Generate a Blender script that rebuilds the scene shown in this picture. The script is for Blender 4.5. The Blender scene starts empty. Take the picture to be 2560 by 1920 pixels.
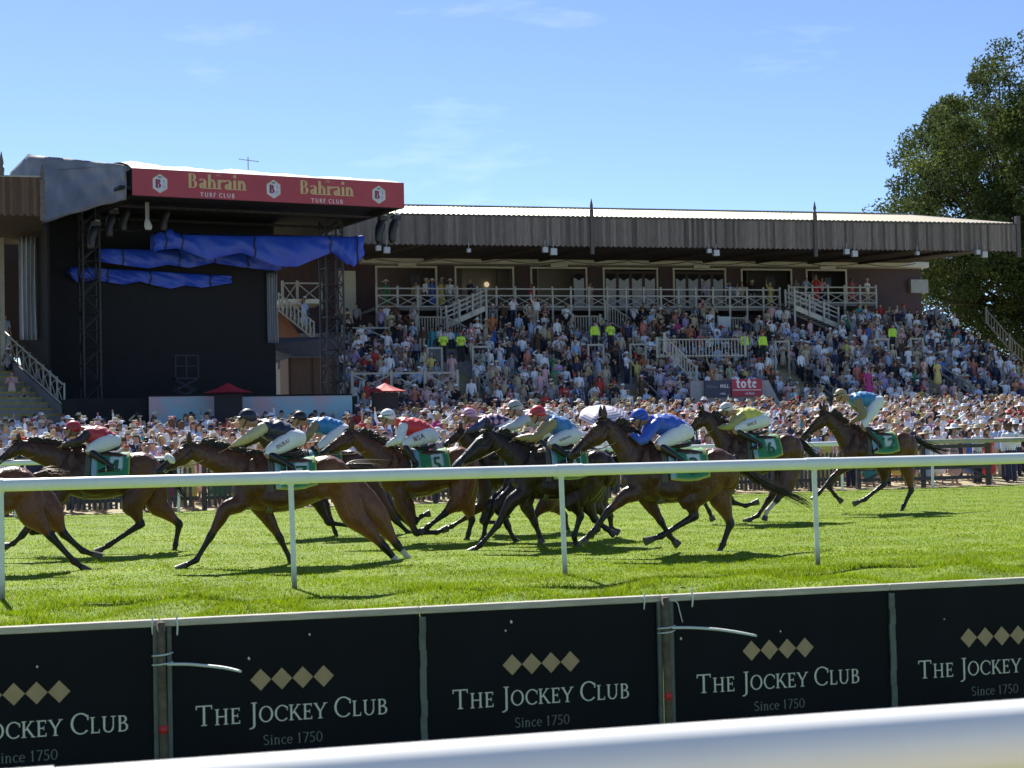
import bpy, bmesh, math, random
import numpy as np
from mathutils import Vector, Matrix
sc = bpy.context.scene
col = sc.collection
random.seed(7); RNG = np.random.default_rng(7)

# ---------------------------------------------------------------- camera
# X runs along the race track (to the right), Y across it (away), Z up.
EYE = 1.75; FPX = 4200.0
YAW = math.radians(15.8); PIT = math.radians(1.71); ROL = math.radians(1.16)
FW = Vector((math.sin(YAW)*math.cos(PIT), math.cos(YAW)*math.cos(PIT), math.sin(PIT)))
R0 = Vector((math.cos(YAW), -math.sin(YAW), 0)); U0 = R0.cross(FW)
CR = R0*math.cos(ROL) - U0*math.sin(ROL); CU = U0*math.cos(ROL) + R0*math.sin(ROL)
cam_d = bpy.data.cameras.new('camera'); cam = bpy.data.objects.new('camera', cam_d); col.objects.link(cam)
cam.matrix_world = Matrix(((CR.x, CU.x, -FW.x, 0), (CR.y, CU.y, -FW.y, 0), (CR.z, CU.z, -FW.z, EYE), (0, 0, 0, 1)))
cam_d.sensor_width = 36; cam_d.lens = 36*FPX/2560; cam_d.clip_start = 0.1; cam_d.clip_end = 5000
cam_d.dof.use_dof = True; cam_d.dof.focus_distance = 27; cam_d.dof.aperture_fstop = 9
sc.camera = cam

# ---------------------------------------------------------------- light
SUN_EL = math.radians(46); SUN_V = Vector((-0.10, 1.0, 0)).normalized()
SUN_D = Vector((SUN_V.x*math.cos(SUN_EL), SUN_V.y*math.cos(SUN_EL), math.sin(SUN_EL)))
w = bpy.data.worlds.new('World'); sc.world = w; w.use_nodes = True
wn = w.node_tree; wn.nodes.clear()
sky = wn.nodes.new('ShaderNodeTexSky'); sky.sky_type = 'NISHITA'; sky.sun_disc = False
sky.sun_elevation = SUN_EL; sky.sun_rotation = math.atan2(SUN_V.x, SUN_V.y)
sky.air_density = 0.5; sky.dust_density = 0.1; sky.ozone_density = 3.2
bg = wn.nodes.new('ShaderNodeBackground'); bg.inputs[1].default_value = 0.096
wo = wn.nodes.new('ShaderNodeOutputWorld')
# thin cirrus wisps high in the sky
tc = wn.nodes.new('ShaderNodeTexCoord'); mp = wn.nodes.new('ShaderNodeMapping')
mp.inputs['Scale'].default_value = (5.0, 5.0, 22.0); mp.inputs['Rotation'].default_value = (0.12, -0.1, 0.3)
nz = wn.nodes.new('ShaderNodeTexNoise'); nz.inputs['Scale'].default_value = 1.3; nz.inputs['Detail'].default_value = 7; nz.inputs['Roughness'].default_value = 0.55
cr = wn.nodes.new('ShaderNodeValToRGB'); cr.color_ramp.elements[0].position = 0.585; cr.color_ramp.elements[1].position = 0.85
cr.color_ramp.elements[1].color = (0.28, 0.28, 0.28, 1)
mx = wn.nodes.new('ShaderNodeMix'); mx.data_type = 'RGBA'; mx.inputs['B'].default_value = (8.5, 8.8, 9.2, 1)
wn.links.new(tc.outputs['Generated'], mp.inputs['Vector']); wn.links.new(mp.outputs[0], nz.inputs['Vector'])
wn.links.new(nz.outputs['Fac'], cr.inputs['Fac']); wn.links.new(cr.outputs['Color'], mx.inputs['Factor'])
wn.links.new(sky.outputs[0], mx.inputs['A']); wn.links.new(mx.outputs['Result'], bg.inputs[0]); wn.links.new(bg.outputs[0], wo.inputs[0])
sun_d = bpy.data.lights.new('sun', 'SUN'); sun_d.energy = 4.6; sun_d.angle = math.radians(0.53); sun_d.color = (1.0, 0.95, 0.86)
sun = bpy.data.objects.new('sun', sun_d); col.objects.link(sun); sun.rotation_euler = SUN_D.to_track_quat('Z', 'Y').to_euler()
sc.view_settings.view_transform = 'Standard'; sc.view_settings.look = 'None'; sc.view_settings.exposure = 1.0; sc.view_settings.gamma = 1

# ---------------------------------------------------------------- helpers
def ray(px, py):
    return FW + CR*((px-1280)/FPX) + CU*((960-py)/FPX)
def atv(px, py, v):                       # photograph pixel -> point on the plane Y = v
    d = ray(px, py); t = v/d.y
    return Vector((d.x*t, v, EYE + d.z*t))
def atz(px, py, z=0.0):
    d = ray(px, py); t = (z-EYE)/d.z
    return Vector((d.x*t, d.y*t, z))
def proj(p):
    q = Vector(p) - Vector((0, 0, EYE)); z = q.dot(FW)
    return 1280 + FPX*q.dot(CR)/z, 960 - FPX*q.dot(CU)/z, z

MATS = {}
def mat(name, c=(0.5, 0.5, 0.5), rough=0.6, metal=0.0, var=0.18, scale=6.0, bump=0.0, bscale=None, attr=False, spec=0.5, stretch=None, sheen=0.0, emit=None, alpha=None):
    """procedural Principled material: base colour (or colour attribute) broken up with two octaves of noise"""
    if name in MATS: return MATS[name]
    m = bpy.data.materials.new(name); m.use_nodes = True; nt = m.node_tree
    b = nt.nodes['Principled BSDF']; b.inputs['Roughness'].default_value = rough; b.inputs['Metallic'].default_value = metal
    b.inputs['Specular IOR Level'].default_value = spec
    if sheen: b.inputs['Sheen Weight'].default_value = sheen; b.inputs['Sheen Roughness'].default_value = 0.4
    tcn = nt.nodes.new('ShaderNodeTexCoord'); mpn = nt.nodes.new('ShaderNodeMapping')
    if stretch: mpn.inputs['Scale'].default_value = stretch
    nt.links.new(tcn.outputs['Object'], mpn.inputs['Vector'])
    n = nt.nodes.new('ShaderNodeTexNoise'); n.inputs['Scale'].default_value = scale; n.inputs['Detail'].default_value = 6; n.inputs['Roughness'].default_value = 0.6
    nt.links.new(mpn.outputs[0], n.inputs['Vector'])
    mr = nt.nodes.new('ShaderNodeMapRange'); mr.inputs[1].default_value = 0.25; mr.inputs[2].default_value = 0.75
    mr.inputs[3].default_value = 1-var; mr.inputs[4].default_value = 1+var
    nt.links.new(n.outputs['Fac'], mr.inputs[0])
    mul = nt.nodes.new('ShaderNodeMix'); mul.data_type = 'RGBA'; mul.blend_type = 'MULTIPLY'; mul.inputs['Factor'].default_value = 1
    if attr:
        a = nt.nodes.new('ShaderNodeAttribute'); a.attribute_name = 'Col'; nt.links.new(a.outputs['Color'], mul.inputs['A'])
    else: mul.inputs['A'].default_value = (*c, 1)
    cmb = nt.nodes.new('ShaderNodeCombineColor')
    for i in range(3): nt.links.new(mr.outputs[0], cmb.inputs[i])
    nt.links.new(cmb.outputs[0], mul.inputs['B']); nt.links.new(mul.outputs['Result'], b.inputs['Base Color'])
    if bump:
        n2 = nt.nodes.new('ShaderNodeTexNoise'); n2.inputs['Scale'].default_value = bscale or scale*3; n2.inputs['Detail'].default_value = 4
        nt.links.new(mpn.outputs[0], n2.inputs['Vector'])
        bp = nt.nodes.new('ShaderNodeBump'); bp.inputs['Strength'].default_value = bump; bp.inputs['Distance'].default_value = 0.02
        nt.links.new(n2.outputs['Fac'], bp.inputs['Height']); nt.links.new(bp.outputs[0], b.inputs['Normal'])
    if emit:
        b.inputs['Emission Color'].default_value = (*emit[:3], 1); b.inputs['Emission Strength'].default_value = emit[3]
    if alpha is not None: b.inputs['Alpha'].default_value = alpha
    MATS[name] = m
    return m

def tag(o, label=None, cat=None, group=None, kind=None):
    if label: o['label'] = label
    if cat: o['category'] = cat
    if group: o['group'] = group
    if kind: o['kind'] = kind
    return o
def empty(name, loc=(0, 0, 0), rz=0.0):
    o = bpy.data.objects.new(name, None); o.empty_display_size = 0.3; col.objects.link(o); o.location = loc; o.rotation_euler = (0, 0, rz)
    return o

def catmull(P, n):
    """resample control rows (any columns) with Catmull-Rom, n samples per span"""
    P = np.asarray(P, float); out = []
    for i in range(len(P)-1):
        p0 = P[max(i-1, 0)]; p1 = P[i]; p2 = P[i+1]; p3 = P[min(i+2, len(P)-1)]
        for k in range(n):
            t = k/n
            out.append(0.5*((2*p1) + (p2-p0)*t + (2*p0-5*p1+4*p2-p3)*t*t + (3*p1-p0-3*p2+p3)*t**3))
    out.append(P[-1])
    return np.array(out)

class MB:
    """collects shapes into one mesh"""
    def __init__(s): s.v = []; s.f = []; s.mi = []; s.c = []; s.cur = 0; s.col = None
    def add(s, vs, fs):
        o = len(s.v); s.v.extend([tuple(map(float, p)) for p in vs])
        for f in fs: s.f.append(tuple(i+o for i in f)); s.mi.append(s.cur)
        if s.col is not None: s.c.extend([s.col]*len(vs))
        return o
    def box(s, x0, x1, y0, y1, z0, z1):
        s.add([(x0, y0, z0), (x1, y0, z0), (x1, y1, z0), (x0, y1, z0), (x0, y0, z1), (x1, y0, z1), (x1, y1, z1), (x0, y1, z1)],
              [(3, 2, 1, 0), (4, 5, 6, 7), (0, 1, 5, 4), (1, 2, 6, 5), (2, 3, 7, 6), (3, 0, 4, 7)])
    def bar(s, a, b, wd, ht=None, up=(0, 0, 1)):
        """rectangular bar from a to b"""
        ht = ht or wd; a = Vector(a); b = Vector(b); d = (b-a).normalized(); up = Vector(up)
        if abs(d.dot(up)) > 0.98: up = Vector((0, 1, 0))
        sd = d.cross(up).normalized()*wd/2; u = sd.cross(d).normalized()*ht/2
        s.add([a-sd-u, a+sd-u, a+sd+u, a-sd+u, b-sd-u, b+sd-u, b+sd+u, b-sd+u],
              [(0, 1, 2, 3), (7, 6, 5, 4), (4, 5, 1, 0), (5, 6, 2, 1), (6, 7, 3, 2), (7, 4, 0, 3)])
    def rings(s, rs, cap=True, closed=True):
        n = len(rs[0]); o = len(s.v); vs = [p for r in rs for p in r]; fs = []
        for i in range(len(rs)-1):
            for j in range(n if closed else n-1):
                k = (j+1) % n; fs.append((i*n+j, i*n+k, (i+1)*n+k, (i+1)*n+j))
        if cap and closed: fs.append(tuple(range(n-1, -1, -1))); fs.append(tuple((len(rs)-1)*n+j for j in range(n)))
        s.add(vs, fs)
    def tube(s, pts, rad, n=8, smooth=0, up=None):
        """round tube along pts; rad scalar or per point"""
        P = [tuple(p) for p in pts]; rr = rad if hasattr(rad, '__len__') else [rad]*len(P)
        if smooth:
            A = catmull([p+(r,) for p, r in zip(P, rr)], smooth); P = [tuple(a[:3]) for a in A]; rr = [a[3] for a in A]
        s.loft([p+(r, r) for p, r in zip(P, rr)], n, 0, up or (0.31, 0.83, 0.46), dome=False)
    def loft(s, rows, n=12, smooth=3, lat=(0, 1, 0), dome=True):
        """rows (x, y, z, ra, rb): rb radius along the lateral axis, ra across it"""
        A = catmull(rows, smooth) if smooth else np.asarray(rows, float)
        P = A[:, :3]; T = np.gradient(P, axis=0) if len(P) > 2 else np.array([P[1]-P[0]]*2); lat = Vector(lat).normalized(); rs = []
        fr = []
        for i in range(len(P)):
            t = Vector(T[i]); t = t.normalized() if t.length > 1e-9 else Vector((0, 0, 1))
            l = lat - t*lat.dot(t)
            if l.length < 0.05: l = t.orthogonal()
            l.normalize(); nn = t.cross(l).normalized(); fr.append((Vector(P[i]), t, l, nn, max(A[i, 3], 1e-4), max(A[i, 4], 1e-4)))
        def ring(c, l, nn, ra, rb): return [c + nn*(ra*math.cos(2*math.pi*k/n)) + l*(rb*math.sin(2*math.pi*k/n)) for k in range(n)]
        if dome:
            c, t, l, nn, ra, rb = fr[0]; m = min(ra, rb)
            rs.append(ring(c-t*m*0.9, l, nn, ra*0.25, rb*0.25)); rs.append(ring(c-t*m*0.62, l, nn, ra*0.72, rb*0.72))
        for c, t, l, nn, ra, rb in fr: rs.append(ring(c, l, nn, ra, rb))
        if dome:
            c, t, l, nn, ra, rb = fr[-1]; m = min(ra, rb)
            rs.append(ring(c+t*m*0.62, l, nn, ra*0.72, rb*0.72)); rs.append(ring(c+t*m*0.9, l, nn, ra*0.25, rb*0.25))
        s.rings(rs)
    def ell(s, c, r, n=12, m=8, rot=None):
        """ellipsoid"""
        rs = []
        for i in range(m+1):
            a = math.pi*(0.04+0.92*i/m)
            rg = [Vector((r[0]*math.sin(a)*math.cos(2*math.pi*k/n), r[1]*math.sin(a)*math.sin(2*math.pi*k/n), -r[2]*math.cos(a))) for k in range(n)]
            rs.append([Vector(c) + ((rot @ p) if rot else p) for p in rg])
        s.rings(rs)
    def prism(s, poly, y0, y1):
        """polygon in the XZ plane, given counter-clockwise seen from -Y, between y0 and y1"""
        n = len(poly); s.add([(x, y0, z) for x, z in poly]+[(x, y1, z) for x, z in poly],
            [tuple(range(n)), tuple(range(2*n-1, n-1, -1))]+[(i, i+n, (i+1) % n+n, (i+1) % n) for i in range(n)])
    def build(s, name, m=None, parent=None, smooth=False, keep=None):
        me = bpy.data.meshes.new(name); me.from_pydata(s.v, [], s.f)
        ms = m if isinstance(m, (list, tuple)) else [m]
        for x in ms:
            if x: me.materials.append(x)
        if len(ms) > 1: me.polygons.foreach_set('material_index', s.mi)
        if s.c:
            a = me.color_attributes.new('Col', 'FLOAT_COLOR', 'POINT'); a.data.foreach_set('color', np.array([(*c[:3], 1) for c in s.c], dtype=np.float32).ravel())
        if smooth: me.polygons.foreach_set('use_smooth', [True]*len(me.polygons))
        me.update()
        o = bpy.data.objects.new(name, me); col.objects.link(o)
        if parent: o.parent = parent
        return o
def fix_normals(o):
    bm = bmesh.new(); bm.from_mesh(o.data); bmesh.ops.recalc_face_normals(bm, faces=bm.faces); bm.to_mesh(o.data); bm.free()

def remesh(mb, name, vox, m, parent=None, it=4, fac=0.6, color=None):
    """fuse all shapes of mb into one continuous skin (voxel remesh + smooth), as one mesh object"""
    me = bpy.data.meshes.new('tmp'); me.from_pydata(mb.v, [], mb.f); o = bpy.data.objects.new('tmp', me); col.objects.link(o)
    bm = bmesh.new(); bm.from_mesh(me); bmesh.ops.recalc_face_normals(bm, faces=bm.faces); bm.to_mesh(me); bm.free()
    r = o.modifiers.new('r', 'REMESH'); r.mode = 'VOXEL'; r.voxel_size = vox
    if it: k = o.modifiers.new('s', 'SMOOTH'); k.iterations = it; k.factor = fac
    dg = bpy.context.evaluated_depsgraph_get(); n = bpy.data.meshes.new_from_object(o.evaluated_get(dg))
    bpy.data.objects.remove(o); bpy.data.meshes.remove(me)
    n.name = name; n.materials.clear()
    for x in (m if isinstance(m, (list, tuple)) else [m]): n.materials.append(x)
    n.polygons.foreach_set('use_smooth', [True]*len(n.polygons))
    if color is not None:
        V = np.empty(len(n.vertices)*3, dtype=np.float64); n.vertices.foreach_get('co', V); V = V.reshape(-1, 3)
        C = color(V); a = n.color_attributes.new('Col', 'FLOAT_COLOR', 'POINT'); a.data.foreach_set('color', np.hstack([C, np.ones((len(C), 1))]).astype(np.float32).ravel())
    ob = bpy.data.objects.new(name, n); col.objects.link(ob)
    if parent: ob.parent = parent
    return ob

# ---- lettering: a small stroke alphabet with serifs, drawn as flat pieces stepped a hair apart
def arc(cx, cz, rx, rz, a0, a1, tv, th, n=14):
    """curved stroke; tv thickness at the sides, th at top and bottom"""
    q = []
    for i in range(n):
        A = [math.radians(a0+(a1-a0)*(i+k)/n) for k in (0, 1)]
        def pt(a, o): return (cx+(rx-o*tv)*math.cos(a), cz+(rz-o*th)*math.sin(a))
        q.append([pt(A[0], 0), pt(A[1], 0), pt(A[1], 1), pt(A[0], 1)])
    return q
def rc(x0, z0, x1, z1): return [[(x0, z0), (x1, z0), (x1, z1), (x0, z1)]]
def dg(x0, z0, x1, z1, t): return [[(x0-t/2, z0), (x0+t/2, z0), (x1+t/2, z1), (x1-t/2, z1)]]
def glyph(ch, b=0.13, t=0.07, sf=0.10):
    """unit cap height; returns quads and advance; b stem weight, t hairline, sf serif length"""
    S = lambda x, z, up: rc(x-b/2-sf, z if up else z-0.05, x+b/2+sf, z+0.05 if up else z)
    st = lambda x, z0=0, z1=1: rc(x-b/2, z0, x+b/2, z1)
    foot = lambda x: S(x, 0, True) if sf else []
    head = lambda x, z=1: S(x, z, False) if sf else []
    if ch == ' ': return [], 0.32
    if ch == 'T': return st(.4)+foot(.4)+rc(0, 1-t, .8, 1)+(rc(0, .8, .05, 1-t)+rc(.75, .8, .8, 1-t) if sf else []), .88
    if ch == 'H': return st(.17)+foot(.17)+head(.17)+st(.72)+foot(.72)+head(.72)+rc(.17, .48, .72, .48+t), .98
    if ch == 'E': return st(.15)+head(.15)+rc(.05, 0, .6, t)+rc(.15, 1-t, .58, 1)+rc(.15, .48, .47, .48+t)+(rc(.55, t, .6, .22)+rc(.53, .8, .58, 1-t)+rc(.43, .38, .47, .64) if sf else []), .7
    if ch == 'J': return st(.25, -.12, 1)+head(.25)+arc(.05, -.12, .2+b/2, .2, -100, 0, b, t), .46
    if ch == 'O': return arc(.45, .5, .45, .52, 0, 360, b, t, 26), .98
    if ch == '0': return arc(.3, .5, .3, .5, 0, 360, b*.9, t, 22), .68
    if ch == 'C': return arc(.47, .5, .47, .52, 42, 318, b, t, 22)+(rc(.78, .66, .84, .9) if sf else []), .88
    if ch == 'K': return st(.15)+foot(.15)+head(.15)+dg(.22, .42, .62, 1, t*1.3)+dg(.72, 0, .34, .56, b*1.15)+(rc(.6, 0, .86, .05)+rc(.5, .95, .76, 1) if sf else []), .86
    if ch == 'Y': return st(.4, 0, .48)+foot(.4)+dg(.4, .44, .08, 1, b*1.1)+dg(.4, .44, .74, 1, t*1.3)+(rc(-.04, .95, .22, 1)+rc(.6, .95, .86, 1) if sf else []), .84
    if ch == 'L': return st(.15)+head(.15)+rc(.05, 0, .58, t)+(rc(.53, t, .58, .24) if sf else []), .66
    if ch == 'U': return st(.17, .3, 1)+head(.17)+rc(.72-t/2, .3, .72+t/2, 1)+head(.72)+arc(.43, .32, .325, .33, 180, 360, b*.9, t), .94
    if ch == 'B': return st(.15)+rc(.05, 0, .35, t)+rc(.05, 1-t, .33, 1)+rc(.15, .49, .35, .49+t)+arc(.33, .765, .25, .235, -90, 90, b, t)+arc(.35, .28, .3, .28, -90, 90, b, t), .74
    if ch == 'D': return st(.15)+rc(.05, 0, .35, t)+rc(.05, 1-t, .35, 1)+arc(.35, .5, .42, .5, -90, 90, b, t, 18), .86
    if ch == 'S': return arc(.28, .75, .25, .26, 30, 270, b*.85, t*1.2)+arc(.28, .25, .27, .27, -150, 90, b*.85, t*1.2), .64
    if ch == 'R': return st(.15)+foot(.15)+rc(.05, 1-t, .33, 1)+rc(.15, .46, .33, .46+t)+arc(.33, .73, .26, .27, -90, 90, b, t)+dg(.7, 0, .36, .48, b), .78
    if ch == 'F': return st(.15)+foot(.15)+rc(.05, 1-t, .56, 1)+rc(.15, .48, .46, .48+t), .64
    if ch == 'A': return dg(.08, 0, .4, 1, t*1.2)+dg(.74, 0, .4, 1, b)+rc(.2, .3, .6, .3+t)+(rc(-.04, 0, .2, .05)+rc(.6, 0, .88, .05) if sf else []), .86
    if ch == 'N': return rc(.12, 0, .12+t, 1)+rc(.66, 0, .66+t, 1)+dg(.69, 0, .15, 1, b*1.2), .86
    if ch == 'I': return st(.15)+foot(.15)+head(.15), .34
    if ch == 'W': return dg(.25, 0, .05, 1, b)+dg(.28, 0, .46, .9, t)+dg(.68, 0, .48, .9, b)+dg(.7, 0, .92, 1, t), 1.0
    if ch == 'M': return rc(.08, 0, .08+t, 1)+dg(.42, .1, .14, 1, b)+dg(.45, .1, .75, 1, t)+st(.78), .95
    if ch == '1': return st(.2)+foot(.2)+dg(.08, .78, .2, 1, t*1.3), .46
    if ch == '7': return rc(.02, 1-t, .58, 1)+dg(.22, 0, .54, .95, b), .62
    if ch == '5': return rc(.1, .54, .1+t, 1)+rc(.1, 1-t*1.4, .5, 1)+arc(.24, .3, .29, .31, -140, 110, b, t), .62
    if ch == '3': return arc(.25, .75, .26, .25, -90, 160, b, t)+arc(.25, .28, .3, .28, -160, 90, b, t), .64
    if ch == '6': return arc(.3, .3, .29, .3, 0, 360, b, t)+arc(.5, .42, .49, .56, 110, 185, b, t), .68
    if ch == '4': return st(.42)+rc(0, .22, .62, .22+t*1.3)+dg(.06, .26, .38, 1, t*1.3), .7
    if ch == '9': return arc(.3, .7, .29, .3, 0, 360, b, t)+arc(.1, .58, .49, .56, -70, 5, b, t), .68
    if ch == '8': return arc(.3, .75, .25, .25, 0, 360, b, t)+arc(.3, .27, .3, .28, 0, 360, b, t), .68
    if ch == '2': return arc(.28, .7, .28, .3, -20, 170, b, t)+dg(.08, .05, .48, .62, b)+rc(.02, 0, .6, t*1.4), .66
    xh = .66
    if ch == 'i': return st(.12, 0, xh)+foot(.12)+rc(.02, xh-.05, .12, xh)+rc(.12-b*.55, .82, .12+b*.55, .82+b*1.1), .3
    if ch == 'n': return st(.12, 0, xh)+foot(.12)+rc(.02, xh-.05, .12, xh)+arc(.31, .42, .22, .25, 0, 170, b*.9, t)+st(.47, 0, .44)+foot(.47), .66
    if ch == 'c': return arc(.28, .33, .28, .345, 45, 315, b, t), .5
    if ch == 'e': return arc(.28, .33, .28, .345, 0, 318, b, t)+rc(.06, .33, .54, .33+t), .6
    if ch == 'a': return st(.42, 0, .48)+arc(.24, .45, .2+b/2, .22, 0, 150, b, t)+arc(.22, .19, .2, .2, 0, 360, b*.9, t)+rc(.42, 0, .42+b/2+sf, .05), .6
    if ch == 'h': return st(.12, 0, 1)+foot(.12)+rc(.0, .95, .12, 1)+arc(.31, .42, .22, .25, 0, 170, b*.9, t)+st(.47, 0, .44)+foot(.47), .66
    if ch == 'r': return st(.12, 0, xh)+foot(.12)+rc(.02, xh-.05, .12, xh)+arc(.32, .42, .2, .25, 60, 170, b, t)+rc(.34, .5, .34+b, .64), .46
    if ch == 't': return st(.2, .1, .9)+rc(.02, xh-t, .42, xh)+arc(.36, .14, .16+b/2, .15, 180, 290, b, t), .46
    if ch == 'o': return arc(.3, .33, .3, .345, 0, 360, b, t, 22), .66
    if ch == 'l': return st(.12, 0, 1)+foot(.12), .3
    if ch == 'm': return glyph('n', b, t, sf)[0]+[[(x+.35, z) for x, z in q] for q in glyph('n', b, t, sf)[0]], 1.0
    return rc(.05, 0, .4, .05), .5
class Quads(list):
    def __init__(s): super().__init__(); s.word = []
def letters(text, cap, b=0.13, t=0.07, sf=0.10, small=None, gap=0.04, wide=1.0):
    """quads of a word; small = height ratio of small capitals for lowercase letters; returns quads, width"""
    out = Quads(); x = 0; wi_ = 0
    for ch in text:
        if ch == ' ': wi_ += 1
        k = cap; c = ch
        if small and ch.islower(): c = ch.upper(); k = cap*small
        q, adv = glyph(c, b*(1.1 if k < cap else 1), t*(1.15 if k < cap else 1), sf)
        out += [[(x+px*k*wide, pz*k) for px, pz in p] for p in q]; out.word += [wi_]*len(q); x += (adv+gap)*k*wide
    return out, x
def put_letters(name, quads, width, origin, ax, az, m, parent, size=None, anchor=0.5, off=0.003):
    """lay quads on a plane: origin, in-plane unit axes ax (right) and az (up), normal towards viewer = ax x az"""
    ax = Vector(ax).normalized(); az = Vector(az).normalized(); nn = ax.cross(az).normalized(); k = (size/width) if size else 1
    for wd_ in sorted(set(quads.word)):          # one object for each word
        mb = MB()
        for i, q in enumerate(quads):
            if quads.word[i] != wd_: continue
            P = [Vector(origin) + ax*((x-width*anchor)*k) + az*(z*k) + nn*(off+0.00025*(i % 7)) for x, z in q]
            if (P[1]-P[0]).cross(P[2]-P[0]).dot(nn) < 0: P.reverse()
            mb.add(P, [(0, 1, 2, 3)])
        o = mb.build(name, m, parent)
    return o
# ================================================================ ground
def ground_h(x, y):
    """gentle bank near the boards, rising concourse in front of the stands"""
    h = 0.0 if y > 42.5 else -0.22
    if y > 44.5: h += 1.64*min(1, (y-44.5)/34.0)
    return h
def bumps(x, y):
    return 0.025*math.sin(x*2.1+y*1.3)+0.018*math.sin(x*4.7-y*3.1+1)+0.016*math.sin(x*0.6+2)
GR = mat('turf', (0.15, 0.22, 0.005), 0.9, var=0.25, scale=1.2, bump=0.6, bscale=40)
nt = GR.node_tree
# mown streaks and worn yellow-green patches running along the track
b = nt.nodes['Principled BSDF']; src = b.inputs['Base Color'].links[0].from_socket
tcn = nt.nodes.new('ShaderNodeTexCoord'); mpn = nt.nodes.new('ShaderNodeMapping'); mpn.inputs['Scale'].default_value = (0.25, 1.6, 1)
n = nt.nodes.new('ShaderNodeTexNoise'); n.inputs['Scale'].default_value = 0.9; n.inputs['Detail'].default_value = 8; n.inputs['Roughness'].default_value = 0.65
rp = nt.nodes.new('ShaderNodeValToRGB'); rp.color_ramp.elements[0].position = 0.35; rp.color_ramp.elements[1].position = 0.68
rp.color_ramp.elements[0].color = (0.62, 0.78, 0.7, 1); rp.color_ramp.elements[1].color = (1.25, 1.12, 1.0, 1)
mm = nt.nodes.new('ShaderNodeMix'); mm.data_type = 'RGBA'; mm.blend_type = 'MULTIPLY'; mm.inputs['Factor'].default_value = 1
nt.links.new(tcn.outputs['Object'], mpn.inputs['Vector']); nt.links.new(mpn.outputs[0], n.inputs['Vector']); nt.links.new(n.outputs['Fac'], rp.inputs['Fac'])
nt.links.new(src, mm.inputs['A']); nt.links.new(rp.outputs['Color'], mm.inputs['B']); nt.links.new(mm.outputs['Result'], b.inputs['Base Color'])

def sheet(name, xs, ys, hf, m):
    V = [(x, y, hf(x, y)) for y in ys for x in xs]; nx = len(xs)
    F = [(j*nx+i, j*nx+i+1, (j+1)*nx+i+1, (j+1)*nx+i) for j in range(len(ys)-1) for i in range(nx-1)]
    mb = MB(); mb.add(V, F); o = mb.build(name, m, smooth=True); tag(o, kind='structure'); return o
def lin(a, b, n): return [a+(b-a)*i/n for i in range(n+1)]
sheet('ground', [-2500, -600, -150, -60]+lin(-30, 70, 25)+[110, 200, 700, 2500], [-60, -20, 0, 8, 42.6, 44.5, 54, 63, 72, 80, 100, 160, 400, 1200, 3500], lambda x, y: ground_h(x, y)-0.02, mat('dry_ground', (0.30, 0.26, 0.15), 0.9, var=0.3, scale=0.8, bump=0.4, bscale=12))
def turf_h(x, y):
    z = 0.004
    if y < 19.2: z += bumps(x, y)*min(1, (19.2-y)/1.5)*1.9
    if 19.0 < y < 20.2: z += 0.5*bumps(x*1.7, y)*(1-abs(y-19.6)/0.6)
    return z
sheet('race_track', [-70, -30, -12]+lin(-6, 34, 200)+[40, 60, 120], lin(3, 21, 75)+[24, 28, 34, 42.3], turf_h, GR)

# grass blades: countless, one object
def grass(name, n, y0, y1, hgt, wid, xr, seed, tint):
    r = np.random.default_rng(seed)
    y = y0+(y1-y0)*r.random(n)**1.2; xl, xh = xr
    lo = y*math.tan(YAW-0.305)-2.6; hi = y*math.tan(YAW+0.305)+4.0
    x = lo+(hi-lo)*r.random(n)
    # clumping: drop blades where a cheap lattice noise is low
    k = (np.sin(x*3.1+y*1.7)+np.sin(x*1.3-y*4.3+2)+np.sin(x*7.7+1)*0.6+np.sin(y*9.1+x*2)*0.6)
    s = np.clip(0.8+0.17*k+0.25*r.standard_normal(n), 0.15, 1.7)
    z = np.array([turf_h(a, b_) for a, b_ in zip(x, y)])
    tf = np.clip(np.sin(x*2.3+np.sin(y*3)*2)*np.sin(y*5.1+x*.7), 0, 1)*np.clip((19.4-y)/.6, 0, 1); s = s*(1+2.0*tf)
    h = hgt*s; a = r.random(n)*2*np.pi; w_ = wid*(0.6+0.8*r.random(n)); ln = h*(0.3+0.9*r.random(n)); la = r.random(n)*2*np.pi
    V = np.empty((n, 3, 3)); V[:, 0] = np.stack([x-np.cos(a)*w_, y-np.sin(a)*w_, z-0.004], 1); V[:, 1] = np.stack([x+np.cos(a)*w_, y+np.sin(a)*w_, z-0.004], 1)
    V[:, 2] = np.stack([x+np.cos(la)*ln, y+np.sin(la)*ln, z+h], 1)
    me = bpy.data.meshes.new(name); me.vertices.add(n*3); me.vertices.foreach_set('co', V.ravel())
    me.loops.add(n*3); me.loops.foreach_set('vertex_index', np.arange(n*3, dtype=np.int32)); me.polygons.add(n); me.polygons.foreach_set('loop_start', np.arange(0, n*3, 3, dtype=np.int32))
    C = np.array(tint)[None]*(0.7+0.6*r.random((n, 1))); yel = (r.random(n) < 0.07); C[yel] = np.array([0.42, 0.36, 0.10])*(0.6+0.4*r.random((yel.sum(), 1)))
    C = np.repeat(C, 3, 0); at = me.color_attributes.new('Col', 'FLOAT_COLOR', 'POINT'); at.data.foreach_set('color', np.hstack([C, np.ones((n*3, 1))]).astype(np.float32).ravel())
    me.update(calc_edges=True); me.materials.append(mat('grass_blade', rough=0.8, attr=True, var=0.22, scale=0.7, spec=0.08)); o = bpy.data.objects.new(name, me); col.objects.link(o); tag(o, kind='stuff'); return o
gb = mat('grass_blade', rough=0.8, attr=True, var=0.22, scale=0.7, spec=0.08)
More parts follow.
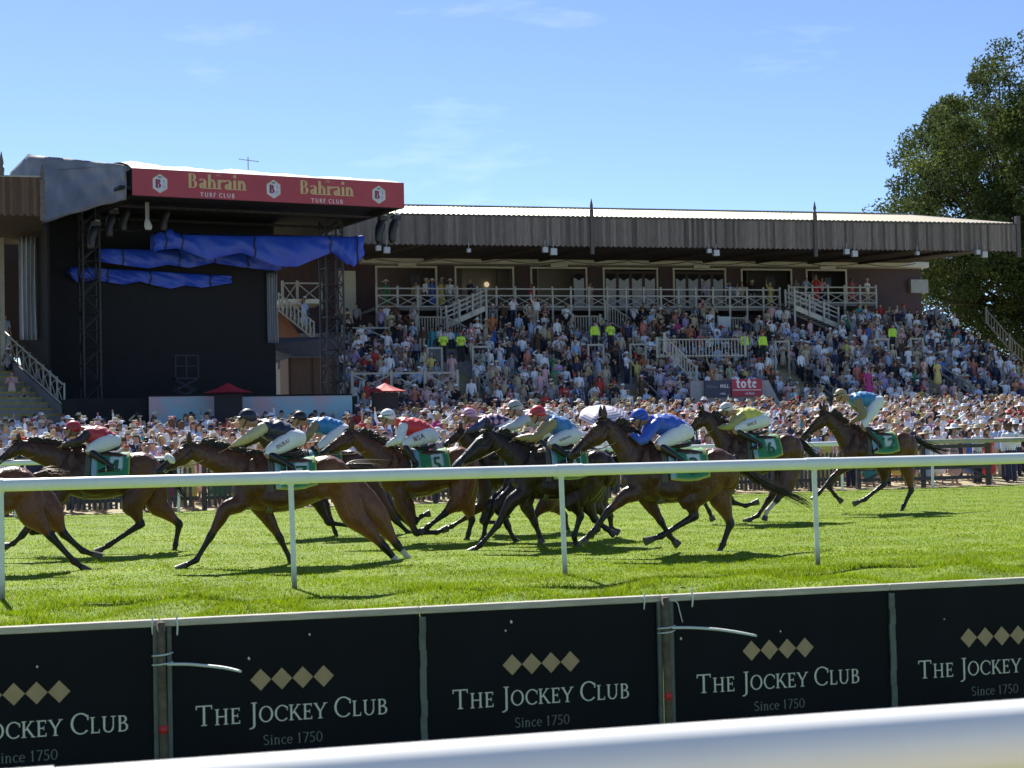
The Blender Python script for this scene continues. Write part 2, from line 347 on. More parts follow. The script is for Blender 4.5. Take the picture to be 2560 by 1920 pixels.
# thin blades let the sun through
nt = gb.node_tree; b = nt.nodes['Principled BSDF']; tr = nt.nodes.new('ShaderNodeBsdfTranslucent'); mxs = nt.nodes.new('ShaderNodeMixShader'); mxs.inputs[0].default_value = 0.55
out = nt.nodes['Material Output']; nt.links.new(b.inputs['Base Color'].links[0].from_socket, tr.inputs[0])
nt.links.new(b.outputs[0], mxs.inputs[1]); nt.links.new(tr.outputs[0], mxs.inputs[2]); nt.links.new(mxs.outputs[0], out.inputs['Surface'])
tag(grass('grass', 400000, 12.0, 20.6, 0.030, 0.0048, (0, 0), 3, (0.205, 0.305, 0.008)), 'long green grass between the dark boards and the near white rail', 'grass')
tag(grass('grass', 320000, 20.6, 42.2, 0.020, 0.0085, (0, 0), 4, (0.205, 0.305, 0.007)), 'short green turf of the race track beyond the near rail', 'grass')

# clods and divots kicked out of the turf
_r = random.Random(12); mb = MB()
for i in range(190):
    y = 17.5+abs(_r.gauss(0, 1))*5; lo, hi = y*math.tan(YAW-.305), y*math.tan(YAW+.305); x = _r.uniform(lo, hi); s_ = _r.uniform(.007, .02); z = turf_h(x, y)
    mb.col = (.06, .085, .015) if _r.random() < .7 else (.06, .05, .025)
    mb.ell((x, y, z+s_*.3), (s_*_r.uniform(.8, 2.2), s_, s_*.55), 6, 4, Matrix.Rotation(_r.uniform(0, 3), 3, 'Z'))
tag(mb.build('turf_clods', gb if False else mat('clod', attr=True, rough=.95, var=.3, scale=20)), 'small dark clods and divots scattered on the green turf', 'divots', kind='stuff')

# ================================================================ running rails
WHT = mat('white_plastic', (0.86, 0.86, 0.83), 0.35, var=0.06, scale=3)
DIRT = mat('weathered_plastic', attr=True, rough=0.45, var=0.1, scale=5)
def near_rail():
    root = empty('running_rail', (0, 19.7, 0)); tag(root, 'near white plastic running rail crossing in front of the galloping horses', 'rail')
    v = 19.7; zt = 1.365; R = 0.072
    joints = [-6.4, -3.3, -0.55, 2.9, 6.28, 9.62, 13.0, 16.4]
    for i in range(len(joints)-1):
        a, c = joints[i], joints[i+1]; mb = MB()
        mb.tube([(a-0.0-root.location.x, 0, zt-R), (c-0.012, 0, zt-R)], [R, R], 24, up=(0, 0, 1))
        o = mb.build('rail_tube', WHT, root, smooth=True)
        e = o.modifiers.new('e', 'EDGE_SPLIT'); e.split_angle = 0.9
        mb = MB(); mb.tube([(a-0.17, 0, zt-R), (a+0.17, 0, zt-R)], [R+0.007]*2, 24, up=(0, 0, 1)); o = mb.build('sleeve', WHT, root, smooth=True); e = o.modifiers.new('e', 'EDGE_SPLIT'); e.split_angle = 0.9
    for px, pyt, pyb, vb in ((2, 1240, 1501, 19.75), (727, 1222, 1483, 19.2), (1403, 1202, 1437, 19.9), (2035, 1182, 1409, 19.85)):
        t = atv(px, pyt, 19.7); bt = atv(px+ (10 if px > 100 else 4), pyb, 19.7); bt.z = min(bt.z, 0.0)-0.02
        mb = MB(); N = 18; rows = []
        for i in range(N+1):
            f = i/N; q = Vector(bt).lerp(Vector((t.x, 19.7, zt-R*1.4)), f); rows.append(q)
        for k in range(1):
            A = [tuple(q-Vector((0, 19.7, 0))) for q in rows]
            mb.loft([(*p, 0.032, 0.032) for p in A], 14, 0, (0, 1, 0), dome=False)
        cs = []
        for q in mb.v:
            f = max(0, min(1, (0.30-q[2])/0.28)); f = f**1.2; cs.append((0.78*(1-f)+0.16*f, 0.79*(1-f)+0.145*f, 0.74*(1-f)+0.10*f))
        mb.c = cs; o = mb.build('rail_post', DIRT, root, smooth=True)
        mb = MB(); mb.tube([(t.x-0.0, 0, zt-R*1.6-0.05), (t.x, 0, zt-R*1.6+0.02)], [0.040]*2, 14); mb.build('post_socket', WHT, root, smooth=True)
near_rail()
def far_rail():
    v = 41.9; zt = 1.37; R = 0.065; root = empty('running_rail', (0, v, 0)); tag(root, 'far white running rail in front of the standing crowd, bent posts under it', 'rail')
    xs = [-6+3.55*i for i in range(11)]
    brk = 22.3
    for i in range(len(xs)-1):
        mb = MB(); mb.tube([(xs[i], 0, zt-R), (xs[i+1]-0.02, 0, zt-R)], [R]*2, 14); mb.build('rail_tube', WHT if xs[i] < brk else mat('old_plastic', (0.42, 0.38, 0.28), 0.5), root, smooth=True)
    for px in (2333, 2107, 448, 1180, 40, 800, 1500, 1790):
        x = atv(px, 1200, v).x; mb = MB(); mb.tube([(x-0.02, 0, -0.05), (x-0.01, 0, 0.8), (x, 0.05, 1.12), (x+0.12, 0.0, zt-R)], [0.036]*4, 10, smooth=4); mb.build('rail_post', WHT, root, smooth=True)
far_rail()
def front_rail():
    v = 2.7; zt = 1.25; R = 0.062; root = empty('spectator_rail', (0, v, 0)); tag(root, 'thick white rail out of focus along the bottom edge, nearest of all', 'rail')
    mb = MB(); mb.tube([(0.02, 0, zt-R), (3.2, 0, zt-R)], [R]*2, 32); o = mb.build('rail_tube', WHT, root, smooth=True); e = o.modifiers.new('e', 'EDGE_SPLIT'); e.split_angle = 0.9
    mb = MB(); mb.tube([(-2.2, 0, zt-R), (0.018, 0, zt-R)], [R+0.003]*2, 32); o = mb.build('rail_tube', WHT, root, smooth=True); e = o.modifiers.new('e', 'EDGE_SPLIT'); e.split_angle = 0.9
    for x in (-1.6, 1.1, 2.9):
        mb = MB(); mb.tube([(x, 0.03, -0.05), (x, 0.03, zt-R)], [0.045]*2, 16); mb.build('rail_post', WHT, root, smooth=True)
front_rail()

# ================================================================ advertising boards
HV = 8.5
NAVY = mat('navy_board', (0.0045, 0.006, 0.011), 0.55, var=0.35, scale=2.5, bump=0.05, bscale=9, spec=0.12)
GOLD = mat('dull_gold_paint', (0.36, 0.255, 0.135), 0.55, var=0.12, scale=8)
CREAM = mat('pale_lettering', (0.64, 0.63, 0.52), 0.5, var=0.08)
DIM = mat('dim_lettering', (0.17, 0.19, 0.17), 0.5, var=0.1)
WOOD = mat('weathered_batten', (0.44, 0.41, 0.35), 0.8, var=0.3, scale=4, stretch=(1, 8, 8), bump=0.3)
ALU = mat('painted_strip', (0.10, 0.12, 0.105), 0.6, var=0.5, scale=9)
RUST = mat('rusty_post', (0.115, 0.092, 0.058), 0.85, var=0.6, scale=14, bump=0.5)
def board(px0, px1, lab, marks):
    a = atv(px0, 1562-0.0465*px0, HV); c = atv(px1, 1562-0.0465*px1, HV); ztop = 0.865; W = c.x-a.x
    root = empty('advertising_board', ((a.x+c.x)/2, HV, 0)); tag(root, lab, 'advertising board', 'dark advertising boards along the fence')
    mb = MB(); mb.box(-W/2+.004, W/2-.004, 0, 0.018, 0.06, ztop-0.03); p = mb.build('panel', NAVY, root)
    mb = MB(); mb.box(-W/2+.002, W/2-.002, -0.012, 0.05, ztop-0.03, ztop+0.004); o = mb.build('top_batten', WOOD, root); bv = o.modifiers.new('b', 'BEVEL'); bv.width = 0.004
    # emblem and words, measured on the photograph's boards from their own left edge
    y = -0.001; cx = marks
    for k in range(4):
        x = cx+(-0.159+0.106*k); z = 0.545; h = 0.0525
        mb = MB(); mb.add([(x-h, y-.003, z), (x, y-.003, z-h*1.04), (x+h, y-.003, z), (x, y-.003, z+h*1.04)], [(0, 1, 2, 3)]); mb.build('diamond', GOLD, p)
    q, wd = letters('The Jockey Club', 0.105, b=0.115, t=0.062, sf=0.085, small=0.78, gap=0.03)
    put_letters('lettering', q, wd, (cx+0.005, y, 0.333), (1, 0, 0), (0, 0, 1), CREAM, p, size=0.975)
    q, wd = letters('Since 1750', 0.058, b=0.10, t=0.06, sf=0.05, gap=0.06)
    put_letters('small_lettering', q, wd, (cx+0.002, y, 0.218), (1, 0, 0), (0, 0, 1), DIM, p, size=0.305)
    # chips and scuffs
    r = random.Random(px0)
    for k in range(2):
        x = r.uniform(-W/2+.06, W/2-.06); z = r.uniform(0.6, 0.8); s_ = r.uniform(.004, .009)
        mb = MB(); mb.add([(x, -.002, z), (x+s_, -.002, z-s_*.7), (x+s_*1.6, -.002, z+s_*.5), (x+s_*.4, -.002, z+s_*1.6)], [(0, 1, 2, 3)]); mb.build('paint_chip', CREAM, p)
    return root
for px0, px1, ce, lab in ((-290, 400, 62, 'dark board cut off by the left edge, its lettering starting mid word'),
        (400, 1050, 730, 'dark club board right of the post with the first long white cable tie'),
        (1050, 1655, 1353, 'dark club board in the middle with a white scuff above its diamonds'),
        (1655, 2222, 1946, 'dark club board right of the middle one, second long cable tie on it'),
        (2222, 2770, 2485, 'dark club board cut off by the right edge, two diamonds browner than the rest')):
    a = atv(px0, 1562-0.0465*px0, HV).x; c = atv(px1, 1562-0.0465*px1, HV).x
    board(px0, px1, lab, atv(ce, 1660, HV).x-(a+c)/2)
TIE = mat('cable_tie_plastic', (0.62, 0.68, 0.66), 0.4, var=0.08); RED = mat('red_tape', (0.5, 0.03, 0.03), 0.5)
def board_post(px, lab, ties, tall=True):
    x = atv(px+4, 1545-0.0465*(px-400), HV).x; root = empty('fence_post', (x, HV, 0)); tag(root, lab, 'post', 'posts between the dark boards')
    if tall:
        mb = MB(); mb.tube([(0, -0.035, -0.1), (0, -0.035, 0.25), (-0.004, -0.035, 0.55), (-0.006, -0.035, 0.86)], [0.021]*4, 12); mb.build('rusty_pole', RUST, root, smooth=True)
        for s in (-1, 1):
            mb = MB(); mb.box(s*0.034-0.011, s*0.034+0.011, -0.022, -0.003, 0.05, 0.835); mb.build('edge_strip', ALU, root)
        mb = MB(); mb.tube([(0, -0.035, 0.315), (0, -0.035, 0.355)], [0.0225]*2, 12); mb.build('tape_band', RED, root, smooth=True)
    else:
        mb = MB()
        for i in range(9):
            z = 0.05+i*0.0855; d = 0.0025*math.sin(i*2.3+px); mb.box(-0.017+d, 0.017+d, -0.016, -0.002, z, z+0.0853)
        mb.build('edge_strip', ALU, root)
    for pts, r in ties:
        mb = MB(); mb.tube(pts, [r]*(len(pts)-1)+[r*.8], 8, smooth=4); mb.build('cable_tie', TIE, root, smooth=True)
loop = lambda z, k=1: ([(-0.05, -0.03, z-.004), (-0.02, -0.062, z), (0.02, -0.062, z+.004), (0.05, -0.03, z+.008)], 0.004*k)
board_post(400, 'rusty brown pole, leftmost, with a long white cable tie sticking out to its right', [loop(0.70), loop(0.655),
    ([(0.02, -0.06, 0.655), (0.11, -0.12, 0.658), (0.20, -0.20, 0.655), (0.28, -0.28, 0.65), (0.345, -0.36, 0.64)], 0.0075), loop(0.13), ([(0.02, -0.055, 0.135), (0.12, -0.06, 0.14), (0.24, -0.06, 0.15)], 0.004),
    ([(-0.045, -0.016, 0.885), (-0.047, -0.018, 0.84), (-0.045, -0.016, 0.80)], 0.0045), ([(0.07, -0.016, 0.89), (0.075, -0.02, 0.84), (0.073, -0.016, 0.79)], 0.005)])
board_post(1050, 'narrow paint worn strip joining two dark boards near the picture middle', [], False)
board_post(1655, 'dark pole between boards with red tape and a bent cable tie to its right', [loop(0.70), loop(0.675, .8),
    ([(0.02, -0.06, 0.70), (0.12, -0.11, 0.70), (0.22, -0.19, 0.695), (0.30, -0.27, 0.685), (0.38, -0.35, 0.67)], 0.0075), loop(0.155), ([(0.02, -0.055, 0.16), (0.1, -0.06, 0.165), (0.20, -0.06, 0.17)], 0.0045),
    ([(-0.115, -0.016, 0.885), (-0.117, -0.02, 0.84), (-0.12, -0.016, 0.80)], 0.004), ([(0.15, -0.018, 0.90), (0.158, -0.022, 0.85), (0.156, -0.016, 0.80)], 0.005), ([(0.03, -.012, .84), (0.07, -.012, .83), (0.085, -.012, .78), (0.10, -.012, .72)], .003)])
board_post(2222, 'narrow straight strip joining two dark boards, farthest right', [], False)

# ================================================================ horses
COAT = mat('horse_coat', attr=True, rough=0.36, var=0.3, scale=5, bump=0.10, bscale=45, spec=0.4)
HAIR = mat('horse_hair', attr=True, rough=0.5, var=0.2, scale=30)
# broad soft relief: muscle, vein and skin folds under the coat
nt = COAT.node_tree; b = nt.nodes['Principled BSDF']; oldn = b.inputs['Normal'].links[0].from_socket; tcn = nt.nodes.new('ShaderNodeTexCoord'); mpn = nt.nodes.new('ShaderNodeMapping'); mpn.inputs['Scale'].default_value = (1, 1, .45); mpn.inputs['Rotation'].default_value = (0, .5, 0)
n1 = nt.nodes.new('ShaderNodeTexNoise'); n1.inputs['Scale'].default_value = 9; n1.inputs['Detail'].default_value = 3; n1.inputs['Distortion'].default_value = .8; bp2 = nt.nodes.new('ShaderNodeBump'); bp2.inputs['Strength'].default_value = .55; bp2.inputs['Distance'].default_value = .06
nt.links.new(tcn.outputs['Object'], mpn.inputs[0]); nt.links.new(mpn.outputs[0], n1.inputs['Vector']); nt.links.new(n1.outputs[0], bp2.inputs['Height']); nt.links.new(oldn, bp2.inputs['Normal']); nt.links.new(bp2.outputs[0], b.inputs['Normal'])
LEATHER = mat('dark_leather', (0.03, 0.018, 0.012), 0.45, var=0.2, scale=20); TAN = mat('tan_strap', (0.30, 0.19, 0.09), 0.5, var=0.2, scale=20)
CLOTHM = mat('number_cloth', attr=True, rough=0.7, var=0.12, scale=14, bump=0.25, bscale=25)
WHITE = mat('white_cloth', (0.75, 0.76, 0.78), 0.7, var=0.06, scale=10)
GLOSSBLK = mat('glossy_black', (0.008, 0.007, 0.006), 0.15)
HOOF = mat('hoof_horn', (0.05, 0.045, 0.04), 0.45, var=0.3, scale=20)
# trunk sections: x back from the chest, top, bottom, half width  (withers x=.15, croup x=1.0)
TS = np.array([(-.30, 1.24, 1.03, .10), (-.24, 1.33, .95, .16), (-.12, 1.45, .87, .215), (.03, 1.56, .82, .245), (.15, 1.61, .795, .26), (.30, 1.575, .79, .285),
    (.50, 1.535, .81, .30), (.68, 1.535, .86, .295), (.84, 1.565, .925, .28), (1.0, 1.59, .99, .275), (1.12, 1.57, 1.02, .26), (1.24, 1.50, 1.05, .22), (1.34, 1.38, 1.10, .14)])
def horse(name, label, v, wi, cr_, poll, muz, fore, hind, tail, T, coat=(0.055, 0.022, 0.011), dark=(0.012, 0.008, 0.006), k=1.0, belly=0.0, num='1', socks=(), cloth=True, noseband=False, tailcol=None, gallop=0, blaze=False, number_side=True):
    """v: distance across the track; the joint lists are photograph points carried to that plane (T converts them)"""
    def P(p, off=0.0): q = T(p); return atv(q[0], q[1], v+off)
    Wv, Cv = P(wi), P(cr_); mid = (Wv+Cv)/2; ang = math.atan2(Cv.z-Wv.z, Cv.x-Wv.x) - math.atan2(-0.02, 0.85)
    ca, sa = math.cos(ang)*k, math.sin(ang)*k
    root = empty(name, (mid.x, v, 0)); tag(root, label, 'horse', 'racehorses galloping past the rail')
    O = Vector((mid.x, v, 0))
    def L(x, z, y=0.0):                     # template -> local
        dx, dz = x-0.575, z-1.60
        return Vector((ca*dx-sa*dz, y*k, mid.z+sa*dx+ca*dz))
    loc = lambda p, off=0.0: P(p, off)-O
    mb = MB()
    # trunk
    rs = []
    for x, zt, zb, hw in catmull(TS, 3):
        c = (zt+zb)/2; h = (zt-zb)/2; rg = []
        for j in range(20):
            a = 2*math.pi*j/20; sx = math.sin(a); cz = math.cos(a)
            wdt = hw*(1.0+0.06*(-cz)) * (abs(sx)**0.9)*(1 if sx >= 0 else -1)
            rg.append(L(x, c+h*cz - belly*max(0, -cz)*(1 if .2 < x < .9 else .3), wdt))
        rs.append(rg)
    mb.rings(rs)
    # withers, loins, croup, breast and shoulder masses
    E = lambda x, z, y, r: mb.ell(L(x, z, y), tuple(q*k for q in r), 12, 8, Matrix.Rotation(-ang, 3, 'Y'))
    E(.10, 1.50, 0, (.20, .07, .13))
    for s in (-1, 1):
        E(-.10, 1.16, s*.15, (.13, .10, .24)); E(1.00, 1.40, s*.15, (.20, .13, .17)); E(1.16, 1.27, s*.14, (.15, .125, .25)); E(1.27, 1.22, s*.08, (.10, .09, .22)); E(.90, 1.12, s*.17, (.13, .10, .15)); E(-.22, 1.10, s*.08, (.10, .09, .13)); E(.03, 1.16, s*.20, (.13, .085, .13)); E(-.06, 1.36, s*.17, (.07, .06, .19)); E(.30, 1.02, s*.20, (.26, .09, .16)); E(.62, 1.06, s*.20, (.24, .08, .12)); E(.55, 1.50, s*.10, (.40, .09, .05))
    # neck
    pl, mz = loc(poll), loc(muz); ax = (mz-pl); hl = ax.length; ax.normalize(); tp = Vector((ax.z, 0, -ax.x))
    if tp.z < 0 and tp.x > 0: tp = -tp
    n0, n1 = L(-.02, 1.24), L(-.10, 1.33); nE = pl - tp*0.10*k + ax*0.02
    ndir = (nE-n1).normalized()
    m1 = n1.lerp(nE, 0.42); m2 = n1.lerp(nE, 0.74); up_ = Vector((-ndir.z, 0, ndir.x)); up_ = up_ if up_.z > 0 else -up_
    m1 += up_*0.02*k
    mb.loft([(*n0, .30*k, .17*k), (*n1, .27*k, .145*k), (*m1, .20*k, .105*k), (*m2, .155*k, .085*k), (*nE, .125*k, .082*k)], 16, 4, (0, 1, 0))
    # head
    hk = min(max(hl/0.60, .8), 1.15)*k*0.98
    rows = []
    for t, a_, b_, h_ in ((0, .05, .13, .075), (.10, .07, .175, .092), (.2, .072, .185, .098), (.31, .064, .135, .078), (.43, .052, .095, .058), (.53, .055, .088, .058), (.595, .045, .072, .05)):
        c = pl + ax*(t*hl/0.60) + tp*((a_-b_)/2*hk); rows.append((*c, (a_+b_)/2*hk, h_*hk))
    mb.loft(rows, 14, 3, (0, 1, 0))
    for s in (-1, 1):
        mb.ell(pl+ax*(.17*hl/.6)-tp*.085*hk+Vector((0, s*.055*hk, 0)), (.095*hk, .05*hk, .09*hk)); mb.ell(pl+ax*(.155*hl/.6)+tp*.03*hk+Vector((0, s*.075*hk, 0)), (.05*hk, .03*hk, .035*hk))
        e0 = pl+tp*.03*hk+Vector((0, s*.05*hk, 0)); ed = (tp*0.75-ax*0.65).normalized()
        mb.loft([(*e0, .035*hk, .022*hk), (*(e0+ed*.07*hk+Vector((0, s*.02, 0))), .042*hk, .020*hk), (*(e0+ed*.17*hk+Vector((0, s*.02, 0))), .010, .008)], 8, 2, (0, 1, 0))
    # legs
    low = []; feet = []
    for i, lg in enumerate(fore):
        if lg is None: continue
        off = lg[0]*k; el, kn, fe, to = [loc(p, off) for p in lg[1:5]]
        sh = L(-.12, 1.18, 0); sh.y = off*.9; d = (to-fe).normalized(); co = fe.lerp(to, .55)
        e2 = L(-.02, 1.02, 0); e2.y = off; e2 = e2.lerp(el, .45)
        mb.loft([(*sh, .17*k, .10*k), (*e2, .135*k, .095*k), (*el, .112*k, .088*k), (*el.lerp(kn, .35), .090*k, .072*k), (*el.lerp(kn, .75), .060*k, .053*k), (*kn, .060*k, .053*k), (*kn.lerp(fe, .18), .048*k, .042*k), (*kn.lerp(fe, .55), .039*k, .033*k), (*kn.lerp(fe, .85), .041*k, .036*k), (*fe, .051*k, .044*k), (*fe.lerp(to, .3), .040*k, .036*k), (*co, .042*k, .040*k), (*to, .05*k, .050*k)], 12, 3, (0, 1, 0))
        low.append((kn.lerp(el, .25), kn, fe, to)); feet.append((co, to, d, ('f', i) in socks))
    for i, lg in enumerate(hind):
        if lg is None: continue
        off = lg[0]*k; st, hk_, fe, to = [loc(p, off) for p in lg[1:5]]
        hp = L(1.03, 1.34, 0); hp.y = off*.85; d = (to-fe).normalized(); co = fe.lerp(to, .55)
        s1 = hp.lerp(st, .5) + Vector((.06*k, 0, 0))
        mb.loft([(*hp, .23*k, .12*k), (*s1, .225*k, .125*k), (*st, .185*k, .120*k), (*st.lerp(hk_, .4), .125*k, .088*k), (*st.lerp(hk_, .78), .072*k, .052*k), (*hk_, .068*k, .052*k), (*hk_.lerp(fe, .2), .054*k, .043*k), (*hk_.lerp(fe, .55), .043*k, .035*k), (*hk_.lerp(fe, .86), .044*k, .037*k), (*fe, .053*k, .045*k), (*fe.lerp(to, .3), .041*k, .037*k), (*co, .042*k, .040*k), (*to, .05*k, .050*k)], 12, 3, (0, 1, 0))
        tpv = (hk_-st).normalized(); bk = (hk_-fe).normalized(); mb.ell(hk_+(tpv+bk)*.035*k, (.035*k, .03*k, .035*k))
        low.append((hk_.lerp(st, .22), hk_, fe, to)); feet.append((co, to, d, ('h', i) in socks))
    cc, cd = np.array(coat), np.array(dark)
    def color(V):
        W = np.zeros(len(V)); So = np.zeros(len(V))
        def segd(a, c):
            a = np.array(a); c = np.array(c); d = c-a; t = np.clip(((V-a)@d)/max(d@d, 1e-9), 0, 1); return np.linalg.norm(V-a-t[:, None]*d, axis=1), t
        for (u_, j1, f_, t_), ft in zip(low, feet):
            d0, tt = segd(u_, j1); W = np.maximum(W, np.clip((0.10-d0)/.03, 0, 1)*np.clip(tt*1.6, 0, 1))
            for a, c in ((j1, f_), (f_, t_)): d0, _ = segd(a, c); W = np.maximum(W, np.clip((0.085-d0)/.02, 0, 1))
            if ft[3]:
                d0, tt = segd(Vector(j1).lerp(f_, .5), Vector(f_).lerp(t_, .7)); So = np.maximum(So, np.clip((.085-d0)/.015, 0, 1))
        d0, _ = segd(mz, mz-ax*.16); W = np.maximum(W, np.clip((.13-d0)/.07, 0, 1)*.85)
        d0, _ = segd(pl, pl); W = np.maximum(W, np.clip((.22-d0)/.15, 0, 1)*.5)
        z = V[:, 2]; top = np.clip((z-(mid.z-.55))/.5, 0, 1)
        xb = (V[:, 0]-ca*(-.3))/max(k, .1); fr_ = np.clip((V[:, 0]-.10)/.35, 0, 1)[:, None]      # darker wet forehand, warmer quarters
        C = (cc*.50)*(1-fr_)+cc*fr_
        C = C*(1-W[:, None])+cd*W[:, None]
        C = C*(1-So[:, None])+np.array([.55, .50, .45])*So[:, None]
        if blaze:
            d0, tt = segd(pl+tp*.075*hk+ax*.16, mz+tp*.06*hk-ax*.05); C = np.where((d0 < .055)[:, None], np.array([.55, .52, .48]), C)
        return C
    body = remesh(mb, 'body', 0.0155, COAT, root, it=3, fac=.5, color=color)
    # eyes, nostrils, hooves
    for s in (-1, 1):
        q = MB(); q.ell(pl+ax*(.175*hl/.6)+tp*.025*hk+Vector((0, s*.093*hk, 0)), (.020, .012, .016), 10, 6); q.build('eye', GLOSSBLK, root, smooth=True)
        q = MB(); q.ell(mz-ax*.03-tp*.0*hk+Vector((0, s*.047*hk, 0)), (.018, .012, .022), 8, 5); q.build('nostril', GLOSSBLK, root, smooth=True)
    for co, to, d, so in feet:
        q = MB(); dd = (to-co).normalized(); sd = Vector((0, 1, 0)); q.loft([(*(co+dd*.01), .047*k, .045*k), (*(to+dd*.0), .058*k, .054*k), (*(to+dd*.035), .064*k, .058*k)], 14, 0, (0, 1, 0), dome=False); q.build('hoof', HOOF, root, smooth=False)
    # mane
    r = random.Random(name+label); q = MB(); base_ = []
    w0 = L(.06, 1.60)
    for i in range(56):
        f = i/55; c = pl.lerp(w0, f)+up_*(0.02-.05*abs(f-.5)*0); 
        ctr = nE.lerp(n1, f); rad = (.125+(.27-.125)*f)*k; c = ctr+up_*rad*(.98 if f < .6 else .9)
        if f > .75: c = c.lerp(w0, (f-.75)*2)
        ln = r.uniform(.10, .2)*k; d = (Vector((.9, 0, .15+r.uniform(-.2, .5)))).normalized(); sd = r.uniform(-.05, .03)
        p0 = c+Vector((0, r.uniform(-.02, .02), -.03)); p1 = c+d*ln*.5+Vector((0, sd*.5, .015)); p2 = c+d*ln+Vector((0, sd, -ln*.35))
        sh = r.uniform(.6, 1.8); q.col = tuple(np.array(dark)*sh*1.3)
        q.loft([(*p0, .022, .010), (*p1, .018, .008), (*p2, .003, .002)], 5, 3, (0, 1, 0), dome=False)
    q.build('mane', HAIR, root, smooth=True); q = MB()
    for i in range(7):
        p0 = pl+tp*.06*hk+Vector((0, r.uniform(-.03, .03), 0)); p1 = p0+ax*r.uniform(.05, .1)+tp*.03; q.col = tuple(np.array(dark)*r.uniform(.8, 1.6)); q.loft([(*p0, .014, .012), (*p1, .010, .008), (*(p1+ax*.05+Vector((.03, 0, .01))), .002, .002)], 5, 2, (0, 1, 0), dome=False)
    q.build('forelock', HAIR, root, smooth=True)
    # tail
    if tail:
        q = MB(); tl = [loc(p) for p in tail]; dk = L(1.29, 1.43); sh_ = L(1.34, 1.44)-tl[0]; tl = [dk]+[p_+sh_*max(0, 1-i_/len(tl)) for i_, p_ in enumerate(tl)]; A = catmull([tuple(p) for p in tl], 5); n = len(A); tc_ = np.array(tailcol or dark)
        q.col = tuple(tc_); q.loft([(*Vector(A[0]), .040*k, .040*k), (*Vector(A[4]), .040*k, .038*k), (*Vector(A[9]), .026, .026), (*Vector(A[12 if n > 12 else -1]), .010, .010)], 8, 2, (0, 1, 0))
        for i in range(70):
            s0 = int(r.uniform(0, n*.35)); e_ = int(n*r.uniform(.7, 1.0)); ph = r.uniform(0, 6.28); rad = abs(r.gauss(0, .032)); aa = r.uniform(0, 6.28); rows = []
            m_ = max(4, e_-s0)
            for jj in range(m_):
                j = s0+jj
                if j >= n: break
                f = j/(n-1); sp = rad*(.30+2.6*f*(1-.30*f)); c = Vector(A[j])+Vector((math.cos(aa)*sp*.5, math.sin(aa)*sp*.8, math.cos(aa+ph)*sp+.02*math.sin(f*7+ph)*f))
                rows.append((*c, max(.002, .010*(1-jj/m_)), max(.002, .010*(1-jj/m_))))
            q.col = tuple(tc_*r.uniform(.7, 2.2))
            if len(rows) > 3: q.loft(rows, 4, 0, (0, 1, 0), dome=False)
        q.build('tail', HAIR, root, smooth=True)
    # tack: cloth, girth, saddle, bridle, reins
    TSc = catmull(TS, 6)
    def surf(x, a, off):
        i = int(np.argmin(abs(TSc[:, 0]-x))); _, zt, zb, hw = TSc[i]; c = (zt+zb)/2; h = (zt-zb)/2; sx = math.sin(a); cz = math.cos(a)
        wdt = (hw*(1.0-.06*cz)+off)*(abs(sx)**.9)*(1 if sx >= 0 else -1); return L(x, c+(h+off)*cz-belly*max(0, -cz), wdt)
    if cloth:
        q = MB(); nx, na = 18, 30; x0, x1 = .24, .82; V = []; cs = []
        for i in range(nx+1):
            for j in range(na+1):
                x = x0+(x1-x0)*i/nx; a = math.radians(-98+196*j/na); wr = .006*math.sin(i*1.7+j*.9)+.010*math.sin(i*.6-j*.5)*abs(math.sin(a))
                lowr = max(0, abs(a)-1.3)*.10
                V.append(surf(x+lowr*.15, a, .022+wr*.7+lowr))
                e = min(j, na-j); g = (.032, .225, .10)
                if i >= nx or e == 0: g = (.55, .56, .08)
                elif i <= 2: g = (.25, .42, .52)
                elif i in (9, 10, 11, 12, 13, 14) and 4 <= e <= 9: g = (.60, .66, .62)
                cs.append(g)
        q.add(V, [(i*(na+1)+j, i*(na+1)+j+1, (i+1)*(na+1)+j+1, (i+1)*(na+1)+j) for i in range(nx) for j in range(na)]); q.c = cs
        o = q.build('saddle_cloth', CLOTHM, root, smooth=True); sm = o.modifiers.new('s', 'SOLIDIFY'); sm.thickness = .008; sm.offset = 1
        # the number, wrapped on the near side
        qs, wd = letters(num, .26, b=.2, t=.13, sf=0); q = MB()
        for kk, qd in enumerate(qs):
            pts = []
            for px, pz in qd:
                xx = .61+(px-wd/2); a = -math.radians(73)+ (pz-.10)/.36
                pts.append(surf(xx, a, .036+.0004*kk))
            q.add(pts, [(0, 1, 2, 3)])
        q.build('number', mat('number_green', (.015, .12, .05), .6, var=.1), root)
    for gx in (.17, .21):
        q = MB(); q.rings([[surf(gx+dx, math.radians(-180+360*j/24), oo) for dx, oo in ((-.022, .008), (.022, .008))] for j in range(25)], cap=False, closed=False); o = q.build('girth', mat('girth_web', (.10, .10, .09), .7), root, smooth=True); sm = o.modifiers.new('s', 'SOLIDIFY'); sm.thickness = .008
    q = MB()
    sd_ = [(-.02 + .36, 1.625, .05), (.30, 1.60, .10), (.42, 1.575, .12), (.58, 1.60, .12), (.64, 1.625, .08)]
    q.loft([(*L(x, z+.01), .03*k, w_*k) for x, z, w_ in sd_], 12, 3, (0, 1, 0)); q.build('saddle', LEATHER, root, smooth=True)
    # bridle straps
    q = MB()
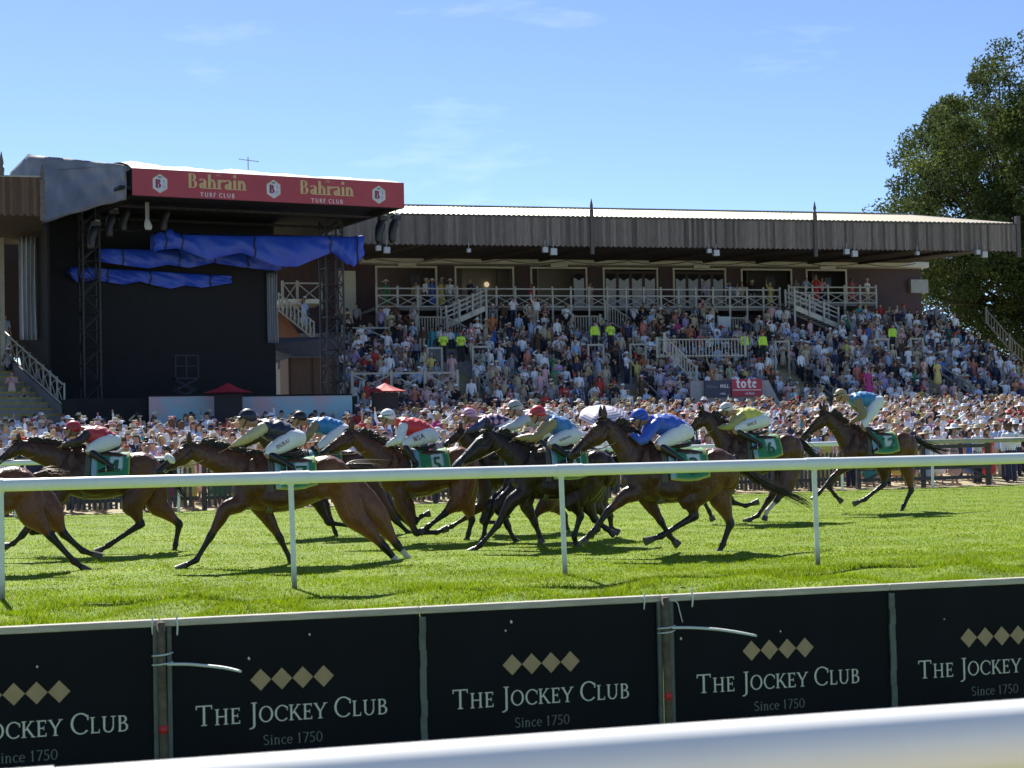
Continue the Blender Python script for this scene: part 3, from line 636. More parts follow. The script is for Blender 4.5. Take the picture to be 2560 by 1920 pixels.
    def hring(t, off=.006):
        T_ = [(0, .05, .13, .075), (.10, .07, .175, .092), (.2, .072, .185, .098), (.31, .064, .135, .078), (.43, .052, .095, .058), (.53, .055, .088, .058)]
        a_, b_, h_ = [float(np.interp(t, [z[0] for z in T_], [z[m] for z in T_])) for m in (1, 2, 3)]
        c = pl+ax*(t*hl/.6)+tp*((a_-b_)/2*hk); return [c+tp*((a_+b_)/2*hk+off)*math.cos(u)+Vector((0, (h_*hk+off)*math.sin(u), 0)) for u in np.linspace(0, 2*math.pi, 19)]
    for t in (.36, .045): q.tube(hring(t), .009, 6)
    for s in (1, -1):
        R1, R2 = hring(.05), hring(.50); j = 5 if s > 0 else 13; j2 = 6 if s > 0 else 12
        q.tube([R1[j], hring(.2)[j], hring(.36)[j2], R2[j2]], .008, 6)
    q.build('bridle', LEATHER, root, smooth=True)
    bit = [hring(.50)[6], hring(.50)[12]]
    for p in bit:
        q = MB(); q.tube([p+ax*.022*math.cos(u)+tp*.022*math.sin(u) for u in np.linspace(0, 2*math.pi, 13)], .004, 6); q.build('bit_ring', mat('steel', (.6, .6, .6), .25, 1.0), root, smooth=True)
    if noseband:
        q = MB(); q.tube(hring(.34, .02)[-6:]+hring(.34, .02)[:7], [.015]+[.045]*11+[.015], 10); q.build('noseband', mat('sheepskin', (.72, .70, .66), .9, var=.2, scale=30, bump=.6, bscale=60), root, smooth=True)
    return dict(root=root, bit=bit, L=L, O=O, P=P, loc=loc, v=v, k=k, body=body)
SKIN = mat('skin', attr=True, rough=0.5, var=0.12, scale=9)
SILK = mat('silk', attr=True, rough=0.42, var=0.12, scale=9, bump=0.5, bscale=16, spec=0.5, sheen=0.2)
BREECH = mat('white_breeches', (0.72, 0.73, 0.76), 0.55, var=0.06, scale=12, bump=0.4, bscale=18)
BOOT = mat('black_boot', (0.012, 0.011, 0.012), 0.3, var=0.2)
GOG = mat('goggle_lens', (0.02, 0.02, 0.025), 0.15); BANDM = mat('goggle_band', (0.05, 0.05, 0.06), 0.5)
def cmat(n, c): return mat('cap_'+n, c, 0.45, var=0.12, scale=14, bump=0.25, bscale=20)
def skin_cols(base, lips=None):
    return np.array(base)
def jockey(label, h, T, cap, face, neck, hip, butt, knee, foot, elbow, hand, capc, bodyc, slv, peak=None, spots=None, words=None, beard=False, hair=(.05, .03, .02), stand=False, belt=None, boots=True):
    v = h['v']; P = lambda p, off=0.0: (lambda q: atv(q[0], q[1], v+off))(T(p))
    ct = P(cap); O = Vector((P(hip).x, v, 0)); root = empty('person', O); tag(root, label, 'jockey', 'jockeys riding in the race')
    lc = lambda p, off=0.0: P(p, off)-O
    nk, hp, bt = lc(neck), lc(hip), lc(butt); ax = (hp-nk).normalized(); dn = Vector((-ax.z, 0, ax.x)); dn = dn if dn.z < 0 else -dn
    Ln = (hp-nk).length
    sh = nk+ax*.07+dn*.10; pel = hp.lerp(bt, .5)-ax*.10+dn*.08
    chest = nk+ax*(Ln*.38)+dn*.135; wst = nk+ax*(Ln*.78)+dn*.125
    fc, cp = lc(face), lc(cap); up = (cp-fc).normalized(); fd = Vector((-up.z, 0, up.x)); fd = fd if fd.x < 0 else -fd
    hd = cp-up*.045
    sk = np.array((.36, .20, .135))
    SH = [Vector((sh.x, s*.165, sh.z)) for s in (-1, 1)]
    EL = [lc(elbow, s*.25)+Vector((0, 0, 0)) for s in (-1, 1)]; HA = [lc(hand, s*.07) for s in (-1, 1)]
    # a real shoulder keeps the far arm just behind the near one
    KN = [lc(knee, s*.24) for s in (-1, 1)]; FT = [lc(foot, s*.31) for s in (-1, 1)]
    HIPJ = [Vector((pel.x, s*.095, pel.z)) for s in (-1, 1)]
    # ---- body: one skin under the clothes
    b = MB()
    b.loft([(*pel, .10, .13), (*wst, .09, .12), (*chest, .105, .15), (*sh, .085, .12), (*(sh-ax*.10-dn*.02), .062, .064), (*(hd-fd*.02-up*.06), .060, .062)], 14, 3, (0, 1, 0))
    b.ell(hd, (.098, .078, .108), 16, 10, Matrix((fd, (0, 1, 0), up)).transposed().to_3x3())
    b.loft([(*(hd+fd*.02), .075, .066), (*(hd+fd*.035-up*.07), .062, .052), (*(hd+fd*.055-up*.112), .032, .030)], 10, 2, (0, 1, 0))
    b.loft([(*(hd+fd*.085+up*.005), .012, .012), (*(hd+fd*.112-up*.035), .016, .017), (*(hd+fd*.100-up*.048), .010, .016)], 8, 2, (0, 1, 0))
    b.ell(hd+fd*.088-up*.073, (.016, .028, .010)); b.ell(hd+fd*.092+up*.022, (.015, .05, .012))
    for s in (-1, 1): b.ell(hd+Vector((0, s*.078, 0))-up*.02-fd*.005, (.028, .012, .036)); b.ell(hd+fd*.07-up*.028+Vector((0, s*.042, 0)), (.025, .024, .024))
    for i in (0, 1):
        b.loft([(*SH[i], .055, .052), (*EL[i].lerp(SH[i], .5), .047, .046), (*EL[i], .040, .038), (*EL[i].lerp(HA[i], .35), .038, .036), (*HA[i].lerp(EL[i], .12), .027, .030), (*HA[i], .025, .036)], 10, 3, (0, 1, 0))
        b.loft([(*HIPJ[i], .09, .085), (*HIPJ[i].lerp(KN[i], .5), .078, .072), (*KN[i], .055, .052), (*KN[i].lerp(FT[i], .35), .048, .046), (*KN[i].lerp(FT[i], .85), .032, .032)], 10, 3, (0, 1, 0))
    def colr(V):
        C = np.tile(sk, (len(V), 1)); m = np.linalg.norm(V-np.array(hd+fd*.098-up*.073), axis=1) < .022; C[m] = (.36, .13, .11)
        if beard:
            d = V-np.array(hd); m = ((d@np.array(up)) < -.055) & (np.linalg.norm(d, axis=1) < .16) & ((d@np.array(fd)) > .0); C[m] = np.array(hair)*1.5
        return C
    body = remesh(b, 'body', .0105, SKIN, root, it=3, fac=.5, color=colr)
    # eyes and brows behind goggles pushed on the nose, fingers on the reins
    for s in (-1, 1):
        q = MB(); q.ell(hd+fd*.088-up*.012+Vector((0, s*.034, 0)), (.010, .013, .009), 8, 5); q.build('eye', GLOSSBLK, root, smooth=True)
    fg = MB()
    fg.col = tuple(sk)
    for i, s in ((0, -1), (1, 1)):
        wv = (HA[i]-EL[i]).normalized(); px_ = Vector((0, 1, 0)); nn = wv.cross(px_).normalized()
        nn = nn if nn.z < 0 else -nn
        for kf, (o, ln) in enumerate(((-.027, .032), (-.009, .036), (.009, .034), (.026, .027))):
            p = HA[i]+wv*.018+px_*o; fg.loft([(*p, .0095, .0095), (*(p+wv*ln*.9), .0095, .0095), (*(p+wv*ln+nn*.026), .009, .009), (*(p+wv*.008+nn*.042), .0075, .0075)], 7, 2, (0, 1, 0))
        p = HA[i]-px_*s*.032; fg.loft([(*p, .011, .011), (*(p+wv*.03-px_*s*.008+nn*.01), .0105, .0105), (*(p+wv*.048+px_*s*.004+nn*.026), .0085, .0085)], 7, 2, (0, 1, 0))
    # fuse fingers' mesh into the body mesh so that the body stays one object
    bm = bmesh.new(); bm.from_mesh(body.data); me2 = bpy.data.meshes.new('t'); me2.from_pydata(fg.v, [], fg.f)
    ca = me2.color_attributes.new('Col', 'FLOAT_COLOR', 'POINT'); ca.data.foreach_set('color', np.array([(*c, 1) for c in fg.c], dtype=np.float32).ravel())
    bm.from_mesh(me2); bm.to_mesh(body.data); bm.free(); bpy.data.meshes.remove(me2); body.data.polygons.foreach_set('use_smooth', [True]*len(body.data.polygons))
    # ---- silks
    q = MB(); bl = .03
    q.loft([(*(wst+ax*.10), .128, .155), (*(wst-dn*bl*.4), .148, .172), (*(chest-dn*bl*.9+ax*.06), .160, .195), (*(chest-dn*bl*.5-ax*.03), .158, .198), (*(sh+ax*.01), .128, .172), (*(sh-ax*.06-dn*.012), .084, .088)], 20, 3, (0, 1, 0))
    for i in (0, 1): q.ell(SH[i]+Vector((0, 0, .005)), (.075, .06, .07))
    pass
    def silkc(V):
        C = np.tile(np.array(bodyc), (len(V), 1))
        if spots:
            cs = np.array([np.array(chest)+np.array((a*.12, b_*.15, c*.10)) for a in (-1.5, -.5, .5, 1.5, 2.5) for b_ in (-1.25, -.5, .4, 1.2) for c in (-.8, .35, 1.3)])
            for c in cs: C[np.linalg.norm(V-c, axis=1) < .045] = spots
        if belt is not None:
            d = (V-np.array(nk))@np.array(ax); C[(d > Ln*.80) & (d < Ln*.88)] = belt
        return C
    so = remesh(q, 'silks', .012, SILK, root, it=4, color=silkc)
    # wind ripples across the back
    V = np.empty(len(so.data.vertices)*3); so.data.vertices.foreach_get('co', V); V = V.reshape(-1, 3); N = np.empty_like(V).ravel(); so.data.vertices.foreach_get('normal', N); N = N.reshape(-1, 3)
    t = (V-np.array(nk))@np.array(ax); yy = V[:, 1]; ph = len(label)
    V += N*(.007*np.sin(t*27+yy*11+ph+2*np.sin(yy*9+ph))*np.sin(yy*13+t*6+ph*2)+.004*np.sin(t*61-yy*29+ph+1.5*np.sin(t*14)))[:, None]*np.clip(t/.1, 0, 1)[:, None]
    so.data.vertices.foreach_set('co', V.ravel()); so.data.update()
    for i in (0, 1):
        q = MB(); q.loft([(*SH[i].lerp(EL[i], .12), .082, .072), (*EL[i].lerp(SH[i], .45), .078, .068), (*EL[i], .070, .062), (*EL[i].lerp(HA[i], .4), .060, .054), (*HA[i].lerp(EL[i], .13), .034, .036)], 14, 5, (0, 1, 0))
        q.v = [tuple(Vector(p)+Vector((0, .006*math.sin(p[2]*70), .006*math.sin(p[0]*60+p[2]*40)))) for p in q.v]
        q.c = [tuple(slv)]*len(q.v); q.build('sleeve', SILK, root, smooth=True)
    # ---- breeches
    q = MB(); q.loft([(*(wst+ax*.02), .115, .150), (*pel.lerp(wst, .3), .135, .168), (*(pel+ax*.05), .13, .165)], 16, 3, (0, 1, 0)); q.ell(bt-ax*.09+dn*.0, (.10, .14, .11))
    for i in (0, 1): q.loft([(*HIPJ[i], .138, .108), (*HIPJ[i].lerp(KN[i], .45), .120, .098), (*KN[i].lerp(HIPJ[i], .08), .075, .068), (*KN[i].lerp(FT[i], .12), .060, .056)], 14, 3, (0, 1, 0))
    br = remesh(q, 'breeches', .013, BREECH, root, it=4)
    if words:
        qs, wd = letters(words, .045, b=.2, t=.12, sf=0, gap=.08); a = HIPJ[0].lerp(KN[0], .12); d = (HIPJ[0]-KN[0]).normalized(); z = Vector((0, -1, 0)).cross(d); z = z if z.z > 0 else -z
        put_letters('lettering', qs, wd, HIPJ[0].lerp(KN[0], .42)+Vector((0, -.102, 0))-z*.02, d if d.x > 0 else -d, z, mat('maroon_print', (.18, .03, .05), .6), br, size=.22)
    for i in (0, 1):
        q = MB(); a = FT[i]; d = Vector((-.92, 0, -.25)).normalized() if not stand else Vector((-.8, 0, -.5)).normalized()
        an = KN[i].lerp(a, .93)
        q.loft([(*KN[i].lerp(a, .08), .060, .056), (*KN[i].lerp(a, .35), .060, .056), (*KN[i].lerp(a, .8), .042, .042), (*(an+Vector((.015, 0, -.02))), .045, .040)], 12, 3, (0, 1, 0))
        q.loft([(*(an+Vector((.03, 0, -.05))), .035, .036), (*(an+d*.08+Vector((0, 0, -.045))), .038, .042), (*(an+d*.18+Vector((0, 0, -.045))), .026, .036)], 12, 3, (0, 1, 0))
        q.build('boot', BOOT, root, smooth=True)
        q = MB(); q.tube([an+d*.07+Vector((.0, .05*math.sin(u), -.085+.05*(1-abs(math.sin(u)))+.10*max(0, math.cos(u)))) for u in np.linspace(0, 2*math.pi, 13)], .007, 6); q.build('stirrup', MATS['steel'], h['root'], smooth=True).location = O-h['O']
    # ---- cap, peak, goggles
    M3 = Matrix((fd, (0, 1, 0), up)).transposed().to_3x3(); q = MB(); rs = []
    for i in range(9):
        a = math.radians(-26+116*i/8*.985); rg = []
        for j in range(20):
            u = 2*math.pi*j/20; bulge = 1+.02*math.sin(6*u); rg.append(hd+up*.022+M3 @ Vector((.128*math.cos(a)*math.cos(u)*bulge-.010, .104*math.cos(a)*math.sin(u)*bulge, .120*math.sin(a)+(.045*max(0, math.cos(u)) if i < 3 else 0)*(1-i/3))))
        rs.append(rg)
    q.rings(rs); capo = q.build('cap', cmat(label, capc), root, smooth=True); capo.data.materials[0].name = 'cap_cloth'
    q = MB(); V = []; n = 9
    for j in range(n):
        u = math.radians(-48+96*j/(n-1)); V += [hd+up*.012+M3 @ Vector((.122*math.cos(u), .104*math.sin(u), 0)), hd-up*.004+M3 @ Vector((.122*math.cos(u)+.040*math.cos(u*1.3), .104*math.sin(u), -.012))]
    q.add(V, [(2*j, 2*j+1, 2*j+3, 2*j+2) for j in range(n-1)]); o = q.build('peak', cmat('pk'+label, peak or capc), capo, smooth=True); o.data.materials[0].name = 'cap_peak'; sm = o.modifiers.new('s', 'SOLIDIFY'); sm.thickness = .006
    q = MB(); q.tube([hd+up*.004+M3 @ Vector((.113*math.cos(u)-.005, .098*math.sin(u), .03-.018*math.cos(u))) for u in np.linspace(.5, 2*math.pi-.5, 17)], .010, 6); q.build('goggle_band', BANDM, root, smooth=True)
    q = MB(); q.ell(hd+fd*.088-up*.012, (.026, .074, .027), 12, 6, M3); q.build('goggles', GOG, root, smooth=True)
    q = MB(); q.tube([hd+M3 @ Vector((.01, s_*.100, .03)) if False else hd+M3 @ Vector((.015+.05*math.sin(u)*.6, .098*math.cos(u), -.02-.115*math.sin(u))) for u in np.linspace(0, math.pi, 13)], .009, 6); q.build('chin_strap', GOG, root, smooth=True)
    # reins from the bit to the hands
    for i in (0, 1):
        a = Vector(h['bit'][i])+h['O']; c = HA[i]+O; m_ = a.lerp(c, .5)+Vector((0, (-1, 1)[i]*.05, -.05)); q = MB(); q.tube([a-h['O'], m_-h['O'], c-h['O']], .008, 6, smooth=6); q.build('rein', TAN, h['root'], smooth=True)
    return root
TA = lambda p: (p[0]/2.5721, 980+p[1]/2.5721)
TB = lambda p: (800+p[0]/2.9105, 960+p[1]/2.9105)
TC = lambda p: (1400+p[0]/2.9105, 940+p[1]/2.9105)
TD = lambda p: (1900+p[0]/3.3182, 900+p[1]/3.3182)
BAY = (0.125, 0.046, 0.019); DBAY = (0.075, 0.030, 0.014); CHN = (0.185, 0.064, 0.023); BLK = (0.012, 0.008, 0.006)
NR, FR = -.13, .13
def at_ground(px, py): return atz(px, py).y
# 1 leading horse, only its quarters in the picture
h1 = horse('racehorse', 'chestnut brown racehorse leading, only its hindquarters inside the left edge of the picture', 24.0, (-330, 500), (60, 478), (-640, 400), (-800, 560),
    [(NR, (-400, 760), (-520, 900), (-620, 1010), (-690, 1080)), (FR, (-380, 760), (-460, 930), (-330, 960), (-260, 920))],
    [(NR, (205, 790), (330, 930), (475, 1090), (560, 1150)), (FR, (330, 790), (412, 915), (530, 1020), (640, 1058))], [(225, 500), (300, 495), (370, 515), (440, 545)], TA, coat=(.14, .047, .019), num='2', tailcol=(.06, .025, .013), belly=.01)
# 2 red jockey
h2 = horse('racehorse', 'bay racehorse with a brown rump under the jockey in red and black silks', 27.2, (480, 345), (985, 392), (130, 320), (-25, 455),
    [(NR, (270, 760), (140, 925), (85, 975), (40, 992)), (FR, (300, 770), (200, 900), (330, 905), (380, 860))],
    [(NR, (850, 720), (905, 850), (700, 985), (628, 1025)), (FR, (1010, 720), (1152, 850), (1128, 985), (1118, 1035))], [(1090, 430), (1150, 520), (1180, 620), (1240, 700)], TA, coat=BAY, num='4')
# 3 navy jockey, cream sleeves
h3 = horse('racehorse', 'bright bay racehorse with a white sheepskin noseband and two white hind socks', 23.5, (1660, 395), (2150, 408), (1225, 335), (1010, 520),
    [(NR, (1455, 750), (1350, 935), (1262, 1080), (1150, 1138)), (FR, (1710, 790), (1800, 940), (1868, 1080), (1885, 1135))],
    [(NR, (2270, 790), (2475, 1000), (2620, 1165), (2712, 1240)), (FR, (2420, 800), (2555, 985), (2650, 1095), (2755, 1190))], [(2300, 460), (2400, 470), (2480, 495), (2530, 530)], TA, coat=(.165, .058, .021), num='7', tailcol=(.05, .03, .022), socks=(('h', 0), ('h', 1)), noseband=True)
# 4 blue jockey, black cap
h4 = horse('racehorse', 'dark racehorse mostly hidden, folded foreleg, under the jockey in the black cap', 29.7, (-165, 470), (255, 480), (-440, 330), (-600, 480),
    [(NR, (-20, 860), (60, 1010), (240, 1035), (325, 1040)), (FR, (20, 870), (85, 1010), (110, 1075), (125, 1118))],
    [(NR, (420, 850), (560, 1000), (640, 1080), (700, 1100)), (FR, (460, 850), (580, 960), (690, 1060), (740, 1090))], [(350, 520), (450, 570), (520, 640)], TB, coat=DBAY, num='9')
# 5 white cap, red silks
h5 = horse('racehorse', 'bay racehorse with orange brown croup under the jockey in the white cap', 27.0, (590, 470), (1020, 452), (235, 345), (0, 520),
    [(NR, (590, 880), (700, 1085), (850, 1080), (915, 1055)), (FR, (640, 880), (690, 1010), (740, 960), (785, 945))],
    [(NR, (1010, 850), (905, 945), (790, 1035), (735, 1075)), (FR, (1060, 850), (1105, 990), (1080, 1090), (1068, 1138))], [(1110, 500), (1170, 560), (1220, 640)], TB, coat=CHN, num='5')
# 6 pink cap
h6 = horse('racehorse', 'dark bay racehorse in the middle of the pack under the pink capped jockey', 28.6, (1240, 430), (1640, 440), (1030, 335), (905, 445),
    [(NR, (1190, 870), (1075, 965), (960, 1035), (900, 1062)), (FR, (1230, 870), (1180, 1000), (1300, 1010), (1360, 960))],
    [(NR, (1660, 850), (1560, 960), (1590, 1080), (1605, 1140)), (FR, (1700, 860), (1780, 960), (1800, 1060), (1790, 1110))], [(1740, 500), (1820, 560), (1880, 640)], TB, coat=DBAY, num='8')
# 7 grey cap
h7 = horse('racehorse', 'almost black racehorse behind the red capped rider, under the jockey in grey', 26.4, (1540, 420), (1960, 440), (1290, 370), (1130, 500),
    [(NR, (1300, 880), (1370, 1040), (1400, 1110), (1435, 1155)), (FR, (1250, 880), (1205, 1010), (1195, 1090), (1180, 1140))],
    [(NR, (1980, 860), (2070, 950), (2020, 1060), (1960, 1120)), (FR, (2030, 860), (2110, 960), (2120, 1050), (2160, 1075))], [(2050, 500), (2130, 560), (2180, 650)], TB, coat=(.022, .012, .009), num='10')
# 8 red cap, blue and gold
h8 = horse('racehorse', 'dark brown racehorse with a long white blaze under the red capped jockey', 24.8, (1590, 455), (2020, 475), (1235, 355), (975, 610),
    [(NR, (1400, 850), (1290, 1030), (1170, 1170), (1100, 1220)), (FR, (1500, 880), (1565, 1020), (1592, 1090), (1608, 1142))],
    [(NR, (1850, 850), (1895, 960), (1850, 1110), (1872, 1205)), (FR, (1930, 840), (2000, 985), (2080, 1050), (2130, 1088))], [(2120, 530), (2200, 600), (2260, 700)], TB, coat=(.045, .021, .012), num='11', blaze=True)
# 9 royal blue, number 3
h9 = horse('racehorse', 'dark bay racehorse with large number 3 cloth and a long flowing black tail', 22.5, (690, 495), (1130, 520), (325, 325), (85, 575),
    [(NR, (480, 870), (350, 985), (228, 1145), (168, 1208)), (FR, (650, 920), (735, 1060), (795, 1160), (848, 1220))],
    [(NR, (950, 890), (978, 1020), (735, 1165), (632, 1200)), (FR, (1165, 880), (1240, 1075), (1185, 1225), (1152, 1288))], [(1290, 610), (1370, 700), (1480, 780), (1650, 850), (1770, 910), (1840, 960)], TC, coat=(.120, .048, .022), num='3', k=1.03)
# 10 yellow jockey, number 6
h10 = horse('racehorse', 'bay racehorse wearing number 6 with a grey hind sock under the yellow jockey', 29.2, (1280, 415), (1670, 415), (1040, 265), (905, 440),
    [(NR, (1090, 800), (1040, 900), (1085, 985), (1108, 1040)), (FR, (1180, 800), (1260, 920), (1350, 945), (1430, 918))],
    [(NR, (1640, 800), (1580, 900), (1505, 985), (1490, 1038)), (FR, (1600, 800), (1520, 900), (1440, 1015), (1352, 1058))], [(1800, 500), (1850, 560), (1900, 600), (1950, 620)], TC, coat=(.10, .037, .016), num='6', socks=(('h', 0),))
# 11 last horse
h11 = horse('racehorse', 'bay racehorse at the back of the field, ridden by the upright jockey', 31.1, (790, 572), (1215, 592), (530, 432), (358, 640),
    [(NR, (710, 880), (600, 975), (490, 1105), (445, 1150)), (FR, (660, 900), (572, 1055), (622, 1122), (668, 1168))],
    [(NR, (1030, 880), (1030, 1030), (868, 1158), (788, 1190)), (FR, (1215, 880), (1255, 1080), (1192, 1210), (1170, 1260))], [(1350, 690), (1440, 740), (1550, 770), (1680, 770)], TD, coat=BAY, num='12')

jockey('jockey in red silks with black sleeves and a red cap at the left', h2, TA, (468, 222), (462, 268), (545, 215), (735, 262), (775, 325), (565, 375), (720, 480), (500, 318), (395, 348), (.42, .03, .04), (.45, .03, .045), (.03, .015, .018))
jockey('jockey in navy silks with cream sleeves and a dark navy cap', h3, TA, (1590, 150), (1583, 205), (1680, 168), (1905, 235), (1965, 310), (1715, 395), (1885, 485), (1600, 290), (1490, 348), (.012, .014, .035), (.014, .017, .045), (.50, .43, .26), words='DUBAI', hair=(.05, .03, .02))
jockey('jockey in bright blue silks with gold sleeves and a black cap', h4, TA, (1925, 155), (1920, 205), (2000, 165), (2200, 190), (2275, 260), (2050, 360), (2180, 440), (1990, 270), (1930, 350), (.010, .010, .012), (.03, .20, .48), (.24, .18, .09))
jockey('jockey in a bright red body with white sleeves and a white cap', h5, TB, (490, 222), (485, 280), (575, 240), (810, 300), (860, 390), (600, 440), (700, 575), (585, 400), (475, 450), (.72, .73, .76), (.62, .035, .04), (.70, .71, .78), words='NSA')
jockey('jockey in navy silks with pink spots and a pink cap', h6, TB, (1082, 212), (1080, 275), (1165, 225), (1370, 245), (1440, 320), (1220, 400), (1340, 500), (1130, 320), (1060, 350), (.62, .30, .46), (.022, .028, .085), (.04, .05, .14), spots=(.62, .28, .42))
jockey('jockey in pale grey silks with a plain grey cap', h7, TB, (1412, 158), (1415, 215), (1490, 185), (1700, 205), (1770, 290), (1570, 400), (1690, 500), (1420, 300), (1290, 345), (.33, .34, .33), (.50, .52, .56), (.46, .48, .55))
jockey('jockey in blue silks with gold sleeves and a bright red cap', h8, TB, (1578, 200), (1582, 258), (1680, 215), (1865, 315), (1900, 395), (1670, 435), (1830, 545), (1575, 385), (1425, 392), (.55, .04, .055), (.06, .20, .46), (.33, .25, .10), words='BAHRAIN')
jockey('jockey in royal blue silks and matching cap crouched on number 3', h9, TC, (572, 285), (580, 345), (665, 275), (905, 330), (965, 420), (710, 500), (890, 615), (605, 465), (510, 425), (.025, .085, .48), (.030, .095, .50), (.030, .095, .50), beard=False)
jockey('jockey in yellow silks with dark chevrons and a silver grey cap', h10, TC, (1205, 228), (1212, 285), (1290, 235), (1475, 262), (1520, 330), (1260, 390), (1470, 500), (1235, 365), (1150, 375), (.55, .56, .57), (.60, .56, .10), (.35, .32, .12), words='RACE')
jockey('jockey standing high in blue silks with tan sleeves and tan cap', h11, TD, (668, 275), (662, 338), (748, 280), (965, 285), (1025, 340), (855, 545), (1005, 715), (860, 455), (745, 520), (.36, .28, .16), (.04, .22, .46), (.24, .18, .10), peak=(.02, .02, .02), stand=True)
# ================================================================ main grandstand
gs = empty('grandstand', (38, 95, 0)); tag(gs, 'long grandstand with weathered board fascia, balcony and packed stepped terrace', 'grandstand')
GO = Vector((38, 95, 0))
GREYWOOD = mat('weathered_boards', attr=True, rough=0.85, var=0.35, scale=3.0, stretch=(6, 6, 0.5), bump=0.3, bscale=14)
DARKWOOD = mat('dark_plum_boards', (0.085, 0.052, 0.060), 0.75, var=0.25, scale=2, stretch=(8, 8, .4), bump=0.15)
SOFFIT = mat('dark_soffit', (0.065, 0.050, 0.046), 0.8, var=0.3, scale=2)
METAL = mat('roof_sheet', (0.40, 0.36, 0.27), 0.42, .3, var=0.25, scale=1.5, stretch=(.5, 3, 1)); GREYROOF = mat('roof_felt', (0.30, 0.30, 0.29), 0.7, var=0.15, scale=3)
CRM = mat('cream_paint', (0.66, 0.64, 0.54), 0.5, var=0.12, scale=4); CONC = mat('concrete', (0.27, 0.26, 0.24), 0.9, var=0.3, scale=3, bump=0.2)
YEL = mat('yellow_nosing', (0.36, 0.29, 0.07), 0.7, var=0.3, scale=6); PANE = mat('window_glass', (0.02, 0.022, 0.028), 0.08, spec=0.6); ROOMWALL = mat('room_wall', (0.45, 0.39, 0.31), 0.8, var=.12)
CURT = mat('window_curtain', (0.50, 0.52, 0.58), 0.9, var=0.12, stretch=(8, 1, .3))
def fascia(parent, O, x0, x1, y, z0, z1, base, seed, wd=.155):
    r = random.Random(seed); mb = MB(); n = int((x1-x0)/wd); cs = []
    for i in range(n):
        a = x0+(x1-x0)*i/n; c = x0+(x1-x0)*(i+1)/n-.004; g = r.uniform(.68, 1.25)*(1 if r.random() > .12 else .6); t = tuple(q*g for q in base); dy = r.uniform(-.006, .006); big = (i % 2)
        sc_ = [(a+(c-a)*k/6, z0+.10-.085*math.sin(math.pi*(k/6*.5+(.5 if big else 0)))) for k in range(7)]
        poly = sc_+[(c, z1), (a, z1)]; mb.col = t; mb.prism([(px-O.x, pz) for px, pz in poly], y+dy-O.y, y+.03+dy-O.y)
    mb.col = tuple(q*.5 for q in base); mb.box(x0-O.x, x1-O.x, y+.045-O.y, y+.07-O.y, z0+.14, z1)
    return mb.build('fascia', GREYWOOD, parent)
fx0, fx1 = 9.5, 56.4
fascia(gs, GO, fx0, fx1, 88, 12.0, 13.62, (0.185, 0.158, 0.136), 5)
mb = MB(); mb.box(fx0-38, fx1-38, -7.06, -6.9, 13.62, 13.70); mb.build('gutter', mat('gutter', (.06, .06, .06), .5), gs)
# roof: corrugated front slope, hip at the right end, back slope
mb = MB(); n = 330; V = []; rx0, rx1 = fx0, 53.7
for i in range(n+1):
    t = i/n; zc = .05*(1 if i % 2 else -1)*.5; xb = fx0+(fx1-.3-fx0)*t; xt = rx0+(rx1-rx0)*t; V += [(xb-38, -7.1, 13.72+zc), (xt-38, 1.0, 15.22+zc)]
mb.add(V, [(2*i, 2*i+2, 2*i+3, 2*i+1) for i in range(n)]); mb.build('roof', METAL, gs)
mb = MB(); mb.add([(fx0-38, 1.0, 15.25), (53.7-38, 1.0, 15.25), (57.2-38, 9.5, 13.4), (fx0-38, 9.5, 13.4)], [(0, 1, 2, 3)]); mb.add([(fx1-.3-38, -7.1, 13.75), (57.2-38, 9.5, 13.4), (53.7-38, 1.0, 15.27)], [(0, 1, 2)])
o = mb.build('roof_hip', GREYROOF, gs); sm = o.modifiers.new('s', 'SOLIDIFY'); sm.thickness = .05; sm.offset = -1
mb = MB(); mb.tube([(fx0-38, 1.0, 15.28), (53.7-38, 1.0, 15.28)], [.07]*2, 6); mb.build('ridge_cap', METAL, gs)
mb = MB(); mb.add([(fx0-38, -6.95, 12.35), (fx1-38, -6.95, 12.35), (fx1-38, 9, 12.84), (fx0-38, 9, 12.84)], [(0, 1, 2, 3)]); o = mb.build('soffit', SOFFIT, gs); sm = o.modifiers.new('s', 'SOLIDIFY'); sm.thickness = .05
for i in range(12):       # sloping roof braces under the soffit
    x = 12+i*3.7; mb = MB(); mb.bar((x-38, 6.0, 12.66), (x-38+1.2, -6.8, 12.22), .14, .2); mb.build('roof_brace', SOFFIT, gs)
def finial(px, zb, v=87.93, O=GO, par=gs, zt=14.75):
    x = atv(px, 560, v).x; mb = MB(); y = v-O.y
    mb.box(x-O.x-.095, x-O.x+.095, y-.12, y+.05, zb, zt-.85); par_ = mb.build('finial_post', mat('finial_wood', (.11, .10, .092), .8, var=.3), par)
    mb = MB(); mb.loft([(x-O.x, y-.03, zt-.85, .10, .10), (x-O.x, y-.03, zt-.70, .12, .12), (x-O.x, y-.03, zt-.62, .055, .055), (x-O.x, y-.03, zt-.5, .09, .09), (x-O.x, y-.03, zt-.38, .075, .075), (x-O.x, y-.03, zt-.05, .012, .012)], 10, 2, (1, 0, 0), dome=False); mb.build('finial', MATS['finial_wood'], par_, smooth=True)
for px, zt in ((1479, 14.75), (2037, 14.85)): finial(px, 11.6, zt=zt)
mb = MB(); mb.box(fx1-.05-38, fx1+.2-38, -7.12, -6.85, 11.7, 14.15); mb.build('end_post', MATS['finial_wood'], gs)
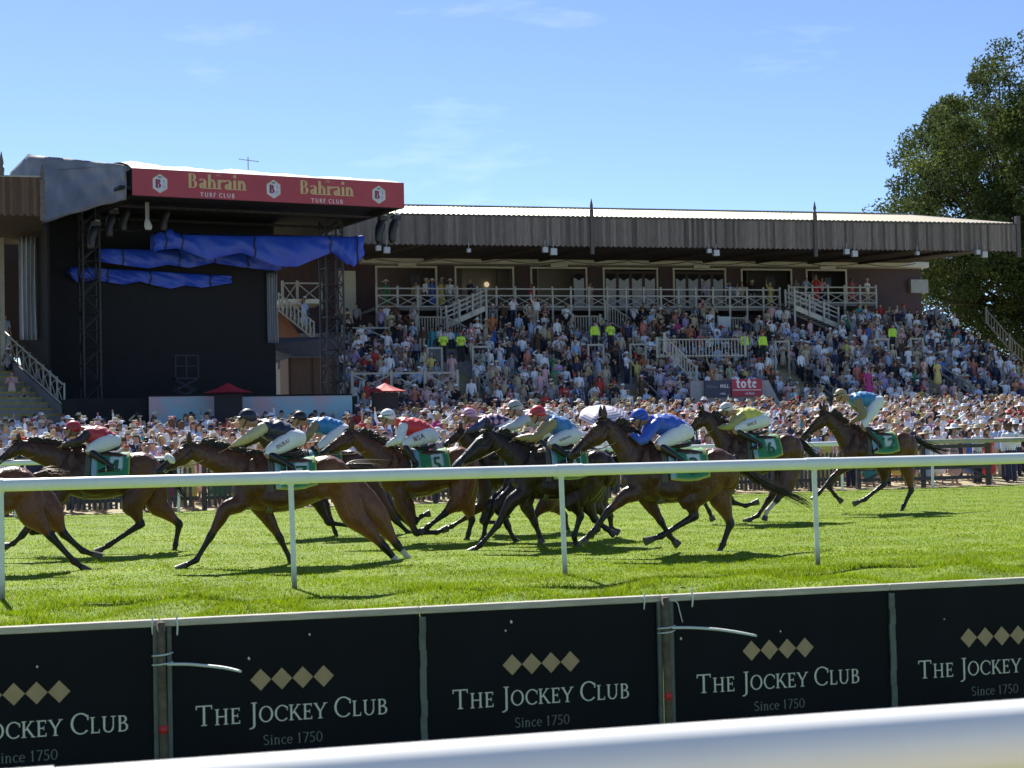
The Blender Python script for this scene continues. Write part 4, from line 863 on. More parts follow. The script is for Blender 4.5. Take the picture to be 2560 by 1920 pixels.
# rear wall with seven framed openings
WV = 102.0
wx = [(942, 1088, 1), (1140, 1280, 2), (1329, 1463, 3), (1510, 1640, 4), (1685, 1810, 4), (1855, 1975, 1), (2017, 2112, 1)]
zt, zb = 12.22, 9.45
op = [(atv(a, 672, WV).x, atv(c, 672, WV).x, k) for a, c, k in wx]; edges = [9.5]+[q for o_ in op for q in o_[:2]]+[57.9]
for i in range(0, len(edges), 2):
    mb = MB(); mb.box(edges[i]-38, edges[i+1]-38, 7, 7.25, 7.9, 12.9); mb.build('wall', DARKWOOD, gs)
for a, c, k in op:
    mb = MB(); mb.box(a-38, c-38, 7, 7.25, zt, 12.9); mb.box(a-38, c-38, 7, 7.25, 7.9, 9.3); mb.build('wall', DARKWOOD, gs)
    fr = MB(); y0 = 6.92; t = .11
    fr.box(a-38-t, a-38+.0, y0, 7.02, zb-.1, zt+.12); fr.box(c-38, c-38+t, y0, 7.02, zb-.1, zt+.12); fr.box(a-38, c-38, y0, 7.02, zt, zt+.12); f = fr.build('window', CRM, gs)
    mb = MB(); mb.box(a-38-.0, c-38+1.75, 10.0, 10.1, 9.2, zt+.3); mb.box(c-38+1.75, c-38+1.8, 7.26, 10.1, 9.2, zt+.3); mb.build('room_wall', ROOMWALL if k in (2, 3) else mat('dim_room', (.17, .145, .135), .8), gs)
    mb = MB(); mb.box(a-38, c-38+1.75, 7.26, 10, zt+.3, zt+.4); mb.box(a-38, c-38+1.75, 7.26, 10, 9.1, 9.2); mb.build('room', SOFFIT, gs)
    if k == 1:
        mb = MB(); mb.box(a+(c-a)*.62-38, a+(c-a)*.80-38, 7.9, 7.98, zt-1.0, zt-.35); mb.build('television', mat('black_plastic', (.008, .008, .01), .3), f)
    if k == 2:
        for q in (.25, .75):
            mb = MB(); mb.ell((a+(c-a)*q-38, 9.85, zt-.75), (.17, .1, .17)); mb.build('wall_lamp', mat('lit_lamp', (.9, .8, .6), .5, emit=(1.0, .80, .5, .3)), f, smooth=True)
        mb = MB(); mb.box(a+(c-a)*.72-38, a+(c-a)*.76-38, 6.96, 7.06, zb, zt); mb.box(a+(c-a)*.94-38, c-38, 6.96, 7.06, zb, zt); mb.build('door', mat('mahogany', (.05, .016, .012), .5), f)
    if k in (3, 4):
        n = 4; wdt = (c-a)/n
        for j in range(n):
            if k == 3 and j != 3: continue
            x0 = a+j*wdt-38; mb = MB(); mb.box(x0, x0+.10, 6.98, 7.06, zb, zt-.1); mb.box(x0+wdt-.1, x0+wdt, 6.98, 7.06, zb, zt-.1); mb.box(x0+.1, x0+wdt-.1, 6.98, 7.06, zb, zb+.2); mb.box(x0+.1, x0+wdt-.1, 6.98, 7.06, zt-.28, zt-.1); dr = mb.build('door', MATS.get('mahogany') or mat('mahogany', (.05, .016, .012), .5), f)
            mb = MB(); mb.box(x0+.1, x0+wdt-.1, 7.01, 7.03, zb+.2, zt-.28); mb.build('pane', PANE, dr)
            q = []
            for s in range(9): q.append((x0+.1+(wdt-.2)*s/8, zt-.75+.18*abs(math.cos(math.pi*s/8))))
            mb = MB(); mb.prism([(x0+.1, zb+.22), (x0+wdt-.1, zb+.22)]+q[::-1], 7.055, 7.075) if False else mb.prism([(x0+.12, zb+.22), (x0+wdt-.12, zb+.22)]+[(x, z) for x, z in q[::-1]], 6.995, 7.005); mb.build('curtain', CURT, dr)
mb = MB(); mb.box(57.7-38, 57.9-38, 7.25, 16, 7.9, 12.9); mb.build('side_wall', DARKWOOD, gs)
mb = MB(); mb.box(19.2-38, 57.9-38, 5.9, 6.98, 12.40, 12.76); mb.build('lintel_beam', CRM, gs)
# catenary cables on the beam
for i in range(9):
    x = 20+i*4.1; mb = MB(); mb.tube([(x-38+4.1*t, 5.86, 12.66-.22*4*t*(1-t)) for t in np.linspace(0, 1, 9)], .022, 5); mb.build('cable', SOFFIT, gs)
for px in (1016, 1395, 1750, 2065): # vent boxes over the openings
    x = atv(px, 665, 101).x; mb = MB(); mb.box(x-.55-38, x+.55-38, 5.7, 5.9, 12.2, 12.42); mb.build('awning_box', CRM, gs)
mb = MB(); x = atv(2290, 700, 101.9).x; mb.box(x-.55-38, x+.75-38, 6.6, 6.95, 10.75, 11.65); mb.build('wall_cabinet', mat('pale_cabinet', (.34, .36, .35), .5), gs)
# the balcony deck
mb = MB(); mb.box(19.1-38, 45.4-38, 2.0, 7, 9.18, 9.36); mb.box(45.4-38, 52.4-38, 3.0, 7, 9.55, 9.72); mb.build('balcony_floor', mat('deck_edge', (.20, .19, .18), .8), gs)
mb = MB(); mb.box(9.5-38, 57.9-38, 4.6, 4.9, 7.5, 9.16); mb.build('lower_wall', DARKWOOD, gs)
WHITEP = mat('white_paint', (0.50, 0.50, 0.48), 0.5, var=0.1, scale=4); SHPAINT = mat('cream_rail_paint', (0.40, 0.39, 0.33), 0.55, var=0.15, scale=5)
def railing(name, lab, pxs, v, ztop, zmid, zbot, zpost, m=WHITEP, x_brace=True, py=740):
    xs = [atv(p, py, v).x for p in pxs]; root = empty(name, (xs[0], v, zbot)); tag(root, lab, 'railing', 'white balcony railings'); O = root.location
    for x in xs:
        mb = MB(); mb.box(x-O.x-.055, x-O.x+.055, -.055, .055, zpost-O.z, ztop+.12-O.z); mb.build('post', m, root)
    for z in (ztop-.03, zmid, zbot):
        mb = MB(); mb.box(xs[0]-O.x, xs[-1]-O.x, -.035, .035, z-.05-O.z, z+.03-O.z); mb.build('rail', m, root)
    if x_brace:
        for a, c in zip(xs[:-1], xs[1:]):
            mb = MB(); mb.bar((a-O.x+.055, 0, zbot+.04-O.z), (c-O.x-.055, 0, zmid-.06-O.z), .05, .04); mb.bar((a-O.x+.055, -.045, zmid-.06-O.z), (c-O.x-.055, -.045, zbot+.04-O.z), .04, .04); mb.build('cross_brace', m, root)
    return root
railing('balcony_railing', 'long white balcony railing with crossed braces below the framed openings', [941, 994, 1044, 1093, 1143, 1193, 1241, 1288, 1335, 1381, 1427, 1472, 1518, 1565, 1609, 1652, 1696, 1739, 1782, 1824, 1867, 1908, 1949], 97, 10.52, 10.08, 9.42, 8.2)
railing('balcony_railing', 'short white balcony railing at the far right end of the balcony', [1972, 2014, 2031, 2070, 2111, 2150, 2190], 98, 10.80, 10.42, 9.78, 8.8)
# terrace of stepped rows, one body; aisles cut with half steps
NROW = 16; TV0 = 81.0; TD_ = .94; TZ0 = 2.15; TR = .372; tx0, tx1 = 12.5, 55.9
mb = MB(); prof = [(TV0-95, 0)]
for i in range(NROW): prof += [(TV0+i*TD_-95, TZ0+i*TR), (TV0+(i+1)*TD_-95, TZ0+i*TR)]
prof += [(TV0+NROW*TD_+6-95, TZ0+(NROW-1)*TR), (TV0+NROW*TD_+6-95, 0)]
n = len(prof); mb.add([(tx0-38, y, z) for y, z in prof]+[(tx1-38, y, z) for y, z in prof], [tuple(range(n-1, -1, -1)), tuple(range(n, 2*n))]+[(i, (i+1) % n, (i+1) % n+n, i+n) for i in range(n)])
mb.build('terrace', CONC, gs)
AISLES = [(21.6, 2, 9, 1.7), (30.5, 0, 6, 1.7), (40.8, 1, 9, 1.7), (49.1, 2, 10, 1.6), (17.2, 12, 16, 1.6)]
for x, r0, r1, wd in AISLES:
    mb = MB(); ys = MB()
    for i in range(r0, r1):
        y = TV0+i*TD_-95; z = TZ0+i*TR
        mb.box(x-wd/2-38, x+wd/2-38, y-TD_/2, y-.004, z-TR+.003, z-TR/2)
        for yy, zz in ((y-TD_/2, z-TR/2), (y, z)): ys.box(x-wd/2-38, x+wd/2-38, yy-.012, yy+.10, zz-.07, zz+.008)
    mb.build('aisle_steps', CONC, gs); ys.build('step_nosing', YEL, gs)
ENDW = mat('brick_end', (.10, .06, .045), .85, var=.3, scale=8)
mb = MB(); P_ = [(TV0-95, 0), (TV0-95, TZ0+.5), (TV0+NROW*TD_-95, TZ0+NROW*TR+.5), (TV0+NROW*TD_-95, 0)]
mb.add([(tx1-38, y, z) for y, z in P_]+[(tx1-37.8, y, z) for y, z in P_], [(0, 1, 2, 3), (7, 6, 5, 4), (1, 5, 6, 2), (0, 4, 5, 1), (2, 6, 7, 3)]); mb.build('end_wall', ENDW, gs)
# handrails and barrier frames among the crowd
def terr_z(v): return TZ0+TR*max(0, min(NROW-1, math.floor((v-TV0)/TD_)))
def frame_barrier(px, py, wpx, v, lab):
    p = atv(px, py, v); q = atv(px+wpx, py, v); O = Vector((p.x, v, terr_z(v))); root = empty('barrier_frame', O); tag(root, lab, 'barrier', 'pale barrier frames on the terrace'); W = q.x-p.x; h = p.z-O.z; t = .10
    for x in (0, W-t): mb = MB(); mb.box(x, x+t, -.05, .05, 0, h-t); mb.build('upright', SHPAINT, root)
    mb = MB(); mb.box(0, W, -.05, .05, h-t, h); mb.build('crossbar', SHPAINT, root)
for a in ((1066, 868, 40, 87.5, 'leftmost pale goal shaped frame, beside the yellow vest steward'), (1179, 865, 44, 87.2, 'pale frame right of the two stewards and above the second stair'), (1468, 860, 42, 87.5, 'pale frame in the crowd just left of the lower stair hatch'), (1573, 859, 42, 87.5, 'pale frame directly above the stair with a crouching man'),
          (1935, 852, 38, 88.0, 'pale frame beside the long slatted fence end'), (2184, 846, 38, 88.3, 'pale frame left of the farthest right stair'), (2274, 845, 34, 88.5, 'pale frame farthest right on the terrace')): frame_barrier(*a)
def handrail(x, v0, v1, lab):
    z0, z1 = terr_z(v0), terr_z(v1); root = empty('stair_handrail', (x, v0, z0)); tag(root, lab, 'handrail', 'stair handrails on the terrace')
    for v, z in ((v0, z0), (v1, z1)): mb = MB(); mb.box(-.06, .06, v-v0-.06, v-v0+.06, z-z0, z-z0+1.05); mb.build('post', SHPAINT, root)
    for h in (.55, 1.0): mb = MB(); mb.bar((0, .06, h), (0, v1-v0-.06, z1-z0+h), .06, .08); mb.build('rail', SHPAINT, root)
for a in ((22.6, 82.2, 86.4, 'sloping rail right of the second stair in the terrace'), (20.6, 83.2, 87.4, 'sloping rail left of the second stair in the terrace'), (31.5, 81.6, 85.6, 'sloping rail right of the stair left of the red sign'), (29.5, 82.2, 86, 'sloping rail left of the stair left of the red sign'),
          (41.9, 82.4, 88.5, 'sloping rail right of the stair right of the red sign'), (39.8, 82.4, 86.5, 'sloping rail left of the stair right of the red sign'), (50.1, 83, 89.5, 'sloping rail right of the farthest right stair'), (48.1, 83, 88.5, 'sloping rail left of the farthest right stair')): handrail(*a)
# railed pens: upright slats
def slat_fence(pts, h, lab, v, gap=.16, m=SHPAINT, py=None):
    """pts: list of (x, z) foot points along the fence at depth v"""
    root = empty('slatted_railing', (pts[0][0], v, pts[0][1])); tag(root, lab, 'railing', 'slatted railings round the stair hatches'); O = root.location
    for (x0, z0), (x1, z1) in zip(pts[:-1], pts[1:]):
        L_ = abs(x1-x0); n = max(2, int(L_/gap)); mb = MB()
        for i in range(n+1):
            t = i/n; x = x0+(x1-x0)*t-O.x; z = z0+(z1-z0)*t-O.z; mb.box(x-.025, x+.025, -.02, .02, z, z+h-.04)
        mb.build('slats', m, root)
        for hh in (.1, h): mb = MB(); mb.bar((x0-O.x, -.05, z0-O.z+hh), (x1-O.x, -.05, z1-O.z+hh), .05, .07); mb.build('rail', m, root)
    for x, z in pts: mb = MB(); mb.box(x-O.x-.07, x-O.x+.07, -.12, -.08, z-O.z, z-O.z+h+.14); mb.build('post', m, root)
g = lambda px, py, v: (lambda q: (q.x, q.z))(atv(px, py, v))
slat_fence([g(1642, 895, 86), g(1862, 893, 86)], 1.0, 'long level slatted railing between two stairs in the middle of the terrace', 86, .19)
slat_fence([g(1042, 838, 95), g(1118, 838, 95), g(1200, 880, 95)], 1.05, 'slatted pen with sloping end below the left balcony stair', 95)
slat_fence([g(1432, 835, 95), g(1500, 835, 95), g(1545, 885, 95)], 1.05, 'slatted pen with sloping end below the middle of the balcony', 95)
slat_fence([g(1512, 800, 96), g(1625, 870, 96)], 1.05, 'long sloping slatted railing right of the middle pen', 96)
slat_fence([g(1795, 838, 95), g(1865, 838, 95), g(1885, 860, 95)], 1.05, 'slatted pen with a white notice below the right part of the balcony', 95)
slat_fence([g(2128, 828, 95), g(2182, 828, 95), g(2230, 840, 95)], 1.05, 'slatted pen at the foot of the right balcony stair', 95)
slat_fence([g(1660, 880, 84), g(1740, 962, 84)], .9, 'slatted railing sloping down towards the blue and red signs', 84)
slat_fence([(56.6, 8.0), (58.2, 6.3), (60.4, 4.4)], .9, 'slatted railing stepping down outside the right end of the terrace', 92, .2, mat('dull_rail_paint', (.16, .15, .13), .6))
mb = MB(); p = atv(1812, 812, 94.8); mb.box(p.x-.4, p.x+.4, 94.83, 94.85, p.z-.5, p.z+.5); tag(mb.build('notice_board', mat('white_notice', (.6, .62, .65), .5)), 'small white notice fixed on the slatted pen under the balcony', 'notice')
# balcony stairs with crossed rails
def balcony_stair(pa, pb, lab, v):
    a, c = atv(*pa, v), atv(*pb, v); root = empty('balcony_stair', (a.x, v, 0)); tag(root, lab, 'staircase', 'stairs from the balcony to the terrace'); O = root.location; d = c-a; n = 10
    mb = MB()
    for s in (0, 1.3): mb.bar(a-O+Vector((0, s, 0)), c-O+Vector((0, s, 0)), .08, .30)
    mb.build('stringer', CRM, root); mb = MB()
    for i in range(n): q = a-O+d*(i+.5)/n; mb.box(q.x-.18, q.x+.18, .05, 1.25, q.z-.03, q.z+.03)
    mb.build('tread', CONC, root)
    for s in (0, 1.3):
        for h in (.5, .78, 1.05): mb = MB(); mb.bar(a-O+Vector((0, s-.05, h)), c-O+Vector((0, s-.05, h)), .05, .07); mb.build('rail', WHITEP, root)
        for t in (0, .33, .66, 1): q = a-O+d*t; mb = MB(); mb.box(q.x-.06, q.x+.06, s-.13, s-.06, q.z-.1 if 0 < t < 1 else -O.z+8.0, q.z+1.2); mb.build('post', WHITEP, root)
balcony_stair((1115, 815), (1215, 770), 'white railed stair climbing right to the balcony', 95.3)
balcony_stair((2095, 815), (1985, 768), 'white railed stair climbing left to the right end of the balcony', 95.3)
# crossed low fences at the left of the terrace
def cross_fence(pxs, py, v, lab, h=1.0):
    xs = [atv(p, py, v).x for p in pxs]; z0 = atv(pxs[0], py, v).z-h; root = empty('cross_fence', (xs[0], v, z0)); tag(root, lab, 'fence', 'crossed rail fences on the terrace'); x0 = xs[0]
    for x in xs: mb = MB(); mb.box(x-x0-.07, x-x0+.07, -.07, .07, -.4, h+.1); mb.build('post', SHPAINT, root)
    for a, c in zip(xs[:-1], xs[1:]):
        mb = MB(); mb.box(a-x0+.07, c-x0-.07, -.04, .04, h-.09, h); mb.build('rail', SHPAINT, root)
        mb = MB(); mb.bar((a-x0+.07, 0, 0), (c-x0-.07, 0, h-.12), .06, .06); mb.bar((a-x0+.07, -.06, h-.12), (c-x0-.07, -.06, 0), .05, .06); mb.build('cross_brace', SHPAINT, root)
cross_fence([856, 910, 1014], 818, 93, 'pale crossed fence left, above the seated crowd beside the stage')
cross_fence([880, 978, 1062, 1143], 932, 83.5, 'pale crossed fence low on the terrace behind the right red parasol')
# cream door and small landing at the far left behind the stage
mb = MB(); a = atv(847, 685, 101.9); mb.box(a.x-38, a.x+1.05-38, 6.93, 6.99, 8.0, 12.0); mb.build('door', CRM, gs)
cross_fence([706, 743, 802], 706, 94.5, 'pale railed landing seen behind the stage opening', 1.1)
mb = MB(); a = atv(700, 748, 94); c = atv(805, 748, 94); mb.box(a.x-38, c.x-38, -1.2, 2, a.z-.25, a.z); mb.build('landing', CRM, gs)
# lights and speakers under the fascia
FLO = mat('floodlight_face', (.46, .48, .47), .35, var=.08); FLB = mat('floodlight_body', (.30, .31, .31), .5)
for i, (px, py, s) in enumerate(((968, 625, 1), (947, 620, .8), (1173, 626, .6), (1385, 629, 1.1), (1364, 624, .9), (1792, 632, 1), (1774, 627, .7), (2138, 634, 1.05), (2118, 629, .9), (2295, 633, .6), (2463, 636, 1.05), (2446, 630, .8))):
    p = atv(px, py, 87.6); root = empty('floodlight', p); tag(root, ['white square floodlight under the fascia, ', 'flat grey floodlight tilted under the fascia, '][s < 1]+['first from the stage', 'beside the first white one', 'alone left of the first finial', 'just left of the first finial', 'paired left of the first finial', 'midway between the finials', 'paired midway between finials', 'right of second finial', 'paired right of second finial', 'small, above the wall end', 'nearest the right end', 'paired nearest the right end'][i], 'floodlight', 'floodlights under the grandstand fascia')
    b_ = .17*s
    mb = MB(); mb.box(-b_, b_, 0, .22, -b_, b_); mb.build('housing', FLB, root); mb = MB(); mb.box(-b_*.92, b_*.92, -.02, -.003, -b_*.92, b_*.92); mb.build('lens', FLO, root); mb = MB(); mb.bar((0, .1, b_), (0, .1, b_+.35), .04); mb.build('bracket', FLB, root)
# betting signs on the low hatch wall
def sign(name, lab, p0, p1, v, m, words):
    a, c = atv(*p0, v), atv(*p1, v); W = c.x-a.x; H = a.z-c.z; O = Vector(((a.x+c.x)/2, v, c.z)); root = empty(name, O); tag(root, lab, 'sign'); mb = MB(); mb.box(-W/2, W/2, 0, .06, 0, H); pn = mb.build('panel', m, root)
    for txt, cap, x, z, mm, wdt, kw in words:
        q, w_ = letters(txt, cap, **kw); put_letters('lettering', q, w_, (x*W, -.001, z*H), (1, 0, 0), (0, 0, 1), mm, pn, size=wdt*W)
    return root, W, H, pn
SGW = mat('sign_white', (.70, .70, .72), .5); bold = dict(b=.2, t=.18, sf=0)
r_, W, H, pn = sign('betting_sign', 'red betting sign with white lettering and a thin white line', (1829, 948), (1906, 991), 80.6, mat('sign_red', (.36, .022, .05), .5), [('tote', .5, 0, .50, SGW, .72, bold), ('bet here', .12, .08, .12, SGW, .36, bold)])
mb = MB(); mb.box(-W*.47, W*.47, -.008, -.001, H*.36, H*.40); mb.build('stripe', SGW, pn)
sign('betting_sign', 'dark blue bookmaker sign left of the red one', (1762, 951), (1827, 993), 80.6, mat('sign_navy', (.02, .028, .07), .5), [('William', .3, -.22, .55, mat('sign_grey', (.2, .22, .28), .5), .42, dict(b=.12, t=.09, sf=.05)), ('HILL', .4, .27, .55, SGW, .36, bold), ('betting', .2, .2, .16, SGW, .3, bold)])
mb = MB(); a, c = atv(1735, 952, 80.8), atv(1965, 952, 80.8); mb.add([(a.x-.2, 80.8, 1.8), (a.x-.2, 80.8, a.z), (a.x+.2, 80.8, a.z), (c.x-1.3, 80.8, a.z), (c.x-1.0, 80.8, a.z), (c.x+.3, 80.8, 1.8)], [(0, 5, 4, 3, 2, 1)]); o = mb.build('hatch_wall', mat('pale_hatch_wall', (.28, .29, .31), .7)); sm = o.modifiers.new('s', 'SOLIDIFY'); sm.thickness = .15; tag(o, 'pale low wall behind the red and blue betting signs', 'wall')
# aerials on the roofs
def aerial(px, py, v, h, lab):
    p = atv(px, py, v); root = empty('aerial', p); tag(root, lab, 'aerial', 'television aerials'); mb = MB(); mb.tube([(0, 0, -h), (0, 0, 0)], .025, 6); mb.build('mast', FLB, root); mb = MB(); mb.tube([(-.45, 0, -.12), (.5, 0, -.22)], .018, 5)
    for i in range(6): x = -.4+i*.17; mb.tube([(x, -.18, -.13-i*.017), (x, .18, -.13-i*.017)], .012, 4)
    mb.build('elements', FLB, root)
aerial(620, 392, 80, 1.6, 'aerial standing above the stage roof'); aerial(1062, 512, 94, .9, 'low aerial on the metal roof near the stage'); aerial(1978, 530, 94, .7, 'low aerial on the metal roof left of the second finial')
# ================================================================ outdoor concert stage, left of the stand
SA = math.radians(11.6); E1 = Vector((math.cos(SA), math.sin(SA), 0)); E2 = Vector((-math.sin(SA), math.cos(SA), 0))
C0 = atv(330, 450, 70.0); C0.z = 0
def ons(px, py, d=0.0):
    """photograph point carried to the stage plane lying d behind its front; returned in stage axes (along, behind, up)"""
    r = ray(px, py); t = ((C0+E2*d)-Vector((0, 0, EYE))).dot(E2)/r.dot(E2); p = Vector((0, 0, EYE))+r*t; q = p-C0
    return Vector((q.dot(E1), q.dot(E2), q.z))
st = empty('concert_stage', C0, SA); tag(st, 'dark open air stage with red sponsor banner along its roof', 'stage')
BLACK = mat('stage_black', (.006, .006, .008), .8, var=.4, scale=2); BANR = mat('banner_red', (.36, .050, .070), .6, var=.1, scale=1.2, bump=.2, bscale=2); TRUSS = mat('truss_black', (.022, .022, .026), .5, var=.3)
GOLDL = mat('banner_gold', (.52, .40, .18), .6); HEXW = mat('emblem_white', (.52, .54, .60), .6); MAR = mat('emblem_maroon', (.22, .02, .05), .6); DGR = mat('emblem_green', (.05, .14, .08), .6)
TARPG = mat('grey_tarpaulin', (.15, .155, .17), .5, var=.35, scale=.9, bump=.8, bscale=2.5, spec=.5); TARPW = mat('roof_membrane', (.62, .60, .55), .6, var=.15, scale=2, bump=.4, bscale=3)
BLUE = mat('blue_tarpaulin', (.020, .072, .52), .42, var=.12, scale=1.5, bump=.25, bscale=3, spec=.5)
W_ = ons(1009, 480).x; zt_ = ons(330, 420).z; zb_ = ons(330, 488).z
gz = 1.3
mb = MB(); mb.box(0, W_, -.05, 0, zb_, zt_); bn = mb.build('banner', BANR, st)
def hexa(px, py):
    p = ons(px, py, -.05); R_ = .40
    mb = MB(); q = [(p.x+R_*.88*math.sin(a), -.053, p.z+R_*math.cos(a)) for a in [math.pi/3*k for k in range(6)]]; q = q[::-1]; mb.add(q, [tuple(range(6))]); e = mb.build('emblem', HEXW, bn)
    mb = MB(); 
    for k in range(6):
        a, c = math.pi/3*k, math.pi/3*(k+1); s = lambda an, r: (p.x+r*.88*math.sin(an), -.055, p.z+r*math.cos(an)); mb.add([s(c, R_*1.02), s(a, R_*1.02), s(a, R_*.95), s(c, R_*.95)], [(0, 1, 2, 3)])
    mb.build('emblem_edge', GOLDL, e)
    q, w_ = letters('B', .36, b=.26, t=.09, sf=.08); put_letters('lettering', q, w_, (p.x-.05, -.055, p.z-.18), (1, 0, 0), (0, 0, 1), MAR, e)
    for tx, z in (('T', .04), ('C', -.18)): q, w_ = letters(tx, .11, b=.2, t=.09); put_letters('lettering', q, w_, (p.x+.17, -.055, p.z+z), (1, 0, 0), (0, 0, 1), MAR, e)
    mb = MB(); mb.add([(p.x-.12, -.056, p.z+.26), (p.x, -.056, p.z+.235), (p.x+.12, -.056, p.z+.26), (p.x, -.056, p.z+.31)], [(0, 1, 2, 3)]); mb.build('crown_mark', DGR, e)
for p in ((400, 459), (684, 473), (947, 487)): hexa(*p)
for (xa, yb, xb, cp, ty) in ((470, 474, 618, 36, 489), (750, 489, 886, 34, 504)):
    a = ons(xa, yb, -.05); c = ons(xb, yb, -.05); q, w_ = letters('Bahrain', .55, b=.2, t=.06, sf=.09, gap=.03); put_letters('lettering', q, w_, ((a.x+c.x)/2, -.052, a.z+.08), (1, 0, 0), (0, 0, 1), GOLDL, bn, size=c.x-a.x)
    q, w_ = letters('TURF CLUB', .17, b=.2, t=.14, sf=0, gap=.16); put_letters('lettering', q, w_, ((a.x+c.x)/2, -.052, a.z-.27), (1, 0, 0), (0, 0, 1), mat('banner_pale', (.62, .52, .55), .6), bn, size=(c.x-a.x)*.6)
    q, w_ = letters('THE', .10, b=.2, t=.1, sf=.05); put_letters('lettering', q, w_, ((a.x+c.x)/2+.02, -.052, a.z+.62), (1, 0, 0), (0, 0, 1), GOLDL, bn, size=.24)
# roof shell
D_ = 13.5
mb = MB(); mb.box(0, W_, .0, .25, zb_-.02, zt_-.01); mb.box(0, .2, .25, D_, zb_-.0, zt_-.01); mb.box(W_-.2, W_, .25, D_, zb_, zt_-.01); mb.build('roof_frame', BLACK, st)
mb = MB(); mb.box(-.5, W_, .1, D_, zb_+.25, zb_+.40); mb.build('roof_underside', BLACK, st)
n, m_ = 60, 14; V = []; rr = random.Random(4); lump = [rr.uniform(0, 1) for _ in range(9)]
rdg = ons(70, 388, 7.0)
for j in range(m_+1):
    for i in range(n+1):
        x = (W_+.0)*i/n; y = -.04+9*j/m_; t = j/m_; rise = .10+.30*(math.sin(min(1, t*3)*math.pi/2))*(.9+.5*math.sin(x*2.1)*math.sin(x*.8+1)*.6+.12*math.sin(x*9+y)); rise += t*.9*(1-i/n)
        rise *= .8+.2*min(1, (n-i)/3)
        V.append((x, y, zt_-.02+rise*(0 if j == 0 else 1)))
mb = MB(); mb.add(V, [(j*(n+1)+i, j*(n+1)+i+1, (j+1)*(n+1)+i+1, (j+1)*(n+1)+i) for j in range(m_) for i in range(n)]); mb.build('roof_membrane', TARPW, st, smooth=True)
# side tarpaulin flaring back to the left of the front corner
def inst(px, py, v): p = atv(px, py, v)-C0; return Vector((p.dot(E1), p.dot(E2), p.z))
top = [inst(316, 413, 70), inst(250, 405, 72), inst(160, 395, 75), inst(70, 387, 77.5), inst(25, 432, 79)]; bot = [inst(316, 500, 70), inst(262, 512, 71.5), inst(190, 533, 73), inst(95, 562, 75.5), inst(10, 585, 79)]
dens = lambda A: np.array([np.array(A[i])*(1-j/8)+np.array(A[i+1])*(j/8) for i in range(len(A)-1) for j in range(8)]+[np.array(A[-1])]); tt = dens([tuple(p) for p in top]); bb = dens([tuple(p) for p in bot]); V = []; K = 16
for j in range(K+1):
    for i in range(len(tt)):
        f = j/K; p = Vector(tt[i]).lerp(Vector(bb[i]), f); wv = (.05*math.sin(i*.9+j*.55)+.03*math.sin(i*.37-j*1.1)+.025*math.sin(i*2.1+j*.3))*math.sin(math.pi*f)**.5; V.append(p+E2*0+Vector((-.5*wv, -wv, .02*math.sin(i*.8)*f)))
mb = MB(); nn_ = len(tt); mb.add(V, [(j*nn_+i, (j+1)*nn_+i, (j+1)*nn_+i+1, j*nn_+i+1) for j in range(K) for i in range(nn_-1)]); o = mb.build('side_tarpaulin', TARPG, st, smooth=True); sm = o.modifiers.new('s', 'SOLIDIFY'); sm.thickness = .015
p1, p2, p3_ = inst(316, 413, 70), inst(70, 387, 77.5), inst(25, 432, 79); q1 = p1+Vector((0, .5, .12)); mb = MB(); mb.add([p1+Vector((0, 0, .02)), Vector((W_*.25, 7.5, zt_+1.0)), p2+Vector((0, 0, .03)), p3_], [(0, 1, 2, 3)]); o = mb.build('roof_edge_sheet', mat('green_grey_sheet', (.30, .32, .28), .6, var=.2), st)
# black interior: deck, back and side drops
xl, xr_ = ons(95, 800, 8.5).x, ons(688, 800, 8.5).x
mb = MB(); mb.box(xl, xr_, 8.5, 8.7, gz, zb_+.3); mb.build('backdrop', BLACK, st)
mb = MB(); mb.box(xl-.1, xl, 6.0, 12, gz, zb_+.3); mb.build('side_drop', BLACK, st)
mb = MB(); mb.box(xl, ons(862, 990, 3).x, 1.5, 8.5, gz-1, ons(700, 992, 1.5).z); mb.build('deck', BLACK, st)
# lattice towers
def tower(px, lab, d=6.3, h=None, py0=560):
    a = ons(px-20, 700, d); c = ons(px+22, 700, d); w_ = c.x-a.x; ztop = h or zb_+.25; root = empty('truss_tower', C0+E1*a.x+E2*d+Vector((0, 0, gz)), SA); tag(root, lab, 'truss tower', 'lattice towers carrying the stage roof'); H = ztop-gz
    for x in (0, w_):
        for y in (0, w_): mb = MB(); mb.tube([(x, y, 0), (x, y, H)], .05, 8); mb.build('chord', TRUSS, root)
    n = 14
    for (xa, ya, xb, yb) in ((0, 0, w_, 0), (0, w_, w_, w_), (0, 0, 0, w_), (w_, 0, w_, w_)):
        mb = MB()
        for i in range(n):
            z0, z1 = H*i/n, H*(i+1)/n; A, B_ = ((xa, ya), (xb, yb)) if i % 2 else ((xb, yb), (xa, ya)); mb.tube([(*A, z0), (*B_, z1)], .028, 6); mb.tube([(xa, ya, z1), (xb, yb, z1)], .024, 6)
        mb.build('lacing', TRUSS, root)
tower(228, 'black lattice tower at the left of the stage opening'); tower(836, 'black lattice tower at the right of the stage opening')
for px in (130, 500, 640): pass
for d, z in ((3, zb_+.0), (6.5, zb_-.1), (6.5, zb_-.6)):
    mb = MB(); x0, x1 = .2, W_-.3
    mb.tube([(x0, d, z), (x1, d, z)], .04, 6); mb.tube([(x0, d+.4, z), (x1, d+.4, z)], .04, 6)
    for i in range(40): mb.tube([(x0+(x1-x0)*i/40, d+.4*(i % 2), z), (x0+(x1-x0)*(i+1)/40, d+.4*((i+1) % 2), z)], .025, 5)
    mb.build('roof_truss', TRUSS, st)
